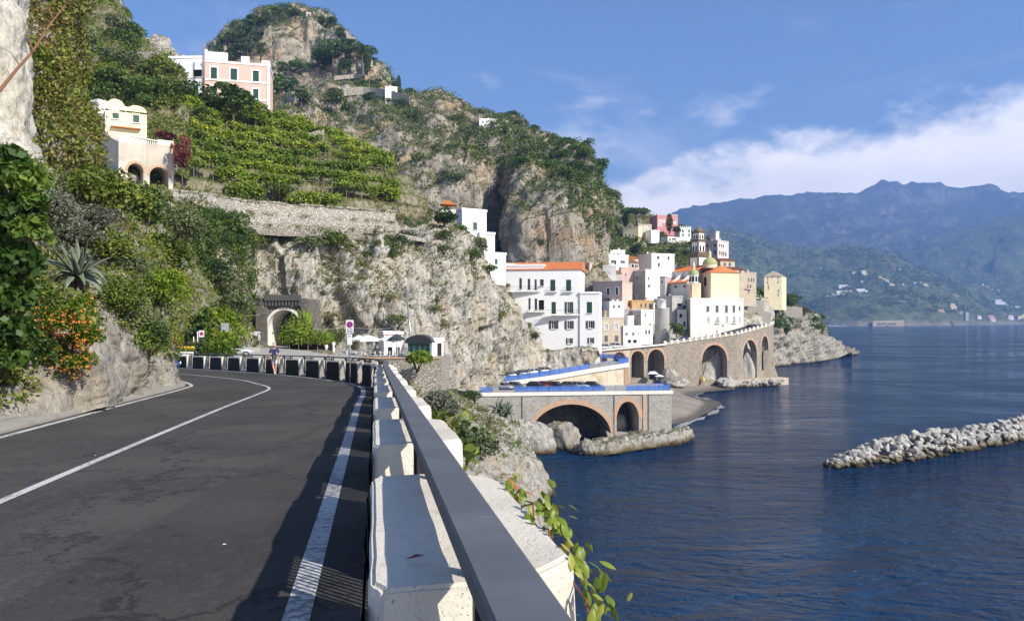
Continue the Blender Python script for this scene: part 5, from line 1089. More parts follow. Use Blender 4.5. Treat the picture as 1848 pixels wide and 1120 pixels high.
bld('cream_tower_house','isolated tall cream tower house on the headland above the sea',[(1379,389),(1411,388),(1419,400)],498,548,'cream_plaster',W6(0,[(1135,525,1145,540,'g'),(1165,515,1175,530,'g'),(1205,522,1215,535,'g'),(1135,550,1145,565,'g'),(1140,590,1150,605,'g'),(1205,548,1215,562,'g'),(1208,605,1218,625,'g'),(1140,575,1150,585,'g'),(1205,635,1215,650,'g')]),'gable2','beige_plaster',ref=1,rh=2.4,cat='tower house')
bld('small_white_hut','tiny white hut on the garden terrace below the cream tower house',[(1361,372),(1369,373)],538,546,'clean_white',[],back=4)
def garden_walls():
 for(x0,x1,y0,y1,d,lab)in((1343,1378,540,556,352,'rough stone garden wall below the beige apartment house'),(1362,1392,562,582,362,'rounded stone retaining wall among the headland shrubs'),(1414,1448,552,566,420,'pale terrace wall of the headland garden beside an orange bush')):
  a,b=G(x0,d),G(x1,d+4);root=arch_wall('garden_wall',a,b,(Z(y0,d),Z(y0+2,d)),Z(y1,d)-2,[],1.2,'dry_stone');tag(root,lab,'wall')
garden_walls()
# ---- villas on the hill above the town
z7=zoom(1090,370,7.7)
def W7(i,L,*ex):return[(i,*z7(*q[:4]),*(q[4:]or ex))for q in L]
VG='villas on the hill above the town'
bld('rose_palace','rose red villa with white trim and corner tower at the hilltop',[(1173,424),(1186,414),(1222,420)],389,416,'rose_plaster',W7(1,[(765,215,790,245,'p',('frame_white',0.4)),(765,265,790,295,'p',('frame_white',0.4)),(818,215,838,245,'p',('frame_white',0.4)),(972,238,992,262,'p',('frame_white',0.4))])+W7(0,[(668,215,680,245,'g'),(708,265,722,300,'g')]),ref=1,group=VG,cat='villa')
bld('stone_turret','square stone turret on the right end of the rose villa',[(1211,421),(1223,422)],388,400,'beige_plaster',W7(0,[(978,165,996,188,'v')]),group=VG,back=5)
bld('white_castle_house','white house with crenellated roof and four dark windows on the hill',[(1227,405),(1247,406)],411,431,'clean_white',W7(0,[(1083,340,1108,378,'k'),(1170,340,1193,378,'k'),(1085,398,1110,432,'k'),(1172,398,1195,432,'k'),(1140,335,1152,352,'g')]),group=VG,back=8,lip=0.2)
a_,b_=G(1227,405),G(1247,406);wc=[o for o in bpy.data.objects if o.name.startswith('white_castle_house')][0]
for f in np.linspace(0.02,0.98,6):MB().box(np.r_[a_+(b_-a_)*f-0.25,Z(411,405)]-np.array(wc.location),np.r_[a_+(b_-a_)*f+0.25,Z(408,405)]-np.array(wc.location)).build('merlon','clean_white',wc)
bld('cream_villa','pale cream villa with arched windows on the terraced hillside',[(1124,402),(1152,398)],411,433,'cream_plaster',W7(0,[(292,402,308,440,'k'),(350,402,366,440,'k'),(398,402,414,440,'k')]),group=VG,back=9,mats={})
bld('yellow_villa','yellowish villa with one tall arched window beside the cream villa',[(1152,402),(1176,405)],405,428,'beige_plaster',W7(0,[(568,310,595,375,'p',('frame_white',0.4))]),group=VG,back=9)
bld('white_garden_house','low white garden house below the rose villa',[(1175,398),(1190,400)],416,428,'clean_white',[],group=VG,back=5)
bld('white_loggia','long low white loggia below the crenellated house',[(1205,392),(1229,396)],428,438,'white_plaster',W7(0,[(905,460,925,490,'v'),(945,462,1000,485,'g')]),group=VG,back=5)
# ---- white house perched on the cliff path, and its gazebo
z8=zoom(700,350,7.47)
def W8(i,L,*ex):return[(i,*z8(*q[:4]),*(q[4:]or ex))for q in L]
ch=bld('cliff_path_house','plain white cube house with green shutters at the end of the cliff path',[(824,162),(834,158),(878,161)],378,436,'clean_white',W8(1,[(1145,385,1200,487,'s',('frame_white',0.12))])+[(0,826,408,830,416,'s')],ref=1)
bld('','',[(866,159.4),(893,161)],421,462,'clean_white',[],parent=ch,back=6)
bld('','',[(874,159),(913,162)],457,486,'clean_white',[(0,893,467,898,477,'s')],parent=ch,back=6)
def gazebo():
 d=166;c=G(809,d);root=empty('gazebo',(*c,Z(383,d)));tag(root,'small wooden gazebo with orange tiled roof above the white cube house','gazebo');k=d/S
 for sx in(-1,-0.33,0.33,1):
  for sy in(-1,1):MB().box((sx*1.35-0.06,sy*1.1-0.06,-0.5),(sx*1.35+0.06,sy*1.1+0.06,1.6)).build('post','wood_orange',root)
 MB().add([(-1.75,-1.5,1.5),(1.75,-1.5,1.35),(1.75,1.5,1.35),(-1.75,1.5,1.5),(0,-1.5,2.35),(0,1.5,2.35)],[(0,4,5,3),(4,1,2,5),(0,1,4),(2,3,5),(3,2,1,0)]).build('roof','terracotta',root)
 MB().box((-1.5,-1.25,-0.6),(1.5,1.25,0.45)).build('base','old_white',root)
gazebo()
# ---- pink house on the terraces
z2=zoom(280,60,3.111)
def W2(i,L,*ex):return[(i,*z2(*q[:4]),*(q[4:]or ex))for q in L]
SU=('frame_white',0.32)
pink=bld('pink_house','large pink house with green shutters and white trim on the vineyard hill',[(368,165),(487,168)],111,214,'pink_plaster',W2(0,[(312,193,347,262,'s',SU),(423,200,460,268,'s',SU),(548,212,582,277,'s',SU),(312,297,345,352,'s',SU),(428,305,460,350,'s',SU),(550,315,580,367,'s',SU),(550,420,582,455,'s',SU)]),back=10)
def pink_trim():
 o0=np.array(pink.location);a,b=G(368,165),G(487,168);t=(b-a)/np.linalg.norm(b-a);n=np.array((t[1],-t[0]));L=np.linalg.norm(b-a);mb=MB()
 for y in(147,178.5):z=Z(y,166.5);mb.obox(np.r_[(a+b)/2+n*0.04,z]-o0,np.r_[t*L/2,0],np.r_[n*0.07,0],(0,0,0.2))
 mb.build('string_course','frame_white',pink)
 mb=MB();mb.obox(np.r_[b-t*0.25+n*0.05,Z(160,168)]-o0,np.r_[t*0.3,0],np.r_[n*0.09,0],(0,0,Z(111,168)-Z(160,168)));mb.build('corner_pilaster','frame_white',pink)
 for x0,x1,y0 in((368.5,374,93),(374,411,97),(435,450,101),(472,487,106)):
  p,q=a+t*upx(x0,a,b)[0],a+t*upx(x1,a,b)[0];c=(p+q)/2-n*0.3;zt,zb=Z(y0,166.5),Z(111,166.5);MB().obox(np.r_[c,(zt+zb)/2]-o0,np.r_[(q-p)/2,0],np.r_[n*0.32,0],(0,0,(zt-zb)/2)).build('roof_parapet','clean_white',pink)
 mb=MB()
 for x in np.linspace(411,472,22):p=a+t*upx(x,a,b)[0]-n*0.2;mb.bar(np.r_[p,Z(111,166.5)]-o0,np.r_[p,Z(103,166.5)]-o0,0.05)
 mb.bar(np.r_[a+t*upx(411,a,b)[0]-n*0.2,Z(103,166.5)]-o0,np.r_[a+t*upx(472,a,b)[0]-n*0.2,Z(104,166.5)]-o0,0.06);mb.build('roof_railing','iron_black',pink)
pink_trim()
bld('white_wing_house','white annex with arched porch left of the pink house',[(296,172),(305,166),(369,165.5)],105,190,'clean_white',W2(1,[(122,212,150,240,'k'),(212,292,242,345,'s'),(215,205,262,246,'v'),(108,278,172,318,'v')]),ref=1)
def flagpole():
 o=MB().tube([(0,0,0),(0,0,11.2)],[0.17,0.14],8).build('tall_pole','wood_grey',None,True,P(368.5,178,163));tag(o,'tall bare brown pole standing in front of the pink house','pole')
flagpole()
# ---- yellow house and its arched terrace
z1=zoom(0,0,2.8)
def W1(i,L,*ex):return[(i,*z1(*q[:4]),*(q[4:]or ex))for q in L]
yel=bld('yellow_house','pale yellow house with two barrel-vaulted gables and green windows',[(176,117),(190,111),(265,113.5)],199,262,'pale_yellow',W1(1,[(568,548,600,600,'s',('pale_yellow',0.15)),(672,567,703,620,'s',('pale_yellow',0.15))]),roof='flat',rmat='old_white',ref=1,cornice=False)
def vaults():
 o0=np.array(yel.location);a,b=G(190,111),G(265,113.5);t=(b-a)/np.linalg.norm(b-a);n=np.array((t[1],-t[0]))
 for x0,x1,yt in((190,227,180),(228,265,187.5)):
  u0,u1=upx(x0,a,b)[0],upx(x1,a,b)[0];d=112;z0=Z(199.3,d)-o0[2];h=Z(yt,d)-Z(199.3,d);mb=MB();N_=14;V=[]
  for i in range(N_+1):
   th=math.pi*(1-i/N_);p=a+t*((u0+u1)/2+(u1-u0)/2*math.cos(th));V+=[(*(p+n*0.02-o0[:2]),z0+h*math.sin(th)),(*(p-n*6-o0[:2]),z0+h*math.sin(th))]
  mb.add(V,[(2*i,2*i+1,2*i+3,2*i+2)for i in range(N_)]+[tuple(2*i for i in range(N_,-1,-1))]);mb.build('vault_roof','pale_yellow',yel)
 u=upx(226.5,a,b);MB().obox(np.r_[a+t*upx(227,a,b)[0]+n*0.35,Z(231,112)]-o0,np.r_[t*1.9,0],np.r_[n*0.35,0],(0,0,0.07)).build('ledge','terracotta',yel)
 c=np.r_[a+t*upx(228,a,b)[0],Z(250,112)]-o0;mb=MB();pts=[(-1.0,-0.2),(1.0,-0.2)]+[(1.0*math.cos(th),0.6*math.sin(th))for th in np.linspace(0,math.pi,11)];nn=np.r_[n,0]*0.05;mb.add([c+np.r_[t*q[0],q[1]]+nn for q in pts],[tuple(range(len(pts)))]);mb.build('fanlight','frame_white',yel)
vaults()
bld('old_grey_house','weathered white and grey house stepping down left of the yellow house',[(140,118),(178,116)],190,262,'old_white',W1(0,[(463,637,482,672,'g'),(415,545,435,560,'g')]),back=8)
def terrace_house():
 root=empty('arched_terrace',(0,0,0));tag(root,'old plastered terrace wall with balustrade and two brick arches under the yellow house','terrace')
 a,b,c=G(178,112),G(214,104),G(314,108)
 zt=Z(256,104)
 arch_wall('side_wall',a,b,(Z(236,112),zt),Z(350,104),[],1.0,'terrace_stone',root)
 A=lambda x0,x1,ys,yc,yf:(upx(x0,b,c)[0],upx(x1,b,c)[0],Z(ys,upx((x0+x1)/2,b,c)[1]),Z(yc,upx((x0+x1)/2,b,c)[1]),Z(yf,upx((x0+x1)/2,b,c)[1]))
 arch_wall('front_wall',b,c,(zt,Z(263,108)),Z(368,104)-2,[A(230.5,259,309,295,338),A(270,304,318,302,349)],4.5,'terrace_stone',root,True,0.32)
 t=(c-b)/np.linalg.norm(c-b);n=np.array((t[1],-t[0]));q0,q1=b-n*4.55,c-n*4.55
 MB().add([(q0[0],q0[1],zt-10),(q1[0],q1[1],zt-10),(q1[0],q1[1],zt),(q0[0],q0[1],zt)],[(0,1,2,3)]).build('vault_back','terrace_stone',root)
 mb=MB();pm=MB().lathe((0,0,0),[(0.07,0),(0.11,0.2),(0.06,0.5),(0.10,0.62)],8).mesh('baluster','old_white',True)
 z0=lambda px:Z(256+(px-214)*0.07,upx(px,b,c)[1])
 for x in np.linspace(236,284,13):p=b+t*upx(x,b,c)[0]-n*0.25;obj('baluster',pm,root,(*p,z0(x)))
 for x0,x1 in((214,235),(285,314)):
  p,q=b+t*upx(x0,b,c)[0]-n*0.25,b+t*upx(x1,b,c)[0]-n*0.25;mb.obox((*((p+q)/2),z0((x0+x1)/2)+0.32),np.r_[(q-p)/2,0],np.r_[n*0.2,0],(0,0,0.34))
 p,q=b+t*upx(234,b,c)[0]-n*0.25,b+t*upx(286,b,c)[0]-n*0.25;mb.obox((*((p+q)/2),z0(260)+0.70),np.r_[(q-p)/2,-0.15],np.r_[n*0.2,0],(0,0,0.07));mb.build('handrail','old_white',root)
 g=np.random.default_rng(3);rm=[boulder_mesh('rubble_stone',300+k,'cliff_rock',2)for k in range(4)]
 for x0,x1,yb in((232,258,336),(272,303,347)):
  for i in range(16):
   x=g.uniform(x0,x1);p=b+t*upx(x,b,c)[0]-n*g.uniform(1.0,3.8);obj('rubble_stone',rm[i%4],root,(*p,Z(yb,106)+g.uniform(0,1.6)),g.uniform(0,6,3),g.uniform(0.3,0.7))
 return b,c
tb,tc_=terrace_house()
# ---- long stone retaining wall under the vineyard, and the lower path wall
def retaining():
 pts=[(313,345,106),(380,352,113),(440,363,120.5),(520,369,126),(600,375,131.5),(665,379,136.5),(714,383,140)];hb=[372,386,402,408,413,416,420]
 root=empty('vineyard_wall',(0,0,0));tag(root,'long pale dry stone retaining wall below the vineyard terraces','retaining wall')
 A=catmull([P(*p)for p in pts],60);B=catmull([P(p[0],h,p[2]-1.5)for p,h in zip(pts,hb)],60);rows=[B+np.array((0,0.8,-1.5)),B,(A+B)/2,A,A+(0,0.9,0.1),A+(0,1.4,-1.0)]
 V=[]
 for i,r in enumerate(rows):k=fbm(r*0.7,3,5)[:,None]*0.18;V.append(r+np.array((0,-1,0.4))*k)
 V=np.stack(V);idx=np.arange(V.shape[0]*60).reshape(-1,60);F=np.stack([idx[:-1,:-1],idx[:-1,1:],idx[1:,1:],idx[1:,:-1]],-1).reshape(-1,4)
 obj('stone_face',npmesh('stone_face',V.reshape(-1,3),F,'dry_stone'),root)
 global WALLPTS;WALLPTS=V[1:4].reshape(-1,3)
 cp=MB();g=np.random.default_rng(1)
 for a,b in zip(A[:-1],A[1:]):
  if g.random()<0.85:cp.obox((a+b)/2+(0,0.3,0.08+0.1*g.random()),(b-a)/2*0.96,(0,0.5,0),(0,0,0.16))
 cp.build('coping','dry_stone',root)
 pts=[(640,411,134),(665,412,135),(690,416,136.5),(720,420,138),(780,431,144),(832,441,154)]
 w2=empty('path_wall',(0,0,0));tag(w2,'low sunlit stone wall edging the path along the clifftop','wall');A=catmull([P(*p)for p in pts],50);mb=MB()
 for a,b in zip(A[:-1],A[1:]):mb.obox((a+b)/2-(0,0,0.5),(b-a)/2,(0,0.2,0),(0,0,0.38))
 mb.build('stone_face','dry_stone',w2)
retaining()
railing('path_railing',catmull([P(*p)for p in[(729,421,138.4),(760,425,141.5),(800,432,147),(845,438,156)]],12),'pale metal railing along the clifftop path to the white cube house',1.1,'steel_grey',1.5,sheet=False,pw=0.05)
# ---- tunnel portal
def tunnel():
 root=empty('tunnel_portal',(0,0,0));tag(root,'dark stone road tunnel portal with arcaded cornice and white lining','tunnel')
 a,b=G(461,119.5),G(557,118.7)
 A=(upx(482,a,b)[0],upx(545,a,b)[0],Z(597,119),Z(559,119),Z(660,119))
 w_=arch_wall('front_wall',a,b,(Z(538,119),Z(540,119)),Z(660,119),[A],14,'tunnel_stone',root,True,0.42,'old_white')
 t=(b-a)/np.linalg.norm(b-a);n=np.array((t[1],-t[0]))
 mb=MB();p,q=a+t*upx(480,a,b)[0],a+t*upx(544,a,b)[0];mb.obox((*((p+q)/2+n*0.25),Z(537,119)),np.r_[(q-p)/2,0],np.r_[n*0.35,0],(0,0,0.45));mb.build('cornice','dark_stone',root)
 cm=MB().box((-0.14,-0.45,-0.9),(0.14,0.1,0.0)).mesh('corbel','dark_stone')
 for x in np.linspace(482,542,11):r=a+t*upx(x,a,b)[0];obj('corbel',cm,root,(*(r+n*0.02),Z(541,119)),(0,0,math.atan2(t[1],t[0])))
 for x in(468,478,549):r=a+t*upx(x,a,b)[0];mb=MB();mb.obox((*(r+n*0.12),Z(598,119)),np.r_[t*0.42,0],np.r_[n*0.22,0],(0,0,Z(538,119)-Z(598,119)));mb.build('pilaster','tunnel_stone',root)
 # white painted lining just inside
 mb=MB();um=(A[0]+A[1])/2;hw=(A[1]-A[0])/2-0.03;V=[]
 pr=[(-hw,A[4])]+[(hw*math.cos(th),A[2]+(A[3]-A[2]-0.03)*math.sin(th))for th in np.linspace(math.pi,0,17)]+[(hw,A[4])]
 for o_ in(0.1,5.0):V+=[(*(a+t*(um+u)-n*o_),z)for u,z in pr]
 N_=len(pr);mb.add(V,[(i,i+1,N_+i+1,N_+i)for i in range(N_-1)]);mb.build('lining','old_white',root)
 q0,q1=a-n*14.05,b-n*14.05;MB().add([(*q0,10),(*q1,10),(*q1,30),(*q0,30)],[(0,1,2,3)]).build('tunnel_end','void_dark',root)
tunnel()
# ------------------------------------------------------------------ vegetation
def unit(v):return v/(np.linalg.norm(v,axis=-1,keepdims=True)+1e-9)
def leaf_quads(c,size,up,g,aspect=0.55,fold=0.25,align=0.35):
 """one bent quad per leaf centre c; up = direction the leaves roughly face"""
 n=len(c);size=np.broadcast_to(size,(n,))[:,None]*g.uniform(0.65,1.35,(n,1))
 nr=unit(up*align+unit(g.normal(size=(n,3))));t=unit(np.cross(nr,unit(g.normal(size=(n,3)))));b=np.cross(nr,t)
 V=np.stack([c-t*size*0.5,c+b*size*aspect*0.5+nr*size*fold*0.4,c+t*size*0.5,c-b*size*aspect*0.5+nr*size*fold*0.4],1).reshape(-1,3)
 return V,np.arange(4*n).reshape(n,4)
def stuff(name,pts,nrm,per,radius,size,mat,label,seed=1,base=0.5,flat=0.6,align=0.3,tintvar=0.25,aspect=0.55,cat=None,lift=0.35,kind='stuff',parent=None):
 """clumps of leaves on surface points -> one object"""
 g=np.random.default_rng(seed);n=len(pts);rad=np.broadcast_to(radius,(n,))*g.uniform(0.5,1.4,n)
 d=unit(g.normal(size=(n,per,3)));d[...,2]=d[...,2]*flat;k=g.random((n,per,1))**0.45
 c=pts[:,None]+nrm[:,None]*(rad*lift)[:,None,None]+d*k*rad[:,None,None]
 tb_=np.clip(base+g.normal(0,0.16,(n,1))+g.normal(0,tintvar*0.6,(n,per)),0,1)
 V,F=leaf_quads(c.reshape(-1,3),size,unit(d*0.7+np.array((0,0,0.5))).reshape(-1,3),g,aspect,align=align)
 o=obj(name,npmesh(name,V,F,mat,attrs={'tint':np.repeat(tb_.ravel(),4)}),parent)
 if parent is None:tag(o,label,cat,kind=kind)
 return o
def crown_arrays(blobs,nleaf,size,seed,align=0.5,aspect=0.55,shell=0.75):
 """leaves on the shells of several overlapping blobs (centre, radii)"""
 g=np.random.default_rng(seed);B=np.array(blobs,float);wgt=(B[:,3]*B[:,4]+B[:,4]*B[:,5]+B[:,3]*B[:,5]);k=g.choice(len(B),nleaf,p=wgt/wgt.sum())
 d=unit(g.normal(size=(nleaf,3)));d[:,2]=np.where(d[:,2]<-0.35,-d[:,2],d[:,2]);r=shell+(1.08-shell)*g.random((nleaf,1));r=r*(1+0.16*fbm(d*3+k[:,None]*5,2,seed)[:,None])
 c=B[k,:3]+d*B[k,3:]*r;V,F=leaf_quads(c,size,d,g,aspect,align=align)
 t=np.clip(0.45+0.18*g.normal(size=len(B))[k]+0.16*g.normal(size=nleaf),0,1);return V,F,np.repeat(t,4)
def blobset(kind,seed):
 g=np.random.default_rng(seed);b=[]
 if kind=='bush':
  for i in range(9):a=g.uniform(0,6.28);r=g.uniform(0.1,0.62);s_=g.uniform(0.34,0.58);b.append((r*math.cos(a),r*math.sin(a),g.uniform(0.25,0.75),s_,s_,s_*0.85))
 if kind=='round':
  for i in range(14):a=g.uniform(0,6.28);r=g.uniform(0.0,0.30);s_=g.uniform(0.13,0.22);b.append((r*math.cos(a),r*math.sin(a),g.uniform(0.38,0.84),s_,s_,s_*0.85))
 if kind=='pine':
  for i in range(20):a=g.uniform(0,6.28);r=0.42*math.sqrt(g.random());s_=g.uniform(0.09,0.15);b.append((r*math.cos(a),r*math.sin(a),0.80-0.25*(r/0.42)**2*0.6+g.uniform(-0.05,0.04),s_*1.3,s_*1.3,s_*0.7))
 if kind=='cypress':
  for i in range(14):z=0.06+0.88*i/13;s_=0.105*math.sin(math.pi*min(1,(z+0.12)*0.86))**0.8+0.015;b.append((g.uniform(-.015,.015),g.uniform(-.015,.015),z,s_,s_,0.075))
 return b
def limbs(kind,seed,mat='bark'):
 g=np.random.default_rng(seed);mb=MB()
 if kind=='bush':
  for i in range(5):a=g.uniform(0,6.28);mb.tube([(0,0,-0.25),(0.25*math.cos(a),0.25*math.sin(a),0.3),(0.5*math.cos(a),0.5*math.sin(a),0.65)],[0.06,0.035,0.015],5)
 elif kind=='cypress':mb.tube([(0,0,-0.1),(0,0,0.5)],[0.03,0.012],6)
 else:
  h=0.42 if kind=='round' else 0.62;lean=g.uniform(-0.05,0.05,2);mb.tube([(0,0,-0.12),(lean[0]*0.4,lean[1]*0.4,h*0.5),(lean[0],lean[1],h)],[0.035,0.028,0.02],7)
  for i in range(7):a=i*0.9+g.uniform(-.3,.3);r=0.22 if kind=='round' else 0.33;zt=h+(0.28 if kind=='round' else 0.15);mb.tube([(lean[0],lean[1],h*0.92),(lean[0]+0.5*r*math.cos(a),lean[1]+0.5*r*math.sin(a),(h+zt)/2),(r*math.cos(a),r*math.sin(a),zt)],[0.018,0.012,0.005],5)
 return mb.mesh('stem' if kind=='bush' else 'trunk',mat,True)
PRO={}
def proto(kind,mat,nleaf,size,var=3):
 k=(kind,mat,nleaf)
 if k not in PRO:
  PRO[k]=[]
  for s_ in range(var):
   V,F,t=crown_arrays(blobset(kind,40+s_*7+len(PRO)),nleaf,size,s_+len(PRO)*3);PRO[k].append((npmesh('crown',V,F,mat,attrs={'tint':t}),limbs(kind,s_)))
 return PRO[k]
cnt=[0]
def plant(name,kind,mat,p,h,label,cat,group=None,nleaf=900,size=None,w_=1.0,rz=None):
 cnt[0]+=1;i=cnt[0];size=size or{'bush':0.17,'round':0.075,'pine':0.06,'cypress':0.05}[kind]*(0.58 if nleaf>=3000 else 1)
 cm,tm=proto(kind,mat,nleaf,size)[i%3];o=empty(name,tuple(p),rz if rz is not None else(i*2.4)%6.28);s_=(h*w_,h*w_,h)
 o.scale=s_;obj('crown',cm,o);obj('stem' if kind=='bush' else 'trunk',tm,o);tag(o,label,cat,group);return o
def bushes(patch,n,mask,hr,mats,label,group,seed,name='bush',nleaf=700,sink=0.15,kind='bush',cat='bush',w_=1.0):
 p,nr=sample(patch,n,mask,seed);g=np.random.default_rng(seed)
 for i in range(n):
  h=g.uniform(*hr)*(0.7 if g.random()<0.4 else 1.0);mt=mats[int(g.random()*len(mats))]
  plant(name,kind,mt,p[i]-np.array((0,0,h*sink)),h,label,cat,group,nleaf,w_=w_*g.uniform(0.85,1.3))
def inside(px,py,x0,y0,x1,y1,soft=8):return np.clip((px-x0)/soft,0,1)*np.clip((x1-px)/soft,0,1)*np.clip((py-y0)/soft,0,1)*np.clip((y1-py)/soft,0,1)
def nz(A,s_,k=0):return fbm(np.asarray(A)*s_,3,k)
# ---- left bank: layered scrub
bank_rock_line=lambda px:np.interp(px,[-300,0,60,105,150,190,215,260,300],[760,735,720,700,650,590,600,640,650])
mk=lambda px,py,A,N:(py<bank_rock_line(px)-8+14*nz(A,1.2))*1.0
p,n=sample(PB,5200,mk,1);stuff('bank_scrub',p,n,9,0.30,0.13,'leaf_scrub','mixed green scrub covering the roadside bank',2,0.55)
p,n=sample(PB,1600,lambda px,py,A,N:mk(px,py,A,N)*(nz(A,0.35,4)>0.05),3);stuff('bank_dry_grass',p,n,9,0.32,0.16,'leaf_dry','dry brown grass among the bank scrub',4,0.45,aspect=0.22)
p,n=sample(PB,1500,lambda px,py,A,N:inside(px,py,60,320,185,480,25)+0.6*inside(px,py,210,470,290,600,15),5);stuff('grey_green_scrub',p,n,10,0.34,0.11,'leaf_grey','silvery grey-green scrub on the upper bank',6,0.55)
p,n=sample(PB,1500,lambda px,py,A,N:inside(px,py,190,420,420,640,20)*mk(px,py,A,N),7);stuff('bank_bright_growth',p,n,9,0.4,0.12,'leaf_scrub','olive green growth on the bank near the bend',8,0.7)
# ---- hanging creeper on the tall cliff
mi=lambda px,py,A,N:(px>np.interp(py,[-60,60,150,300,420],[20,36,44,66,60]))*(0.45+(nz(A,0.5,2)>-0.15))
p,n=sample(PI,4200,mi,11);stuff('hanging_creeper',p,n,9,0.45,0.17,'leaf_dry','brown-green creeper hanging over the tall cliff',12,0.6,1.0)
p,n=sample(PI,3600,lambda px,py,A,N:mi(px,py,A,N)*(0.3+(nz(A,0.3,9)>-0.05)),13);stuff('green_creeper',p,n,9,0.5,0.19,'leaf_scrub','green creeper mixed in the cliff growth',14,0.62,1.0)
p,n=sample(PI,500,lambda px,py,A,N:mi(px,py,A,N)*(nz(A,0.4,19)>0.15),15);stuff('bright_creeper',p,n,9,0.5,0.2,'leaf_bright','bright leaves in the cliff growth',16,0.6,1.0)
# ---- slope above the bend and the tunnel cliff
def cliffmask(px,py,A,N):
 left=np.clip((476-px)/30,0,1)*np.clip((py-385)/10,0,1);top=np.clip((np.interp(px,[480,560,640,740,820,900],[470,455,462,480,500,540])-py)/25,0,1)
 patch=(nz(A,0.10,31)>0.28)*0.9+(N[...,2]>0.55)*0.6;bare=inside(px,py,250,440,400,540,30)*(nz(A,0.12,8)>0)*0.6
 return np.clip(np.maximum(np.maximum(left-bare,top*(nz(A,0.15,5)>-0.22)),patch*0.45),0,1)
p,n=sample(PC,7500,cliffmask,21);stuff('cliff_scrub',p,n,8,0.75,0.34,'leaf_scrub','green scrub growing over the tunnel cliff',22,0.45)
p,n=sample(PC,2600,lambda px,py,A,N:cliffmask(px,py,A,N)*(nz(A,0.08,41)>0),23);stuff('cliff_dry_grass',p,n,8,0.6,0.36,'leaf_dry','dry tufts growing over the tunnel cliff',24,0.55,aspect=0.25)
p,n=sample(PC,1700,lambda px,py,A,N:inside(px,py,540,430,990,680,10)*(nz(A,0.3,47)>0.05),38);stuff('cliff_face_tufts',p,n,9,0.35,0.26,'leaf_dry','dry tufts scattered over the bare cliff',39,0.6,aspect=0.3)
p,n=sample(PC,2200,lambda px,py,A,N:inside(px,py,280,430,462,650,10)*(nz(A,0.09,43)>-0.1),25);stuff('slope_bright_growth',p,n,9,0.9,0.3,'leaf_scrub','bright green climbing growth left of the tunnel',26,0.4)
p,n=sample(PC,1500,lambda px,py,A,N:inside(px,py,200,392,480,470,14)*(nz(A,0.09,44)>-0.1),27);stuff('slope_dark_growth',p,n,9,1.1,0.36,'leaf_dark','dark shrubs under the vineyard wall',28,0.5)
bushes(PC,26,lambda px,py,A,N:inside(px,py,190,398,480,475,10),(1.8,3.0),['leaf_olive','leaf_dark','leaf_scrub'],'rounded bush on the slope under the vineyard wall','bushes under the vineyard wall',29,nleaf=3000)
bushes(PC,34,lambda px,py,A,N:inside(px,py,480,405,900,520,6)*(py<np.interp(px,[480,740,900],[450,470,530])),(1.4,2.8),['leaf_dark','leaf_scrub','leaf_olive'],'bush clinging to the top of the pale tunnel cliff','bushes on the tunnel clifftop',30)
bushes(PC,26,lambda px,py,A,N:inside(px,py,560,500,980,660,8),(0.9,2.0),['leaf_scrub','leaf_dry','leaf_scrub'],'small tuft of scrub rooted in the bare cliff face','scrub tufts on the bare cliff',31,name='scrub_tuft',nleaf=450)
bushes(PC,40,lambda px,py,A,N:inside(px,py,170,430,448,640,10),(1.8,3.6),['leaf_scrub','leaf_dark','leaf_scrub','leaf_olive'],'leafy bush on the steep slope left of the tunnel','bushes left of the tunnel',32,nleaf=3000)
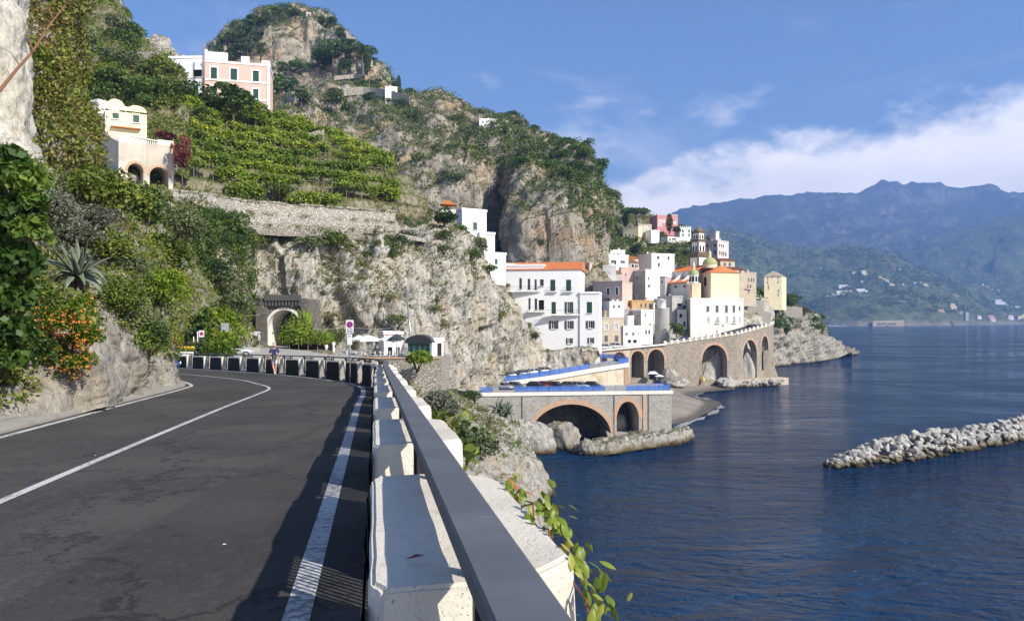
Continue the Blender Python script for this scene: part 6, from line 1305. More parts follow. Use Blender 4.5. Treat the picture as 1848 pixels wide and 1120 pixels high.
# ---- vineyard
PG='vine pergolas on the terraces'
def pergolas():
 nv,nu=PT.A.shape[:2];g=np.random.default_rng(77);z0=math.ceil(PT.A[2,:,2].max()/2.6)*2.6;px,_=pix(PT.A)
 pm=MB().tube([(0,0,-0.6),(0,0,2.7)],[0.055,0.045],5).mesh('post','wood_grey')
 for r in range(10):
  lev=z0+(r-1)*2.6+0.45;x1=[722,722,722,718,712,705,690,650,560,470][r];x0=[400,340,330,330,325,320,320,300,290,280][r];L=[]
  for i in range(nu):
   j=np.argmax(PT.A[:,i,2]>lev)
   if j>0 and x0<px[j,i]<x1:L.append(PT.A[j,i])
  if len(L)<6:continue
  L=np.array(L);L[:,1]=np.convolve(np.pad(L[:,1],3,'edge'),np.ones(7)/7,'valid');L[:,2]=lev
  root=empty('vine_pergola',tuple(L[0]));o0=L[0]
  tag(root,'green vine pergola, '+ORD[r]+' terrace row above the long stone wall','pergola',PG)
  s_=np.r_[0,np.cumsum(np.linalg.norm(np.diff(L,axis=0),axis=1))];T_=s_[-1];at=lambda q:np.stack([np.interp(q,s_,L[:,k])for k in range(3)],-1)
  for q in np.arange(0.5,T_,2.9):obj('post',pm,root,at(q)-o0+(0,g.uniform(-.2,.2),0),(g.uniform(-.05,.05),g.uniform(-.05,.05),0))
  mb=MB()
  for q in np.arange(0,T_-3.9,3.9):mb.bar(at(q)-o0+(0,-.1,2.3+g.uniform(-.1,.1)),at(q+4.2)-o0+(0,-.1,2.3+g.uniform(-.1,.1)),0.05)
  mb.build('cross_pole','wood_grey',root)
  f1=lambda q,k,o_:fbm(np.stack([q*k,0*q+r*3,0*q],1),2,o_+r)
  n=int(T_*34);q=g.random(n)*T_;c=at(q)+np.stack([0*q,g.uniform(-0.5,2.4,n),2.05+0.4*f1(q,.5,0)+g.uniform(-0.25,0.4,n)],1)-o0;c=c[f1(q,.2,50)>-0.5]
  m_=int(T_*16);q2=g.random(m_)*T_;c2=at(q2)+np.stack([0*q2,g.uniform(-0.7,0.4,m_),2.2-g.random(m_)**1.4*1.7],1)-o0;c2=c2[f1(q2,.35,70)>-0.05]
  c=np.vstack([c,c2]);c=np.repeat(c,5,0)+g.normal(0,0.27,(len(c)*5,3));V,F=leaf_quads(c,0.36,np.tile((0.3,-0.5,1.0),(len(c),1)),g,0.85,align=1.1)
  t=np.clip(0.50+0.25*fbm(c*0.25+o0,2,3)+0.2*g.normal(size=len(c)),0,1);obj('foliage',npmesh('foliage',V,F,'leaf_vine',attrs={'tint':np.repeat(t,4)}),root)
pergolas()
p,n=sample(PT,1500,lambda px,py,A,N:(nz(A,0.2,3)>0.0)*1.0,33);stuff('terrace_undergrowth',p,n,8,0.7,0.34,'leaf_bright','green undergrowth between the vineyard terraces',34,0.45)
p,n=sample(PT,900,lambda px,py,A,N:(nz(A,0.2,6)>0.0)*(px>560),35);stuff('terrace_dry_grass',p,n,8,0.6,0.4,'leaf_dry','dry grass at the right end of the terraces',36,0.5,aspect=0.25)
TR='trees on the terraces'
def tree_at(name,kind,mat,px,py,d,h,label,cat='tree',group=None,nleaf=1600,w_=1.0):return plant(name,kind,mat,P(px,py,d),h,label,cat,group,nleaf,w_=w_)
tree_at('dark_tree','round','leaf_dark',422,236,150,8.6,'large dark broadleaf tree in front of the pink house',group=TR,w_=1.25)
tree_at('dark_tree','round','leaf_dark',385,215,152,6.0,'smaller dark tree under the left windows of the pink house',group=TR,w_=1.2)
tree_at('small_pine','pine','leaf_pine',405,196,155,5.6,'flat-topped pine just below the middle windows of the pink house',group=TR)
tree_at('leafy_tree','round','leaf_bright',460,240,152,6.2,'bright leafy tree at the foot of the pink house wall',group=TR)
tree_at('leafy_tree','round','leaf_bright',525,258,160,5.2,'light green tree beside the ruined stone wall of the vineyard',group=TR)
tree_at('leafy_tree','round','leaf_scrub',350,255,140,6.5,'dark green tree between yellow house and vineyard',group=TR,w_=1.2)
tree_at('leafy_tree','round','leaf_bright',300,235,138,6.0,'spreading tree above the balustrade of the yellow house',group=TR,w_=1.3)
tree_at('leafy_tree','round','leaf_vine',205,185,136,5.0,'yellow-green tree behind the vaulted yellow house',group=TR,w_=1.3)
tree_at('bougainvillea','round','leaf_red',329,332,106.5,6.4,'dark red bougainvillea climbing the end of the arched terrace','shrub',w_=0.55)
tree_at('red_shrub','bush','leaf_red',300,254,112,1.1,'reddish shrub at the end of the balustrade','shrub',w_=1.4)
g_=np.random.default_rng(3);q_=WALLPTS[g_.integers(0,len(WALLPTS),150)]+np.array((0,-.2,0));stuff('wall_growth',q_,np.tile((0,-1.,.3),(150,1)),14,.55,.22,'leaf_dry','tufts growing from the vineyard wall',9,.6)
tree_at('fig_tree','round','leaf_dark',800,424,147,5.2,'dark spreading fig tree beside the white cube house',w_=1.35)
for x,y in((245,205),(320,220),(275,175),(345,300),(440,345),(500,350)):tree_at('garden_bush','bush','leaf_bright' if x%2 else 'leaf_scrub',x,y+6,132 if x<340 else 126,2.2,'round garden bush among the vine terraces','bush','garden bushes among the vines',900,1.2)
# ---- upper left slope
p,n=sample(PU,5200,lambda px,py,A,N:0.35+(nz(A,0.1,6)>-0.1),41);stuff('upper_slope_scrub',p,n,8,1.0,0.42,'leaf_scrub','green scrub on the upper left slope',42,0.5)
p,n=sample(PU,2600,lambda px,py,A,N:(nz(A,0.08,16)>0.0)*1.0,43);stuff('upper_slope_vines',p,n,8,1.0,0.42,'leaf_vine','yellow-green plants on the upper left slope',44,0.35)
bushes(PU,46,lambda px,py,A,N:1.0*(py<215),(1.8,4.6),['leaf_dark','leaf_dark','leaf_scrub','leaf_olive'],'dark bush on the steep slope above the yellow house','bushes on the upper left slope',45,nleaf=900)
bushes(PK,9,lambda px,py,A,N:1.0*(N[...,2]>0.1),(1.6,3.2),['leaf_dark'],'dark bush growing from the grey crag at the top','bushes on the crag',46)
for(x0,y0,x1,y1,d,hh,lab)in((220,92,292,108,176,2.2,'upper pale terrace wall on the slope left of the white annex'),(180,120,262,150,160,2.4,'middle pale terrace wall on the slope left of the white annex'),(268,100,300,120,172,6.0,'tall rough stone wall beside the white annex')):
 a,b=G(x0,d),G(x1,d-2);o=arch_wall('terrace_wall',a,b,(Z(y0,d),Z(y1-8,d)),Z(max(y0,y1),d)-hh,[],0.8,'dry_stone');tag(o,lab,'wall')
a,b=G(548,158),G(585,160);o=arch_wall('ruined_wall',a,b,(Z(243,158),Z(228,158)),Z(262,158)-1,[],1.0,'dry_stone');tag(o,'stub of ruined stone wall at the top right of the vineyard','wall')
# ---- big hill
def hillmask(px,py,A,N):
 summit=inside(px,py,425,40,650,185,12);cliff=np.clip((py-np.interp(px,[650,700,780,860,900,940,1000,1060,1100],[235,258,268,280,290,312,320,336,362]))/14,0,1)
 flat=np.clip((N[...,2]-0.25)/0.3,0,1);k=nz(A,0.03,61)
 return np.clip((0.30+0.7*(k>-0.05))*(1-0.93*summit)*(1-0.88*cliff)+flat*0.10*summit+flat*0.20*cliff+0.5*cliff*(k>0.42),0,1)
p,n=sample(PE,10500,hillmask,51);stuff('hill_scrub',p,n,8,2.0,0.95,'leaf_scrub','dense scrub on the big hill',52,0.5)
p,n=sample(PE,3800,hillmask,53);stuff('hill_dark_scrub',p,n,8,2.1,0.95,'leaf_dark','dark macchia on the big hill',54,0.55)
p,n=sample(PE,2600,lambda px,py,A,N:hillmask(px,py,A,N)*(nz(A,0.025,63)>0.05),55);stuff('hill_olive_scrub',p,n,9,2.4,0.9,'leaf_olive','grey-green olives on the big hill',56,0.4)
BG='bushes and small trees on the big hill'
notgully=lambda px,py,A,N:hillmask(px,py,A,N)**2
bushes(PE,110,notgully,(2.6,5.0),['leaf_dark','leaf_dark','leaf_scrub','leaf_olive','leaf_pine'],'rounded dark bush among the scrub of the big hill',BG,57,nleaf=800)
bushes(PE,34,lambda px,py,A,N:inside(px,py,930,250,1100,400,10)*np.clip((np.interp(px,[930,1000,1060,1100],[305,322,342,372])-py)/10,0,1),(2.6,4.4),['leaf_pine','leaf_dark','leaf_scrub'],'dark tree crowning the sea cliff','trees crowning the sea cliff',58,'cliff_tree',1100,0.2,'bush','tree',1.3)
bushes(PE,26,lambda px,py,A,N:inside(px,py,660,280,1090,450,10)*(N[...,2]>0.1),(3,6),['leaf_scrub','leaf_olive','leaf_dark'],'scrub bush clinging to the tall sea cliff','bushes on the sea cliff face',59)
def on_hill(px,py):
 """nearest big-hill surface point that projects near (px, py)"""
 qx,qy=pix(PE.A);k=np.argmin((qx-px)**2+(qy-py)**2+0.02*PE.A[...,1]);return PE.A.reshape(-1,3)[k]
ST='trees around the summit'
for i,(x,y,h,kd,w_)in enumerate([(400,100,13,'round',1.2),(415,85,13,'round',1.2),(432,72,13,'round',1.2),(448,62,12,'round',1.2),(462,55,12,'round',1.3),(480,46,12,'round',1.2),(498,36,11,'pine',1.1),(512,28,10,'pine',1.1),(535,25,7,'round',1.3),(582,42,7,'round',1.4),(600,56,10,'round',1.4),(615,68,9,'round',1.3),(392,110,11,'cypress',1),(425,110,12,'round',1.3),(445,95,12,'round',1.2),(408,125,12,'round',1.3),(460,80,11,'round',1.2),(632,92,10,'round',1.3),(470,100,10,'round',1.2),(440,130,11,'round',1.3)]):
 q=on_hill(x,y+8);plant('summit_tree',kd,'leaf_pine' if kd=='pine' else 'leaf_dark',q,h,ORD[i]+' dark tree from the left in the wood capping the rocky summit' if i<12 else 'dark tree in the steep wood left of the summit rock' if x<480 else 'dark tree on the ridge right of the summit rock','tree',ST,1100,w_=w_)
for(x,y,h,kd,mt,w_,lab)in[(525,158,15,'pine','leaf_pine',1.35,'flat-topped umbrella pine beside the pink house roof'),(600,132,20,'round','leaf_pine',1.25,'huge domed pine below the summit rock'),(575,132,14,'round','leaf_pine',1.2,'rounded pine left of the huge domed pine'),(655,128,16,'pine','leaf_pine',1.0,'umbrella pine over the white ruin on the shoulder'),(628,132,14,'cypress','leaf_dark',1.3,'cypress right of the huge domed pine'),(663,132,15,'cypress','leaf_dark',1.2,'cypress in front of the white ruin on the shoulder'),(615,138,10,'cypress','leaf_pine',1.3,'short cypress under the huge domed pine'),(720,165,9,'cypress','leaf_dark',1.2,'lone cypress on the ridge behind the small white house'),(505,185,15,'round','leaf_pine',1.5,'big green tree right beside the pink house'),(545,200,11,'round','leaf_dark',1.2,'dark oak on the terraces right of the pink house'),(607,205,12,'round','leaf_scrub',1.3,'olive green oak in the middle of the terraced slope'),(665,190,7,'round','leaf_dark',1.2,'small dark tree under the terrace wall of the white house'),(1000,292,5,'round','leaf_pine',1.4,'rounded pine on the ridge above the sea cliff, left one'),(1026,292,6.5,'round','leaf_pine',1.3,'rounded pine on the ridge above the sea cliff, tall middle one'),(1058,322,5,'round','leaf_dark',1.3,'dark tree at the outer shoulder of the sea cliff'),(912,248,5,'round','leaf_bright',1.3,'light green tree beside the white ridge house')]:
 q=on_hill(x,y);plant('hill_tree',kd,mt,q,h,lab,'tree',None,1500,w_=w_)
 # terrace walls and small houses on the shoulder of the hill
def hill_wall(pts,h,lab,mat='dry_stone'):
 A=np.array([on_hill(*q)for q in pts]);A=catmull(A,24)+(0,-2.0,1.0);mb=MB()
 for a,b in zip(A[:-1],A[1:]):mb.obox((a+b)/2,(b-a)/2,(0,1.4,0),(0,0,h/2))
 o=mb.build('terrace_wall',mat);tag(o,lab,'wall')
hill_wall([(620,174),(660,172),(700,176),(740,186)],4.0,'pale terrace wall under the small white hill house')
hill_wall([(610,146),(650,144),(690,146)],2.2,'terrace wall below the white ruin on the shoulder')
hill_wall([(515,190),(535,186),(555,180)],4.5,'grey stone terrace wall right of the pink house')
def hill_house(px,py,w_,hgt,dep,mat,lab,wins,roofm='white_plaster',dd=-2):
 q=on_hill(px,py);d=q[1]+dd;k=d/S;return bld('hill_house',lab,[(px-w_/2,d),(px+w_/2,d+1)],py-hgt,py,mat,[(0,px-w_/2+a,py-hgt+b,px-w_/2+a+c,py-hgt+b+e,'g')for a,b,c,e in wins],rmat=roofm,back=dep,group='small houses on the big hill')
hill_house(706,177,22,20,6,'clean_white','small white house with one window on the hill shoulder',[(14,7,4,5)])
hill_house(727,178,12,6,4,'clean_white','low white shed with blue tarpaulin beside the small hill house',[(2,2,5,3)])
hill_house(663,128,18,17,5,'old_white','roofless white ruin among pines below the summit',[(4,4,3,6)])
hill_house(880,226,30,11,6,'white_plaster','long white house on the ridge line of the hill',[(5,3,3,4),(12,3,3,4),(20,4,3,4)])
hill_house(557,30,9,7,4,'terrace_stone','tiny stone ruin at the very top of the summit',[(3,2,3,5)])
def hill_pergola(x0,y0,x1,y1,lab):
 root=empty('bean_pergola',(0,0,0));tag(root,lab,'pergola');a,b=on_hill(x0,y0),on_hill(x1,y1);n=16;pm=MB().bar((0,0,-1),(0,0,3.4),0.18).mesh('post','wood_grey');mb=MB()
 for i in range(n+1):obj('post',pm,root,a+(b-a)*i/n+(0,-3,1))
 mb.bar(a+(0,-3,4.3),b+(0,-3,4.3),0.25);mb.bar(a+(0,-3,3.3),b+(0,-3,3.3),0.2);mb.build('rail','wood_grey',root)
hill_pergola(618,146,700,142,'row of pale poles of a pergola below the white ruin');hill_pergola(755,212,830,222,'row of pale poles along the terrace under the ridge');hill_pergola(540,158,600,150,'row of poles on the terraces right of the umbrella pine')
for x,y in((557,180),(632,178),(669,178),(748,190),(861,208)):o=MB().tube([(0,0,-2),(0,0,12)],[0.14,0.10],6).build('utility_pole','wood_grey',None,False,on_hill(x,y)+(0,-2,0));tag(o,None,'pole','utility poles on the big hill');o['label']='thin utility pole on the big hill, '+{557:'leftmost of five',632:'second of five from the left',669:'middle one of five',748:'fourth of five from the left',861:'rightmost of five by the ridge house'}[x]
# ---- town hill, headland
p,n=sample(PF,4200,lambda px,py,A,N:(py<500)*(0.35+(nz(A,0.06,3)>-0.1)),71);stuff('town_hill_scrub',p,n,8,1.8,0.8,'leaf_scrub','green scrub on the hill behind the town',72,0.4)
bushes(PF,46,lambda px,py,A,N:(py<480)*(px>1088)*(px<1320)*1.0,(3.0,7),['leaf_dark','leaf_pine','leaf_scrub'],'dark tree on the slope between town and hilltop villas','trees on the town hill',73,nleaf=800,kind='round',cat='tree',w_=1.3,name='slope_tree')
plant('umbrella_pine','pine','leaf_pine',P(1150,412,402),12,'broad umbrella pine left of the rose villa','tree',None,1500,w_=1.5)
plant('tall_cypress','cypress','leaf_dark',P(1208,418,404),9,'dark cypress in front of the rose villa','tree',None,1500,w_=1.6)
plant('villa_tree','round','leaf_dark',P(1222,428,400),6,'small dark tree left of the crenellated house','tree',None,1200,w_=1.3)
plant('villa_tree','cypress','leaf_dark',P(1129,412,404),8,'dark cypress left of the umbrella pine','tree',None,1200,w_=1.6)
plant('courtyard_tree','round','leaf_dark',P(1222,616,282),7,'dark green tree in the shade left of the white rectory','tree',None,1400,w_=1.2)
plant('roadside_bush','bush','leaf_bright',P(1199,622,274),1.9,'small bright green cypress bush at the foot of the bastion','bush',None,900,w_=0.8)
p,n=sample(PH,3200,lambda px,py,A,N:np.clip((np.interp(px,[1330,1372,1410,1450,1490,1520],[622,604,598,600,606,620])-py)/12,0,1),75);stuff('headland_scrub',p,n,8,1.6,0.8,'leaf_scrub','scrub on top of the rocky headland',76,0.4)
bushes(PH,26,lambda px,py,A,N:inside(px,py,1340,540,1430,610,8)+inside(px,py,1450,570,1490,605,8),(4,7.5),['leaf_dark','leaf_pine','leaf_dark'],'dark green shrub tree on the headland','shrub trees on the headland',77,'shrub_tree',900,0.15,'bush','tree',1.0)
p,n=sample(PM1,2600,lambda px,py,A,N:(nz(A,0.004,3)>-0.1)*(py<566),78);stuff('far_woods',p,n,7,16,9,'leaf_scrub','woods on the far hills',79,0.3)
plant('orange_bush','bush','leaf_dry',P(1452,566,428),3.6,'orange-brown bush at the end of the headland garden wall','bush',None,900)
# ---- slope below the parapet
p,n=sample(PS,3600,lambda px,py,A,N:(np.clip((840-py)/30,0,1)*np.clip((N[...,2]-0.1)/0.3,0,1)*(px>640))*(0.4+(nz(A,0.15,4)>0)),81);stuff('seaward_scrub',p,n,9,0.6,0.26,'leaf_scrub','scrub on the slope below the parapet',82,0.55)
p,n=sample(PS,1500,lambda px,py,A,N:(px>600)*(px<900)*(py<800)*(nz(A,0.1,7)>0.0),83);stuff('seaward_dry_grass',p,n,9,0.5,0.3,'leaf_dry','dry grass on the slope below the parapet',84,0.6,aspect=0.25)
def ps_near(px,py):
 qx,qy=pix(PS.A);k=np.argmin((qx-px)**2+(qy-py)**2+1e9*(PS.A[...,1]<52));return PS.A.reshape(-1,3)[k]
for(x,y,h,mt,lab)in[(790,745,2.4,'leaf_grey','grey-green shrub just outside the parapet'),(812,780,2.6,'leaf_olive','olive green shrub below the parapet rail'),(845,815,3.0,'leaf_olive','dense shrub above the sea rocks below the rail'),(870,760,1.6,'leaf_scrub','small shrub on the rock spur by the agave'),(850,725,1.6,'leaf_dark','dark shrub under the edge of the car park'),(920,775,1.4,'leaf_scrub','shrub tuft on the outer rock spur'),(768,715,1.8,'leaf_scrub','green shrub at the top of the slope behind the parapet')]:
 plant('slope_shrub','bush',mt,ps_near(x,y)-np.array((0,0,h*0.25)),h,lab,'shrub',None,1300,w_=1.2)
 # ------------------------------------------------------------------ near plants on the bank
def near_on(Pt,px,py):
 qx,qy=pix(Pt.A);k=np.argmin((qx-px)**2+(qy-py)**2);return Pt.A.reshape(-1,3)[k]
for(x,y,h,mt,w_,lab)in[(120,440,0.95,'leaf_grey',1.3,'silvery shrub above the big agave, left one'),(165,415,0.9,'leaf_grey',1.3,'silvery shrub above the big agave, right one'),(90,395,0.9,'leaf_grey',1.2,'silvery shrub below the pale cliff face'),(60,560,0.8,'leaf_scrub',1.2,'olive green shrub left of the orange lantana'),(215,560,0.9,'leaf_scrub',1.1,'green shrub right of the agave'),(240,600,1.0,'leaf_olive',1.1,'grey-green shrub above the end of the rock bank'),(262,628,1.0,'leaf_dark',0.9,'dark shrub hanging over the end of the rock bank'),(225,500,1.1,'leaf_olive',1.2,'pale shrub upslope right of the agave'),(270,540,1.4,'leaf_bright',1.0,'light green fern-like shrub at the crest of the bank'),(190,470,0.9,'leaf_scrub',1.2,'scrubby bush behind the agave leaves'),(255,398,1.9,'leaf_dark',1.2,'dark round bush on the crest below the arched terrace, left one'),(325,420,2.2,'leaf_olive',1.1,'grey-olive round bush on the crest below the arched terrace, right one'),(165,385,1.8,'leaf_scrub',1.2,'green bush under the street lamp'),(300,480,1.6,'leaf_scrub',1.2,'green bush in the middle of the slope above the bend'),(20,650,0.9,'leaf_dark',1.1,'dark shrub at the left edge above the rock bank')]:
 q=near_on(PB,x,y);plant('bank_shrub','bush',mt,q-np.array((0,0,h*0.25)),h,lab,'shrub','shrubs on the roadside bank',3000,w_=w_)
def lantana(px,py,r,hgt,label,seed):
 q=near_on(PB,px,py)+np.array((0.35,-0.5,0));root=empty('lantana',tuple(q));tag(root,label,'flowering shrub');g=np.random.default_rng(seed)
 bl=[(g.uniform(-.75,.75)*r,g.uniform(-.3,.2)*r,g.uniform(-.6,.9)*hgt*0.5,r*g.uniform(.28,.42),r*g.uniform(.25,.35),r*g.uniform(.28,.4))for _ in range(14)]
 V,F,t=crown_arrays(bl,9000,0.062,seed,0.4);obj('foliage',npmesh('foliage',V,F,'leaf_bright',attrs={'tint':t*0.75}),root)
 d=unit(g.normal(size=(300,3)));d[:,1]=-abs(d[:,1]);k=g.integers(0,14,300);B=np.array(bl);c=B[k,:3]+d*B[k,3:]*1.07
 c=np.repeat(c,7,0)+g.normal(0,0.014,(300*7,3));V,F=leaf_quads(c,0.028,np.tile((0.2,-0.7,0.6),(len(c),1)),g,0.9,align=1.2);obj('flowers',npmesh('flowers',V,F,'petal_orange',attrs={'tint':np.repeat(g.random(len(c)),4)}),root)
 mb=MB()
 for i in range(6):a=g.uniform(-1,1);mb.tube([(0,0.2,-0.3),(a*r*.4,0,0.1),(a*r*.8,-.1,g.uniform(-.2,.6))],[0.02,0.014,0.006],5)
 mb.build('stem','bark',root)
lantana(118,618,0.78,1.7,'large lantana bush full of orange flowers spilling over the rock bank',3)
lantana(286,612,0.85,1.5,'smaller lantana with orange flowers at the crest beside the bend',8)
def agave(p,L,label,n=26,seed=0,mat='leaf_agave',tilt=0.0):
 root=empty('agave',tuple(p));tag(root,label,'agave');g=np.random.default_rng(seed);ms=[]
 for v in range(4):
  V=[];N_=9;bend=[0.15,0.5,0.9,-0.1][v];tt=[]
  for i in range(N_+1):
   s_=i/N_;wd=0.085*L*(0.55+1.0*math.sin(math.pi*min(1,s_*0.9+0.12))*0.75)*(1-s_)**0.45+0.002;a=bend*s_*s_;x,z=L*(s_*math.cos(a)),-L*s_*math.sin(a)*0.75
   V+=[(x,-wd,z+wd*0.55),(x,0,z),(x,wd,z+wd*0.55),(x,0,z-0.012-0.02*L*(1-s_))];tt+=[0.75,0.45,0.75,0.3]
  F=[(4*i+a,4*i+b,4*i+4+b,4*i+4+a)for i in range(N_)for a,b in((0,1),(1,2),(2,3),(3,0))];ms.append(npmesh('leaf',V,F,mat,True,{'tint':tt}))
 for i in range(n):
  f=i/n;el=1.35*(1-f)**1.1-0.25*(f>0.6)*g.random();a=i*2.399+g.uniform(-.2,.2);obj('leaf',ms[int(g.integers(0,3))if f>0.35 else 3],root,(0.05*math.cos(a),0.05*math.sin(a),0.05),(g.uniform(-.2,.2),-el,a),g.uniform(0.75,1.1))
 MB().tube([(0,0,-0.5),(0,0,0.12)],[0.09*L,0.12*L],8).build('stem','bark',root);root.rotation_euler=(tilt,0.15,0)
agave(near_on(PB,150,520)+np.array((0.15,-0.55,0.28)),1.05,'large blue-grey agave with long drooping leaves on the bank',30,2,tilt=0.45)
agave(ps_near(905,735)+np.array((0,-0.5,0.4)),2.0,'agave on the rock spur under the corner of the car park, left one',26,5)
agave(ps_near(922,733)+np.array((0,-0.5,0.4)),2.0,'agave on the rock spur under the corner of the car park, right one',26,6)
def prickly_pear():
 q=ps_near(835,775)+np.array((0,-1.5,0.6));root=empty('prickly_pear',tuple(q));tag(root,'bright green prickly pear pads just outside the parapet','cactus');g=np.random.default_rng(4)
 me=boulder_mesh('pad',5,'leaf_bright',3,0.0);me.attributes.new('tint','FLOAT','POINT').data.foreach_set('value',np.full(len(me.vertices),0.95,np.float32))
 for i,(x,z)in enumerate([(-.5,0),(.2,.2),(-.2,.6),(.5,.7),(-.6,.8),(.1,1.1),(-.9,-.9),(-.7,-1.5)]):obj('pad',me,root,(x*1.4,g.uniform(-.3,.3),z*1.2),(0.1,g.uniform(-.6,.6),g.uniform(-.7,.7)),(0.36,0.06,0.46))
prickly_pear()
def fig():
 root=empty('fig_tree',tuple(near_on(PB,-20,690)+np.array((0,-0.3,0))));o0=np.array(root.location);tag(root,'dark green broad-leaved fig tree filling the left edge of the view','tree');g=np.random.default_rng(9);bl=[]
 for(x,y,r)in[(0,320,.75),(45,330,.5),(-50,360,.9),(20,400,.7),(55,420,.45),(-30,460,.9),(35,480,.55),(5,540,.7),(-50,560,.8),(30,600,.45),(10,650,.5),(-40,650,.6),(-70,300,.8),(15,295,.45),(60,370,.35)]:
  p=P(x,y,15.2+0.6*r)-o0;bl.append((*p,r*.8,r*.7,r*.75))
 V,F,t=crown_arrays(bl,9500,0.17,5,0.55,0.8,0.55);obj('crown',npmesh('crown',V,F,'leaf_fig',attrs={'tint':t}),root)
 mb=MB()
 for b in bl:mb.tube([(0,0.3,-0.3),(b[0]*.4,b[1]*.4+.3,b[2]*.45),(b[0],b[1],b[2])],[0.09,0.05,0.015],6)
 mb.build('trunk','bark',root)
fig()
def creeper():
 root=empty('virginia_creeper',(0.3,3.0,23.2));o0=np.array(root.location);tag(root,'green creeper with a few red leaves over the seaward edge of the near parapet','creeper');g=np.random.default_rng(21)
 V=[];N_=7;tt=[]
 for i in range(N_+1):
  s_=i/N_;wd=0.24*math.sin(math.pi*min(1,s_*0.94+0.03))**0.8;z=-0.38*s_**2;V+=[(s_,-wd,z-wd*0.35),(s_,0,z),(s_,wd,z-wd*0.35)]
 F=[(3*i+a,3*i+a+1,3*i+4+a,3*i+3+a)for i in range(N_)for a in(0,1)]
 ms=[npmesh('leaf',V,F,'leaf_creeper',True,{'tint':np.full(len(V),t)})for t in(0.2,0.45,0.65,0.8,1.0)]
 st=[]
 for(d,up,n)in[(3.75,0.02,9),(3.6,0.03,8),(3.45,0.0,7),(3.05,0.10,9),(2.95,0.03,9),(2.8,0.06,9),(2.68,-0.02,8),(2.55,0.01,8),(2.42,-0.02,7),(2.3,-0.03,6),(2.22,-0.06,7),(2.16,-0.10,7),(3.2,-0.02,5),(2.12,-0.15,6)]:
  c=np.array((0.27-0.172*d+0.335+0.02*g.random(),d,float(zr(d))+0.83+up))-o0;st.append(c)
  for k in range(int(n*1.7)):
   a=g.uniform(-2.4,1.2);sc_=g.uniform(0.032,0.064);red=d>3.5 and k<3
   obj('leaf',ms[4 if red else int(g.integers(0,4))],root,c+g.normal(0,0.03,3)+np.array((0.02,0,0)),(g.uniform(-.5,.5),g.uniform(-.1,1.0),a),sc_)
 MB().tube([st[0]-(0.02,0,0.06)]+[s_-np.array((0.015,0,0.03))for s_ in st[1:12]],0.0035,5).build('stem','stem_red',root)
creeper()
def branch():
 root=empty('dead_branch',tuple(P(-40,190,22)));o0=np.array(root.location);tag(root,'bare rusty dead branch slanting across the pale cliff face','branch');mb=MB()
 pts=[P(x,y,22+0.01*x)-o0 for x,y in((-40,205),(0,163),(28,128),(60,92),(90,45),(112,18),(135,-20))];mb.tube(pts,[.055,.05,.042,.036,.028,.022,.015],7);mb.build('bough','rust_bark',root,True)
 for a,b,c in(((60,92),(48,60),(40,30)),((75,68),(92,80),(110,110)),((98,36),(88,20),(92,2)),((35,118),(20,95),(0,85))):MB().tube([P(*a,22.5)-o0,P(*b,22.6)-o0,P(*c,22.7)-o0],[.016,.011,.005],5).build('twig','rust_bark',root)
branch()
def street_lamp(px,py,d,h,label,pole=True):
 p=P(px,py,d);root=empty('street_lamp',(p[0],p[1],p[2]-h));tag(root,label,'street lamp')
 MB().tube([(0,0,0),(0,0,h)],[0.05,0.035],8).build('post','steel_grey',root,True);MB().lathe((0,0,h-0.12),[(0.0,0.30),(0.07,0.28),(0.12,0.20),(0.36,0.03),(0.36,0.0),(0.0,0.02)],16).build('lamp_shade','steel_grey',root);MB().lathe((0,0,h-0.22),[(0.0,0.0),(0.12,0.03),(0.14,0.1)],12).build('bulb_glass','frame_white',root)
street_lamp(160,348,30,2.2,'grey conical street lamp head among the bank scrub')
def cable(name,pts,sag,label,r=0.012):
 A=[P(*q)for q in pts];L=[]
 for a,b in zip(A[:-1],A[1:]):L+=[a+(b-a)*f-np.array((0,0,sag*4*f*(1-f)))for f in np.linspace(0,1,13)]
 o=MB().tube(L,r,4).build(name,'cable_grey');tag(o,label,'cable')
cable('overhead_cable',[(190,335,40),(345,408,70),(462,470,118)],0.6,'thin overhead cable crossing the slope below the arched terrace',0.02)
cable('overhead_cable',[(265,585,40),(330,565,60),(395,520,95)],0.5,'thin sagging cable rising from the bank crest to the slope',0.02)
cable('overhead_cable',[(360,560,95),(468,568,117)],0.3,'short pale cable running to the tunnel portal',0.03)
cable('overhead_cable',[(560,592,117),(632,590,118),(705,592,122)],0.2,'pale cable along the cliff above the restaurant terrace',0.025)
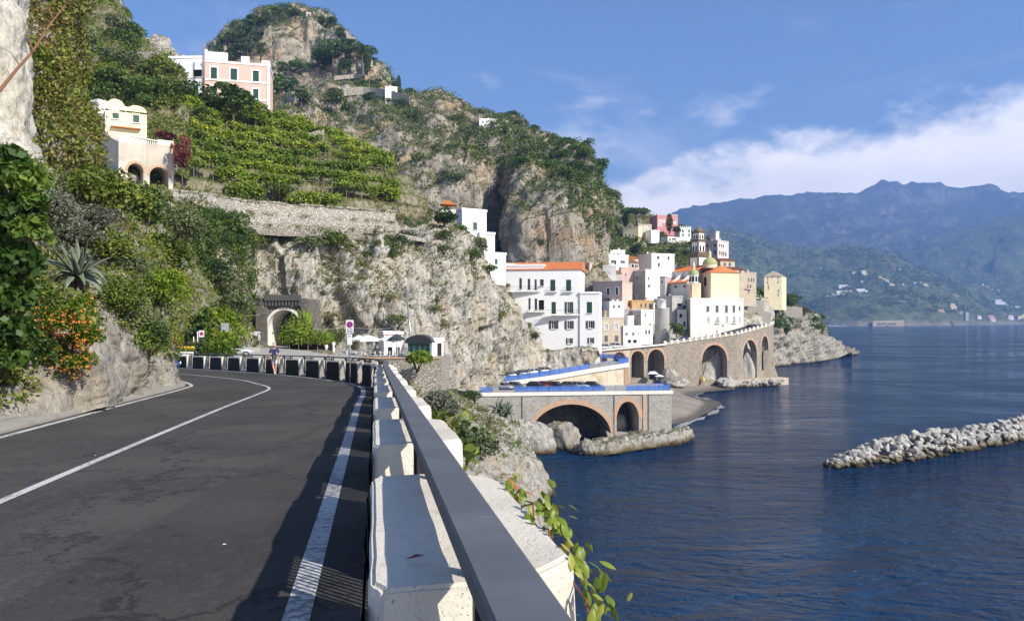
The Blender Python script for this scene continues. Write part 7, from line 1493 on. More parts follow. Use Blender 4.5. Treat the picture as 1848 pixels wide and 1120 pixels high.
# ------------------------------------------------------------------ signs on the bend
def text_mesh(txt,size,mat,name='lettering'):
 cu=bpy.data.curves.new(name,'FONT');cu.body=txt;cu.size=size;cu.align_x='CENTER';cu.align_y='CENTER';cu.extrude=0.002;o=bpy.data.objects.new(name,cu);COL.objects.link(o)
 dg=bpy.context.evaluated_depsgraph_get();me=bpy.data.meshes.new_from_object(o.evaluated_get(dg));bpy.data.objects.remove(o);me.materials.clear();me.materials.append(M[mat]);return me
def disc(mb,c,r0,r1,y,n=28):
 V=[];
 for k in range(n):a=2*math.pi*k/n;V+=[(c[0]+r0*math.cos(a),y,c[1]+r0*math.sin(a)),(c[0]+r1*math.cos(a),y,c[1]+r1*math.sin(a))]
 return mb.add(V,[(2*k,2*k+1,(2*k+3)%(2*n),(2*k+2)%(2*n))for k in range(n)])
def no_parking():
 d=32.6;x=X(631.5,d);z0=float(zr(d));root=empty('no_parking_sign',(x,d,z0));tag(root,'no parking sign on a grey pole beside the parapet bend','road sign');h=Z(578,d)-z0;k=d/S
 MB().tube([(0,0,-0.1),(0,0,h-0.02)],0.03,8).build('pole','steel_grey',root,True)
 zc=h-6.5*k*1.0-0.03
 p=MB().box((-0.155,-0.05,h-0.52),(0.155,-0.038,h+0.02)).build('plate','sign_white',root)
 disc(MB(),(0,h-0.17),0.0,0.105,-0.054).build('disc','sign_blue',p);disc(MB(),(0,h-0.17),0.102,0.135,-0.055).build('red_ring','sign_red',p)
 MB().obox((0,-0.056,h-0.17),(0.085,0,-0.085),(0.013,0,0.013),(0,0.001,0)).build('red_bar','sign_red',p)
 obj('lettering',text_mesh('0-24',0.12,'iron_black'),p,(0,-0.055,h-0.365),(R(90),0,0))
 tw=MB();
 for a,b in(((-0.11,h-.47),(-0.03,h-.43)),((0.0,h-.475),(0.12,h-.435))):tw.box((a[0],-0.0545,a[1]),(b[0],-0.0525,b[1]))
 tw.add([(-0.03,-.054,h-.43),(0.0,-.054,h-.455),(0.0,-.054,h-.445),(-0.03,-.054,h-.415)],[(0,1,2,3)]);tw.build('tow_symbol','iron_black',p)
 q=MB().box((-0.10,-0.05,h-1.0),(0.10,-0.038,h-0.56)).build('lower_plate','sign_white',root);a_=MB();pts=[(0.055*math.cos(t),h-.68+.055*math.sin(t))for t in np.linspace(math.pi,0.2,9)]
 for(x0,z0_),(x1,z1_)in zip(pts[:-1],pts[1:]):a_.obox(((x0+x1)/2,-.054,(z0_+z1_)/2),((x1-x0)/2,0,(z1_-z0_)/2),(-(z1_-z0_)*0.5,0,(x1-x0)*0.5),(0,.001,0))
 a_.build('arrow','iron_black',q)
no_parking()
def board_sign(px0,py0,px1,py1,d,base,mat,label,poles=(0.15,0.85),deco=None):
 a,b=P(px0,py0,d),P(px1,py1,d);root=empty('sign_board',(a[0],d,Z(base,d)));tag(root,label,'road sign');w_,h=b[0]-a[0],a[2]-b[2];zt=a[2]-root.location.z
 pl=MB().box((0,-0.03,zt-h),(w_,0,zt)).build('panel',mat,root)
 for f in poles:MB().tube([(w_*f,0.04,-0.3),(w_*f,0.04,zt)],0.04,8).build('pole','steel_grey',root)
 return root,pl,w_,h,zt
r_,pl,w_,h,zt=board_sign(399,583,413,605,84,640,'sign_back','large grey information panel on two posts behind the bend')
m_=MB()
for i,(x,z)in enumerate(((.3,.8),(.65,.8),(.3,.45),(.65,.45),(.3,.2),(.6,.2))):m_.box((w_*x-.09,-.034,zt-h+h*z-.03),(w_*x+.09,-.031,zt-h+h*z+.03))
m_.build('print','iron_black',pl)
r_,pl,w_,h,zt=board_sign(359,596,368.5,608,80,640,'sign_white','white square sign with a dark round symbol behind the bend',(0.5,))
disc(MB(),(w_/2,zt-h/2),0.10,0.2,-0.034).build('ring','sign_red',pl);disc(MB(),(w_/2,zt-h/2),0.0,0.1,-0.034).build('disc','sign_blue',pl)
def tri_sign():
 d=82;root=empty('warning_sign',(X(391,d),d,Z(640,d)));tag(root,'red and white triangular warning sign left of the grey panel','road sign');z=Z(607,d)-root.location.z;k=0.45
 MB().tube([(0,0.05,-.2),(0,.05,z+.4)],.03,8).build('pole','steel_grey',root);MB().add([(-k,0,z),(k,0,z),(0,0,z+k*1.7)],[(0,1,2)]).build('red_triangle','sign_red',root);MB().add([(-k*.6,-.01,z+.1),(k*.6,-.01,z+.1),(0,-.01,z+k*1.25)],[(0,1,2)]).build('white_centre','sign_white',root)
tri_sign()
r_,pl,w_,h,zt=board_sign(452,598,470,606,112,640,'sign_white','white tunnel sign board partly hidden by leaves left of the portal',(0.9,))
obj('lettering',text_mesh('NI',0.5,'iron_black'),pl,(w_*0.86,-0.035,zt-h*0.55),(R(90),0,0));MB().box((w_*.78,-.03,zt-h-.6),(w_,0,zt-h-.02)).build('lower_plate','sign_white',r_)
for i,(x,y0,y1,d)in enumerate(((349.5,607,628,82),(356.5,598,625,80),(417,592,640,86))):o=MB().tube([(0,0,0),(0,0,Z(y0,d)-Z(y1+15,d))],.05,8).build('slim_post','frame_white',None,False,P(x,y1+15,d));tag(o,['short white post at the planting beyond the bend','white post left of the square sign','white post right of the grey panel'][i],'post')
# ------------------------------------------------------------------ person
def skin(name,verts,edges,radii,mat,parent=None,sub=2,root_i=0):
 me=bpy.data.meshes.new(name);me.from_pydata(verts,edges,[]);o=bpy.data.objects.new(name,me);COL.objects.link(o);md=o.modifiers.new('s','SKIN');md.use_smooth_shade=True
 for i,r in enumerate(radii):sv=me.skin_vertices[0].data[i];sv.radius=r if isinstance(r,tuple)else(r,r);sv.use_root=i==root_i
 sb=o.modifiers.new('b','SUBSURF');sb.levels=sub;sb.render_levels=sub;dg=bpy.context.evaluated_depsgraph_get();dg.update();m2=bpy.data.meshes.new_from_object(o.evaluated_get(dg));bpy.data.objects.remove(o);m2.materials.clear();m2.materials.append(M[mat]);m2.name=name
 m2.polygons.foreach_set('use_smooth',[True]*len(m2.polygons));return obj(name,m2,parent)
def person():
 d=43.0;x=X(495,d);z=float(zr(d));root=empty('person',(x,d,z),0.25);root.scale=(.94,)*3;tag(root,'person in navy polo shirt and white shorts walking away beside the parapet','person')
 J={'pel':(0,0,.95),'waist':(0,0,1.10),'chest':(0,.01,1.32),'neck':(0,.02,1.49),'head0':(0,.03,1.56),'head':(0,.05,1.66),'headt':(0,.04,1.74),'shL':(-.19,0,1.42),'elL':(-.28,-.04,1.15),'wrL':(-.33,.06,.92),'haL':(-.335,.09,.84),'shR':(.19,0,1.42),'elR':(.27,-.02,1.15),'wrR':(.31,.10,.93),'haR':(.315,.13,.85),'hiL':(-.09,0,.90),'knL':(-.07,.06,.50),'anL':(.02,-.16,.16),'toL':(.02,-.06,.05),'hiR':(.09,0,.90),'knR':(.09,.05,.48),'anR':(.06,.06,.09),'toR':(.08,.21,.04)}
 K=list(J);E=[('pel','waist'),('waist','chest'),('chest','neck'),('neck','head0'),('head0','head'),('head','headt'),('chest','shL'),('shL','elL'),('elL','wrL'),('wrL','haL'),('chest','shR'),('shR','elR'),('elR','wrR'),('wrR','haR'),('pel','hiL'),('hiL','knL'),('knL','anL'),('anL','toL'),('pel','hiR'),('hiR','knR'),('knR','anR'),('anR','toR')]
 rad=dict(pel=.14,waist=.13,chest=.15,neck=.055,head0=.065,head=.10,headt=.07,shL=.065,elL=.045,wrL=.032,haL=.03,shR=.065,elR=.045,wrR=.032,haR=.03,hiL=.095,knL=.062,anL=.04,toL=.04,hiR=.095,knR=.062,anR=.04,toR=.04)
 V=[J[k]for k in K];Ei=[(K.index(a),K.index(b))for a,b in E];rr=[rad[k]for k in K]
 for s_,hn in((-1,'haL'),(1,'haR')):
  h0=np.array(J[hn])
  for f,(dy,ln)in enumerate(((-.025,.075),(-.008,.085),(.010,.08),(.026,.065))):
   a=len(V);V+=[tuple(h0+(0,dy,-.035)),tuple(h0+(s_*-.004,dy+.012,-.035-ln*.55)),tuple(h0+(s_*-.012,dy+.03,-.035-ln))];Ei+=[(K.index(hn),a),(a,a+1),(a+1,a+2)];rr+=[.010,.009,.008]
  a=len(V);V+=[tuple(h0+(s_*-.028,.02,-.005)),tuple(h0+(s_*-.04,.04,-.045))];Ei+=[(K.index(hn),a),(a,a+1)];rr+=[.011,.009]
 skin('body',V,Ei,rr,'skin_tone',root,2)
 def part(nm,keys,edges,scale,mat,ext=None):
  vs_=[J[k]if k in J else ext[k][0]for k in keys];r=[(rad[k]if k in rad else ext[k][1])*scale for k in keys];return skin(nm,vs_,[(keys.index(a),keys.index(b))for a,b in edges],r,mat,root)
 mid=lambda a,b,f:tuple(np.array(J[a])+(np.array(J[b])-np.array(J[a]))*f)
 part('shirt',['waist','chest','hem','shL','shR','slL','slR','col'],[('waist','chest'),('waist','hem'),('chest','shL'),('shL','slL'),('chest','shR'),('shR','slR'),('chest','col')],1.18,'navy_cloth',{'hem':((0,0,.97),.145),'slL':(mid('shL','elL',.75),.058),'slR':(mid('shR','elR',.75),.058),'col':((0,.015,1.46),.065)})
 part('shorts',['pel','hiL','hiR','kL','kR'],[('pel','hiL'),('pel','hiR'),('hiL','kL'),('hiR','kR')],1.16,'white_cloth',{'kL':(mid('hiL','knL',.8),.085),'kR':(mid('hiR','knR',.8),.085)})
 for a,b,nm in(('anL','toL','shoe'),('anR','toR','shoe')):skin(nm,[tuple(np.array(J[a])+(0,-.03,-.02)),J[b],tuple(np.array(J[b])+(0,.06,-.005))],[(0,1),(1,2)],[.052,.05,.04],'shoe_white',root)
 skin('hair',[(0,-.015,1.64),(0,.0,1.70),(0,.035,1.755)],[(0,1),(1,2)],[.085,.10,.07],'hair_grey',root,2,1)
 for s_ in(-1,1):MB().lathe((s_*.103,.05,1.64),[(0,-.03),(.018,-.01),(.016,.02),(0,.03)],8).build('ear','skin_tone',root,True)
 f=MB();f.tube([(0,.145,1.66),(0,.17,1.63),(0,.15,1.615)],[.012,.017,.012],6);f.build('nose','skin_tone',root,True)
 for s_ in(-1,1):MB().lathe((s_*.035,.137,1.665),[(0,-.01),(.012,0),(0,.01)],8).build('eye','iron_black',root)
 MB().box((-.025,.140,1.595),(.025,.147,1.603)).build('mouth','sign_red',root)
 b=empty('shoulder_bag',(x+.10,d-.21,z+.94),0.25);tag(b,'small dark shoulder bag worn at the back of the walking person','bag');me=MB().box((-.11,-.05,-.10),(.11,.05,.10)).mesh('pouch','bag_green');bevel_mesh(me,.03);obj('pouch',me,b)
 MB().tube([(-.05,.02,.09),(-.16,.02,.30),(-.25,.10,.48),(-.27,.2,.50)],.014,6).build('strap','bag_green',b)
person()
# ------------------------------------------------------------------ cars
def car_mesh_parts(col,van=False):
 if van:st=[(-2.1,.35,1.0,.78),(-2.05,.3,1.15,.86),(-1.2,.28,1.15,.88),(.9,.28,1.1,.88),(1.6,.3,.98,.86),(2.05,.32,.85,.78),(2.15,.4,.7,.66)];cab=[(-2.05,1.1,.84),(-1.95,1.9,.76),(.7,1.92,.76),(1.35,1.1,.82)]
 else:st=[(-2.05,.4,.78,.66),(-1.98,.3,.92,.78),(-1.3,.25,.96,.84),(0,.24,.95,.86),(1.0,.25,.90,.85),(1.75,.3,.78,.80),(2.02,.38,.62,.66)];cab=[(-1.85,.92,.74),(-1.25,1.42,.60),(.25,1.45,.60),(1.1,.90,.76)]
 b=MB();n=len(st);V=[]
 for(x,z0,z1,w_)in st:V+=[(x,-w_*.9,z0),(x,-w_,(z0+z1)/2),(x,-w_*.93,z1-.06),(x,-w_*.8,z1),(x,w_*.8,z1),(x,w_*.93,z1-.06),(x,w_,(z0+z1)/2),(x,w_*.9,z0)]
 F=[(i*8+k,(i+1)*8+k,(i+1)*8+(k+1)%8,i*8+(k+1)%8)for i in range(n-1)for k in range(8)]+[tuple(range(8)),tuple((n-1)*8+k for k in range(7,-1,-1))]
 b.add(V,[f[::-1]for f in F]);body=b.mesh('body',col,True)
 c=MB();(x0,z0,w0),(x1,z1,w1),(x2,z2,w2),(x3,z3,w3)=cab;V=[(x0,-w0,z0),(x3,-w3,z3),(x3,w3,z3),(x0,w0,z0),(x1,-w1,z1),(x2,-w2,z2),(x2,w2,z2),(x1,w1,z1)];c.add(V,[(0,1,5,4),(1,2,6,5),(2,3,7,6),(3,0,4,7)]);glass=c.mesh('window','glass_dark')
 r=MB();r.add([(x1-.03,-w1-.015,z1-.03),(x2+.03,-w2-.015,z2-.03),(x2+.03,w2+.015,z2-.03),(x1-.03,w1+.015,z1-.03),(x1,-w1*.85,z1+.05),(x2,-w2*.85,z2+.05),(x2,w2*.85,z2+.05),(x1,w1*.85,z1+.05)],[(0,1,5,4),(1,2,6,5),(2,3,7,6),(3,0,4,7),(4,5,6,7)])
 for s_ in(-1,1):
  for(a,e)in((0,1),(3,2)):(xa,za,wa),(xb,zb,wb)=cab[a],cab[e];r.bar((xa,s_*wa,za),(xb,s_*wb,zb),.07)
  r.bar((-.4,s_*(w0+.02),z0),(-.45,s_*(w1+.01),z1),.07)
 roof=r.mesh('roof',col)
 return body,glass,roof
WH=MB().lathe((0,0,0),[(0.0,-.1),(.30,-.1),(.32,-.06),(.32,.06),(.30,.1),(0.0,.1)],16).mesh('wheel','iron_black');RI=MB().lathe((0,0,0),[(0.0,-.112),(.19,-.108),(.2,.108),(0.0,.112)],12).mesh('rim','steel_grey')
LI=MB().box((-.03,-.14,-.06),(.03,.14,.06)).mesh('headlight','frame_white');TL=MB().box((-.03,-.12,-.08),(.03,.12,.08)).mesh('tail_light','sign_red')
CARM={}
for nm,c in(('silver',(0.42,0.43,0.44)),('white',(0.72,0.72,0.72)),('black',(0.015,0.015,0.017)),('dark_green',(0.02,0.055,0.045)),('grey',(0.12,0.13,0.14)),('blue',(0.02,0.07,0.35)),('red',(0.35,0.03,0.03))):plain('paint_'+nm,c,0.25,0.2,0.5,0.05)
def car(p,rz,colr,label,van=False,group=None,slope=0.0):
 k=(colr,van)
 if k not in CARM:CARM[k]=car_mesh_parts('paint_'+colr,van)
 b,g_,r=CARM[k];root=empty('parked_van' if van else 'parked_car',tuple(p),rz);root.rotation_euler=(0,slope,rz);tag(root,label,'van' if van else 'car',group);obj('body',b,root);obj('window',g_,root);obj('roof',r,root)
 for x in(-1.3,1.3):
  for y in(-.78,.78):w_=obj('wheel',WH,root,(x,y,.32),(R(90),0,0));obj('rim',RI,w_)
 for y in(-.55,.55):obj('headlight',LI,root,(2.0,y,.62));obj('tail_light',TL,root,(-2.02,y,.72))
 return root
CG='cars parked on the lower deck'
for i,(px,d,c,a)in enumerate([(909,158,'silver',-0.5),(931,159,'grey',-0.4),(968,160,'black',-0.5),(985,161,'red',-0.5),(1003,160,'black',-0.5),(1029,160,'grey',-0.5),(1047,160,'silver',-0.5),(1070,160,'black',-0.5)]):
 car((X(px,d),d,DZ+0.01),a,c,{'silver':'silver','grey':'grey','black':'black','red':'red'}[c]+' car on the lower car park, '+ORD[i]+' from the left behind the blue railing',group=CG)
s_=np.r_[0,np.cumsum(np.linalg.norm(np.diff(ramp_pts,axis=0),axis=1))]
for i,(px,c)in enumerate([(884,'black'),(908,'silver'),(934,'grey'),(958,'dark_green'),(978,'silver'),(999,'grey')]):
 k=np.argmin(abs(pix(ramp_pts)[0]-px));q=ramp_pts[k];t=ramp_pts[min(k+1,29)]-ramp_pts[max(k-1,0)];car(q+np.array((-1.0,4.6,0.02)),math.atan2(t[1],t[0])+0.1,c,ORD[i]+' car from the bottom parked up the ramp, painted '+c.replace('_',' '),group='cars parked up the ramp',slope=-0.06)
car(P(857,694,160)+np.array((0,0,0.0)),0.3,'dark_green','dark green car at the foot of the ramp beside the cliff')
VZ=lambda px,d:Z(631,d)
car((X(1092,265),265,Z(631,262)+.0),0.08,'white','white van on the viaduct road in front of the beige house, left one',True,'vans on the viaduct road');car((X(1112,267),267,Z(630,262)+.1),0.08,'white','white van on the viaduct road in front of the beige house, right one',True,'vans on the viaduct road')
car((X(1222,277),277,Z(621,271)+.1),0.1,'white','white van parked beside the stone bastion',True,'vans on the viaduct road');car((X(1240,278),278,Z(619,272)+.1),0.1,'blue','blue van parked at the foot of the white rectory',True,'vans on the viaduct road')
car((X(380,72),72,20.37),0.2,'black','black car behind the parapet end beyond the bend');car((X(418,76),76,20.3),0.3,'silver','pale car behind the parapet under the grey panel')
car((-19.6,41.6,float(zr(41.6))),0.8,'blue','bright blue car half hidden behind the end of the rock bank')
# ------------------------------------------------------------------ restaurant terrace by the tunnel
def restaurant():
 d=107;zt=Z(647,d);root=empty('restaurant_terrace',(X(680,d),d,zt));o0=np.array(root.location);tag(root,'low stone-fronted restaurant terrace at the foot of the tunnel cliff','terrace')
 a,b=X(556,d)-o0[0],X(796,d)-o0[0];MB().box((a,0,-7),(b,14,0)).build('platform','dry_stone',root);MB().box((a,-.12,-.01),(b,.2,.22)).build('edge','brick_ring',root)
 pm=MB().bar((0,0,0),(0,0,1.0),.06).mesh('railing_post','frame_white')
 return root,zt
rest,rz_=restaurant()
def umbrella(px,d,r,h,label,mat='canvas_white'):
 root=empty('parasol',(X(px,d),d,rz_));tag(root,label,'parasol','white parasols on the restaurant terrace');MB().tube([(0,0,0),(0,0,h)],.035,8).build('pole','wood_grey',root);n=8;V=[(0,0,h+.05)]
 for k in range(n):a=2*math.pi*(k+.5)/n;V+=[(r*math.cos(a),r*math.sin(a),h-.62)]
 for k in range(n):a=2*math.pi*(k+.5)/n;V+=[(r*math.cos(a),r*math.sin(a),h-.82)]
 MB().add(V,[(0,1+k,1+(k+1)%n)for k in range(n)]+[(1+k,9+k,9+(k+1)%n,1+(k+1)%n)for k in range(n)]).build('canopy',mat,root)
umbrella(664,110,2.0,3.1,'white parasol on the terrace, left of two near the green kiosk');umbrella(704,110,1.8,3.1,'white parasol on the terrace, right of two near the green kiosk');umbrella(648,114,1.5,3.0,'white parasol furthest left on the restaurant terrace');umbrella(716,108.5,1.2,3.3,'dark grey parasol in front of the kiosk roof','shutter_grey')
def kiosk():
 d=110;root=empty('kiosk',(X(754,d),d,rz_));k=d/S;tag(root,'green kiosk with curved dark roof at the end of the restaurant terrace','kiosk')
 MB().box((-1.4,0,0),(1.6,3.5,2.0)).build('body','kiosk_green',root);V=[];n=12
 for i in range(n+1):th=math.pi*(1-i/n);V+=[(0.1+1.9*math.cos(th),-.4,2.0+1.15*math.sin(th)),(0.1+1.9*math.cos(th),3.8,2.0+1.15*math.sin(th))]
 MB().add(V,[(2*i,2*i+1,2*i+3,2*i+2)for i in range(n)]).build('roof','shutter_grey',root);MB().add([V[2*i]for i in range(n+1)],[tuple(range(n,-1,-1))]).build('gable_glass','glass_dark',root)
 for x in(-.9,-.1,.7,1.4):MB().box((x-.25,-.05,.15),(x+.25,-.02,1.85)).build('window','glass_dark',root);MB().box((x-.32,-.06,.0),(x-.26,-.01,2.0)).build('mullion','kiosk_green',root)
 c=bld('canopy_house','white canopy building with red lettering behind the parasols',[(693,117),(727,118)],602,650,'clean_white',[(0,700,626,708,645,'v'),(0,714,626,722,645,'g')],back=4,deep=1)
 mb=MB();g=np.random.default_rng(2);p=P(696,603,116.6)-np.array(c.location);x=0
 while x<2.3:w_=g.uniform(.07,.2);hh=g.uniform(.12,.32);mb.obox(p+np.array((x+w_/2,0,-.1+g.uniform(-.05,.05)-.02*x)),(w_/2,0,g.uniform(-.06,.06)),(0,.03,0),(g.uniform(-.04,.04),0,hh/2));x+=w_+.05
 mb.build('red_lettering','sign_red',c)
 bld('white_shed','small white shed with an orange door right of the green kiosk',[(776,114),(800,116)],614,652,'clean_white',[(0,789,619,797,642,'d')],back=3,deep=1)
kiosk()
def terrace_furniture():
 g=np.random.default_rng(8);L=[(640,108.5),(655,109),(672,108.5),(690,109),(700,108.3),(725,108.6),(612,108.5)]
 for i,(px,d)in enumerate(L):
  root=empty('cafe_table',(X(px,d),d,rz_));tag(root,ORD[i]+' small cafe table on the terrace counting from the tunnel' if False else 'small white cafe table with two chairs space on the restaurant terrace','table','cafe tables on the terrace');MB().lathe((0,0,.72),[(0,0),(.45,0),(.45,.04),(0,.04)],12).build('table_top','frame_white',root);MB().tube([(0,0,0),(0,0,.72)],.04,6).build('leg','iron_black',root)
  for s_ in(-1,1):
   c=empty('cafe_chair',(X(px,d)+s_*.8,d+.1,rz_),s_*1.57);tag(c,'white cafe chair at a terrace table','chair','cafe chairs on the terrace');MB().box((-.22,-.22,.42),(.22,.22,.46)).build('seat','frame_white',c);MB().box((-.22,-.22,.46),(.22,-.18,.9)).build('backrest','frame_white',c)
   for sx in(-.19,.19):
    for sy in(-.19,.19):MB().bar((sx,sy,0),(sx,sy,.42),.04).build('leg','frame_white',c)
terrace_furniture()
railing('terrace_railing',[np.array((X(557,106.9),106.9,rz_+.22)),np.array((X(735,106.9),106.9,rz_+.22))],'thin railing along the front of the restaurant terrace',.8,'steel_grey',1.6,sheet=False,pw=.04)
def urn(px,d,h,lab):
 o=MB().lathe((0,0,0),[(0,0),(.32,0),(.34,.12),(.16,.25),(.13,h*.75),(.25,h*.85),(.2,h),(0,h)],14).build('white_column','clean_white',None,True,(X(px,d),d,rz_));tag(o,lab,'column')
urn(602,107.6,2.2,'white ornamental column at the front of the terrace');urn(589,108,1.8,'smaller white ornamental column near the vine pergola')
def vine_pergola_near():
 d=108;root=empty('terrace_pergola',(X(540,d),d,rz_));tag(root,'dark pergola roofed with bright green vines beside the tunnel mouth','pergola');a,b=X(505,d)-root.location.x,X(590,d)-root.location.x
 for f in np.linspace(0,1,6):
  for y in(0,4):MB().tube([(a+(b-a)*f,y,-1),(a+(b-a)*f,y,2.3)],.05,6).build('post','wood_grey',root)
 for z in(.5,1.1,2.3):MB().bar((a,0,z),(b,0,z),.06).build('rail','wood_grey',root)
 MB().box((a,3.9,-.5),(b,4.0,2.2)).build('back_screen','door_dark',root);g=np.random.default_rng(6);n=5200;c=np.stack([g.uniform(a-.3,b+.2,n),g.uniform(-.5,4,n),2.3+g.uniform(-.3,1.0,n)*(1+.7*fbm(np.stack([g.uniform(0,3,n),0*g.random(n),0*g.random(n)],1),2))],1)
 hump=g.random(n)<.35;c[hump,0]=g.normal(-.9,.9,hump.sum());c[hump,2]=2.4+abs(g.normal(0,1.2,hump.sum()));V,F=leaf_quads(c,.30,np.tile((0,-.4,1.),(n,1)),g,.7,align=.6);obj('foliage',npmesh('foliage',V,F,'leaf_bright',attrs={'tint':np.repeat(np.clip(g.normal(.6,.2,n),0,1),4)}),root)
vine_pergola_near()
def euphorbia():
 root=empty('candelabra_cactus',tuple(P(551,605,113)));tag(root,'tall light green candelabra cactus rising above the vine pergola','cactus');g=np.random.default_rng(3)
 for i in range(26):
  a=g.uniform(0,6.28);r=g.uniform(.2,1.5);h=g.uniform(2.2,4.4)*(1-.12*r);me=MB().tube([(0,0,0),(r*.6*math.cos(a),r*.6*math.sin(a),h*.35),(r*math.cos(a),r*math.sin(a),h)],[.10,.12,.07],6).mesh('arm','leaf_bright',True);me.attributes.new('tint','FLOAT','POINT').data.foreach_set('value',np.full(len(me.vertices),g.uniform(.55,.95),np.float32));obj('arm',me,root)
euphorbia()
o=MB().tube([(0,0,0),tuple(P(733,518,122)-P(743,628,116))],[.16,.11],8).build('tall_post','steel_grey',None,True,P(743,628,116));tag(o,'leaning grey metal post against the bare cliff above the kiosk','post')
plant('terrace_bush','bush','leaf_bright',P(753,664,104),2.2,'round bright green bush below the green kiosk','bush',None,1500)
def low_walls():
 for i,(x0,x1,y0,y1,d,lab)in enumerate(((405,432,624,642,88,'low grey concrete wall behind the parapet, left section'),(436,466,626,642,92,'low grey concrete wall behind the parapet, right section'),(306,345,634,640,66,'low pale planter wall beyond the bend'))):
  o=arch_wall('low_wall',G(x0,d),G(x1,d),(Z(y0,d),Z(y0+1,d)),Z(y1,d)-1.2,[],.5,'grey_plaster' if i<2 else 'old_white');tag(o,lab,'wall')
low_walls()
def flower_bed(px0,px1,py,d,lab):
 g=np.random.default_rng(31);root=empty('flower_bed',(X((px0+px1)/2,d),d,Z(py,d)));tag(root,lab,'flower bed');w_=X(px1,d)-X(px0,d);n=900;c=np.stack([g.uniform(-w_/2,w_/2,n),g.uniform(0,.9,n),g.uniform(0,.28,n)],1)
 V,F=leaf_quads(c,.10,np.tile((0,-.3,1.),(n,1)),g);obj('foliage',npmesh('foliage',V,F,'leaf_bright',attrs={'tint':np.repeat(g.random(n)*.6,4)}),root);c[:,2]+=.12;V,F=leaf_quads(c[:600],.09,np.tile((0,-.5,.8),(600,1)),g,.9,align=1);obj('flowers',npmesh('flowers',V,F,'petal_yellow',attrs={'tint':np.repeat(g.random(600),4)}),root)
flower_bed(305,345,634,66.3,'strip of bright yellow flowers on the planter wall beyond the bend')
for i,(x,y,d,h,mt)in enumerate(((365,652,70,1.7,'leaf_olive'),(385,650,69,1.5,'leaf_bright'),(400,648,70,2.2,'leaf_bright'),(345,650,72,1.4,'leaf_scrub'),(395,628,88,3.2,'leaf_vine'),(375,622,88,3.6,'leaf_vine'),(325,625,84,4.0,'leaf_dark'))):plant('hedge_bush','bush',mt,P(x,y,d),h,ORD[i]+' bush counted in the planting behind the parapet end, '+{'leaf_olive':'grey green','leaf_bright':'bright green','leaf_scrub':'olive green','leaf_vine':'yellow green','leaf_dark':'dark green'}[mt],'bush','bushes behind the parapet end',1100)
def bare_shrub():
 root=empty('bare_shrub',tuple(P(445,642,94)));tag(root,'leafless pale twiggy shrub behind the parapet left of the tunnel','shrub');g=np.random.default_rng(14);mb=MB()
 for i in range(46):a=g.uniform(0,6.28);e=g.uniform(.2,1.2);L=g.uniform(1.4,3.0);p1=np.array((math.cos(a)*math.cos(e),math.sin(a)*math.cos(e),math.sin(e)))*L;mb.tube([(0,0,0),p1*.5+(0,0,.15),p1],[.035,.022,.008],4)
 mb.build('twigs','twig_pale',root)
bare_shrub()
# ------------------------------------------------------------------ beach things
def beach_parasol(px,py,d,r,lab):
 root=empty('beach_parasol',tuple(P(px,py,d)));tag(root,lab,'parasol');MB().tube([(0,0,0),(0,0,2.2)],.04,6).build('pole','wood_grey',root);MB().lathe((0,0,1.7),[(r,0),(0,.6)],10).build('canopy','canvas_white',root)
beach_parasol(1190,688,262,1.7,'white beach parasol at the top of the sand')
def beach_tent():
 root=empty('beach_canopy',tuple(P(1178,686,264)));tag(root,'white square canopy tent under the viaduct arches','canopy')
 for x in(-1.6,1.6):
  for y in(-1.2,1.2):MB().bar((x,y,0),(x,y,2.2),.08).build('post','frame_white',root)
 MB().add([(-1.8,-1.4,2.2),(1.8,-1.4,2.2),(1.8,1.4,2.2),(-1.8,1.4,2.2),(-.8,0,3.0),(.8,0,3.0)],[(0,1,5,4),(1,2,5),(2,3,4,5),(3,0,4)]).build('canopy','canvas_white',root)
beach_tent()
def rowboat(px,py,d,rz,mat,lab):
 root=empty('rowing_boat',tuple(P(px,py,d)),rz);tag(root,lab,'boat');V=[];n=9
 for i in range(n+1):s_=i/n;w_=.75*math.sin(math.pi*min(1,s_*.8+.18))**.8;x=-2+4*s_;V+=[(x,-w_,.65+.25*s_*s_),(x,-w_*.6,.1),(x,w_*.6,.1),(x,w_,.65+.25*s_*s_)]
 MB().add(V,[(4*i+k,4*i+k+1,4*i+5+k,4*i+4+k)for i in range(n)for k in range(3)]+[(3,2,1,0)]).build('hull',mat,root)
 for x in(-.8,.5):MB().box((x-.12,-.6,.45),(x+.12,.6,.5)).build('bench','wood_grey',root)
rowboat(1180,695,258,0.1,'sign_blue','dark blue boat drawn up on the sand under the arches');rowboat(1297,694,276,0.3,'glass_dark','dark boat beside the rocks at the end of the beach')
o=MB().lathe((0,0,0),[(0,0),(.55,.1),(.5,1.0),(.22,1.5),(.3,1.9),(0,2.2)],10).build('yellow_buoy','flower_yellow',None,True,P(1269,689,274));tag(o,'small yellow upright object at the foot of the wide viaduct arch','buoy')
def foam():
 for i,pts in enumerate((((1214,775),(1240,763),(1268,753),(1290,742),(1301,731),(1290,725),(1270,718)),((1262,719),(1256,714),(1268,708),(1300,704)))):
  A=catmull([P(x,y,24*S/(y-HY))for x,y in pts],60);t=np.gradient(A,axis=0);t/=np.linalg.norm(t,axis=1,keepdims=True);n_=np.stack([-t[:,1],t[:,0],0*t[:,0]],1);wv=(0.5+0.7*fbm(A*.25,3,4+i))[:,None]
  V=np.stack([A-n_*wv*1.1,A+n_*wv*.9],1).reshape(-1,3);V[:,2]=0.05;idx=np.arange(120).reshape(60,2);o=obj('sea_foam',npmesh('sea_foam',V,np.stack([idx[:-1,0],idx[:-1,1],idx[1:,1],idx[1:,0]],-1),'sea_foam'));tag(o,kind='stuff')
foam()
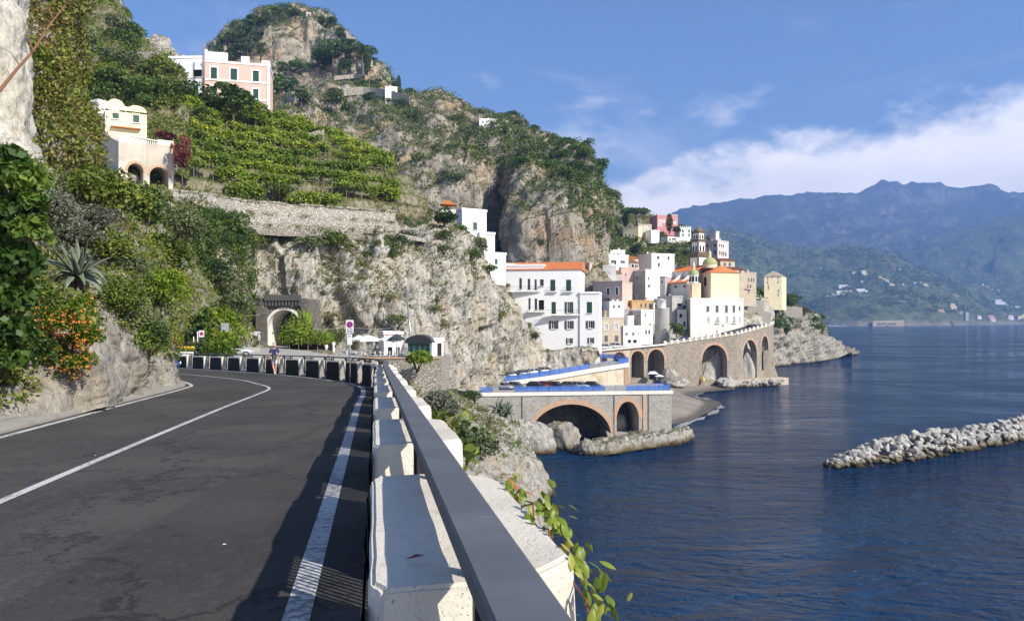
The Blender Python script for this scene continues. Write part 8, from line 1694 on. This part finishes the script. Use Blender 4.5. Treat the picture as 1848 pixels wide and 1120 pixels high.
def litter():
 for i,(px,py)in enumerate(((405,983),(172,822))):
  d=1.5*S/(py-HY-.035*S);x=X(px,d);o=MB().add([(-.014,-.01,.006),(.012,-.012,.009),(.016,.008,.007),(-.01,.012,.01)],[(0,1,2,3)]).build('litter_scrap','sign_white',None,False,(x,d,float(zr(d))));o.rotation_euler=(0,0,i*1.3);tag(o,'pale scrap of litter on the asphalt, '+['in the outer lane near the camera','in the inner lane left of the centre line'][i],'litter')
 d=2.36;c=MB().add([(-.03,0,0),(0,-.016,.008),(.03,0,.012),(0,.016,.01)],[(0,1,2,3)]).build('fallen_leaf','bougainvillea',None,False,(-.287,d,float(zr(d))+.872));tag(c,'dry dark red leaf lying on top of the nearest parapet block','leaf')
litter()
def give_way():
 q=ramp_pts[4];root=empty('give_way_sign',(q[0],q[1]-.3,q[2]));tag(root,'triangular give way sign at the foot of the ramp railing','road sign');MB().tube([(0,0,0),(0,0,2.9)],.035,6).build('pole','steel_grey',root);k=.5;z=2.6
 MB().add([(-k,-.05,z+.75),(k,-.05,z+.75),(0,-.05,z-.1)],[(2,1,0)]).build('red_triangle','sign_red',root);MB().add([(-k*.6,-.06,z+.62),(k*.6,-.06,z+.62),(0,-.06,z+.12)],[(2,1,0)]).build('white_centre','sign_white',root)
give_way()
# ------------------------------------------------------------------ houses on the far coast
def far_coast():
 qx,qy=pix(PM1.A)
 def on(px,py):k=np.argmin((qx-px)**2+(qy-py)**2);return PM1.A.reshape(-1,3)[k]
 zf=zoom(1480,460,5.022);g=np.random.default_rng(15)
 L=[(185,275,95,26,'white walled'),(165,345,70,50,'white walled'),(110,355,60,30,'cream walled'),(240,335,80,30,'beige'),(345,325,90,40,'white walled'),(60,365,40,18,'white walled'),(390,165,45,28,'cream walled'),(380,235,20,14,'white walled'),(535,195,30,22,'beige'),(570,215,40,18,'cream walled'),(605,235,30,24,'white walled'),(640,262,46,24,'yellowish'),(725,415,55,12,'white walled'),(720,368,18,10,'white walled'),(755,270,14,14,'white walled'),(910,255,20,24,'white walled'),(945,267,46,20,'cream walled'),(850,245,22,10,'white walled'),(145,137,26,10,'white walled'),(300,158,40,8,'white walled'),(720,120,14,14,'white walled'),(765,122,14,10,'white walled'),(1195,450,70,60,'peach walled'),(1075,485,80,26,'pinkish'),(1275,510,24,22,'white walled'),(1240,508,70,20,'beige'),(1210,350,50,14,'beige'),(1600,415,70,34,'white walled'),(1660,435,60,22,'white walled'),(1720,455,50,20,'white walled'),(1770,472,50,24,'white walled'),(1640,540,90,50,'beige'),(1520,550,90,40,'pinkish'),(1560,570,60,30,'white walled'),(1710,555,70,40,'white walled'),(1790,550,80,36,'cream walled'),(1440,545,50,24,'white walled'),(1830,545,50,40,'yellowish'),(530,455,50,10,'beige'),(1470,222,16,14,'white walled'),(1580,220,24,10,'white walled'),(1660,182,18,14,'white walled'),(1600,130,30,12,'beige'),(10,118,16,10,'white walled')]
 MT={'white walled':'clean_white','cream walled':'cream_plaster','beige':'beige_plaster','yellowish':'pale_yellow','peach walled':'peach_plaster','pinkish':'pink_plaster'};N_=0;rows=[]
 for(x,y,w_,h,mt)in L:
  px,py=zf(x,y);w_,h=(w_*.62,h*.6)if y>430 else(w_*.85,h*.85);q=on(px,py+h/10)if py>478 else on(px,py);d=q[1];ww,hh=w_/5.022/S*d,h/5.022/S*d;root=empty('far_house',(q[0],q[1]-ww*.3,q[2]-4));rows.append((px,py,mt,root));mb=MB()
  mb.box((-ww/2,-ww*.3,-6),(ww/2,ww*.3,hh+2));mb.build('wall',MT[mt],root)
  MB().box((-ww/2-.4,-ww*.3-.4,hh+2.0),(ww/2+.4,ww*.3+.4,hh+2.6)).build('roof','old_terracotta' if mt in('peach walled','pinkish','yellowish')else MT[mt],root)
  MB().box((ww*.5-.01,-ww*.25,-6),(ww*(.5+g.uniform(.2,.5)),ww*.2,hh*g.uniform(.4,.8))).build('annex',MT[mt],root)
  if ww>18:
   wm_=MB().box((-.9,-.08,0),(.9,.04,2.6)).mesh('window','glass_dark');k=int(ww/6)
   for i in range(k):obj('window',wm_,root,(-ww/2+ww*(i+.5)/k,-ww*.3-.02,hh*.35+1))
 rows.sort(key=lambda r:r[0])
 for i,(px,py,mt,root)in enumerate(rows):
  b='by the far shore' if py>550 else 'low on the far hillside' if py>515 else 'high on the far hillside';same=[r for r in rows if r[2]==mt and(('by the far shore' if r[1]>550 else 'low on the far hillside' if r[1]>515 else 'high on the far hillside')==b)];j=same.index((px,py,mt,root))
  tag(root,f'tiny {mt} house {b}, {ORD[j]} from the left of {len(same)}' if len(same)>1 else f'tiny {mt} house {b}, the only one there','house','houses on the far coast')
  # shore wall with arcade, tower and pale beaches
 a,b=P(1575,581,2566)[:2],P(1632,580,2630)[:2];root=empty('coast_wall',(0,0,0));tag(root,'long pale coastal road wall with a row of small arches on the far shore','wall');Lw=np.linalg.norm(b-a)
 arch_wall('wall',a,b,(Z(579,2560),Z(577,2760)),-1,[(Lw*.13+i*8.5,Lw*.13+i*8.5+5,8,11,3)for i in range(11)]+[],4,'ochre_masonry',root,step=20)
 o=bld('watch_tower','square grey watchtower above the far shore',[(1743,2790),(1748,2792)],563,577,'grey_plaster',[],back=12,cat='tower')
 for(x0,x1,y,d,lab)in((1484,1535,588.5,2480,'a'),(1752,1850,583.5,3250,'b')):
  a,b=P(x0,y,d),P(x1,y,d);MB().add([(a[0],d-10,-.5),(b[0],d-10,-.5),(b[0],d+90,3),(a[0],d+90,3)],[(0,1,2,3)]).build('far_beach','far_sand');tag(bpy.context.scene.objects[-1],kind='structure')
far_coast()
# ------------------------------------------------------------------ labels that single out each scattered plant
LM=[('pink house',428,150),('yellow house',228,225),('white annex',335,140),('arched terrace',265,305),('tunnel portal',512,590),('white cube house',855,405),('summit rock',540,90),('huge domed pine',600,100),('small hill house',706,168),('white ruin',663,120),('ridge house',880,221),('dark gully',905,400),('orange-roofed white house',985,560),('rose villa',1195,400),('crenellated house',1237,420),('bell tower',1260,450),('cream villa',1140,420),('white villa',1055,470),('headland tower house',1398,515),('vineyard wall',520,390),('gazebo',809,370),('restaurant parasols',690,620),('headland tip',1530,630),('parapet bend',690,650),('leaning post',737,560),('grey panel sign',405,595),('street lamp',160,350),('grey crag',265,85)]
SHORT={'rounded bush on the slope under the vineyard wall':'rounded slope bush','bush clinging to the top of the pale tunnel cliff':'clifftop bush','small tuft of scrub rooted in the bare cliff face':'scrub tuft on bare rock','leafy bush on the steep slope left of the tunnel':'leafy slope bush','dark bush on the steep slope above the yellow house':'dark slope bush','dark bush growing from the grey crag at the top':'dark crag bush','rounded dark bush among the scrub of the big hill':'dark hill bush','dark tree crowning the sea cliff':'dark clifftop tree','scrub bush clinging to the tall sea cliff':'sea cliff bush','dark tree on the slope between town and hilltop villas':'dark slope tree','dark green shrub tree on the headland':'dark headland shrub','round garden bush among the vine terraces':'round garden bush','dark tree in the steep wood left of the summit rock':'dark wood tree','dark tree on the ridge right of the summit rock':'dark ridge tree','small white cafe table with two chairs space on the restaurant terrace':'white cafe table','white cafe chair at a terrace table':'white cafe chair'}
def relabel():
 B={}
 for o in COL.objects:
  l=o.get('label')
  if l in SHORT:
   p=np.array(o.matrix_world.translation if o.matrix_world.translation.length else o.location);p=np.array(o.location);px,py=pix(p);px,py=float(px),float(py);k=min(range(len(LM)),key=lambda i:(LM[i][1]-px)**2+(LM[i][2]-py)**2);dx,dy=px-LM[k][1],py-LM[k][2]
   v='below' if dy>0 else 'above';h='right of' if dx>0 else 'left of';r=abs(dx)/(abs(dy)+1e-6);dr=v if r<.4 else h if r>2.5 else v+' '+h;B.setdefault((SHORT[l],dr,LM[k][0]),[]).append((dx*dx+dy*dy,o))
 for(s_,dr,lm),L in B.items():
  L.sort(key=lambda q:q[0])
  for i,(_,o)in enumerate(L):o['label']=f'{s_} {dr} the {lm}'+('' if len(L)==1 else ', nearest to it' if i==0 else f', {ORD[min(i, 25)]} nearest to it')
relabel()
# ------------------------------------------------------------------ air
def haze():
 m=bpy.data.materials.new('haze_air');m.use_nodes=True;nt=m.node_tree;nt.nodes.clear()
 o=nt.nodes.new('ShaderNodeOutputMaterial');v=nt.nodes.new('ShaderNodeVolumePrincipled')
 v.inputs['Color'].default_value=(0.25,0.46,1.0,1);v.inputs['Density'].default_value=1.6e-4;v.inputs['Anisotropy'].default_value=0.1
 nt.links.new(v.outputs[0],o.inputs['Volume'])
 b=MB().box((-16000,-900,-3),(24000,7600,1350)).build('haze',m);tag(b,kind='stuff')
 b.visible_shadow=True
haze()
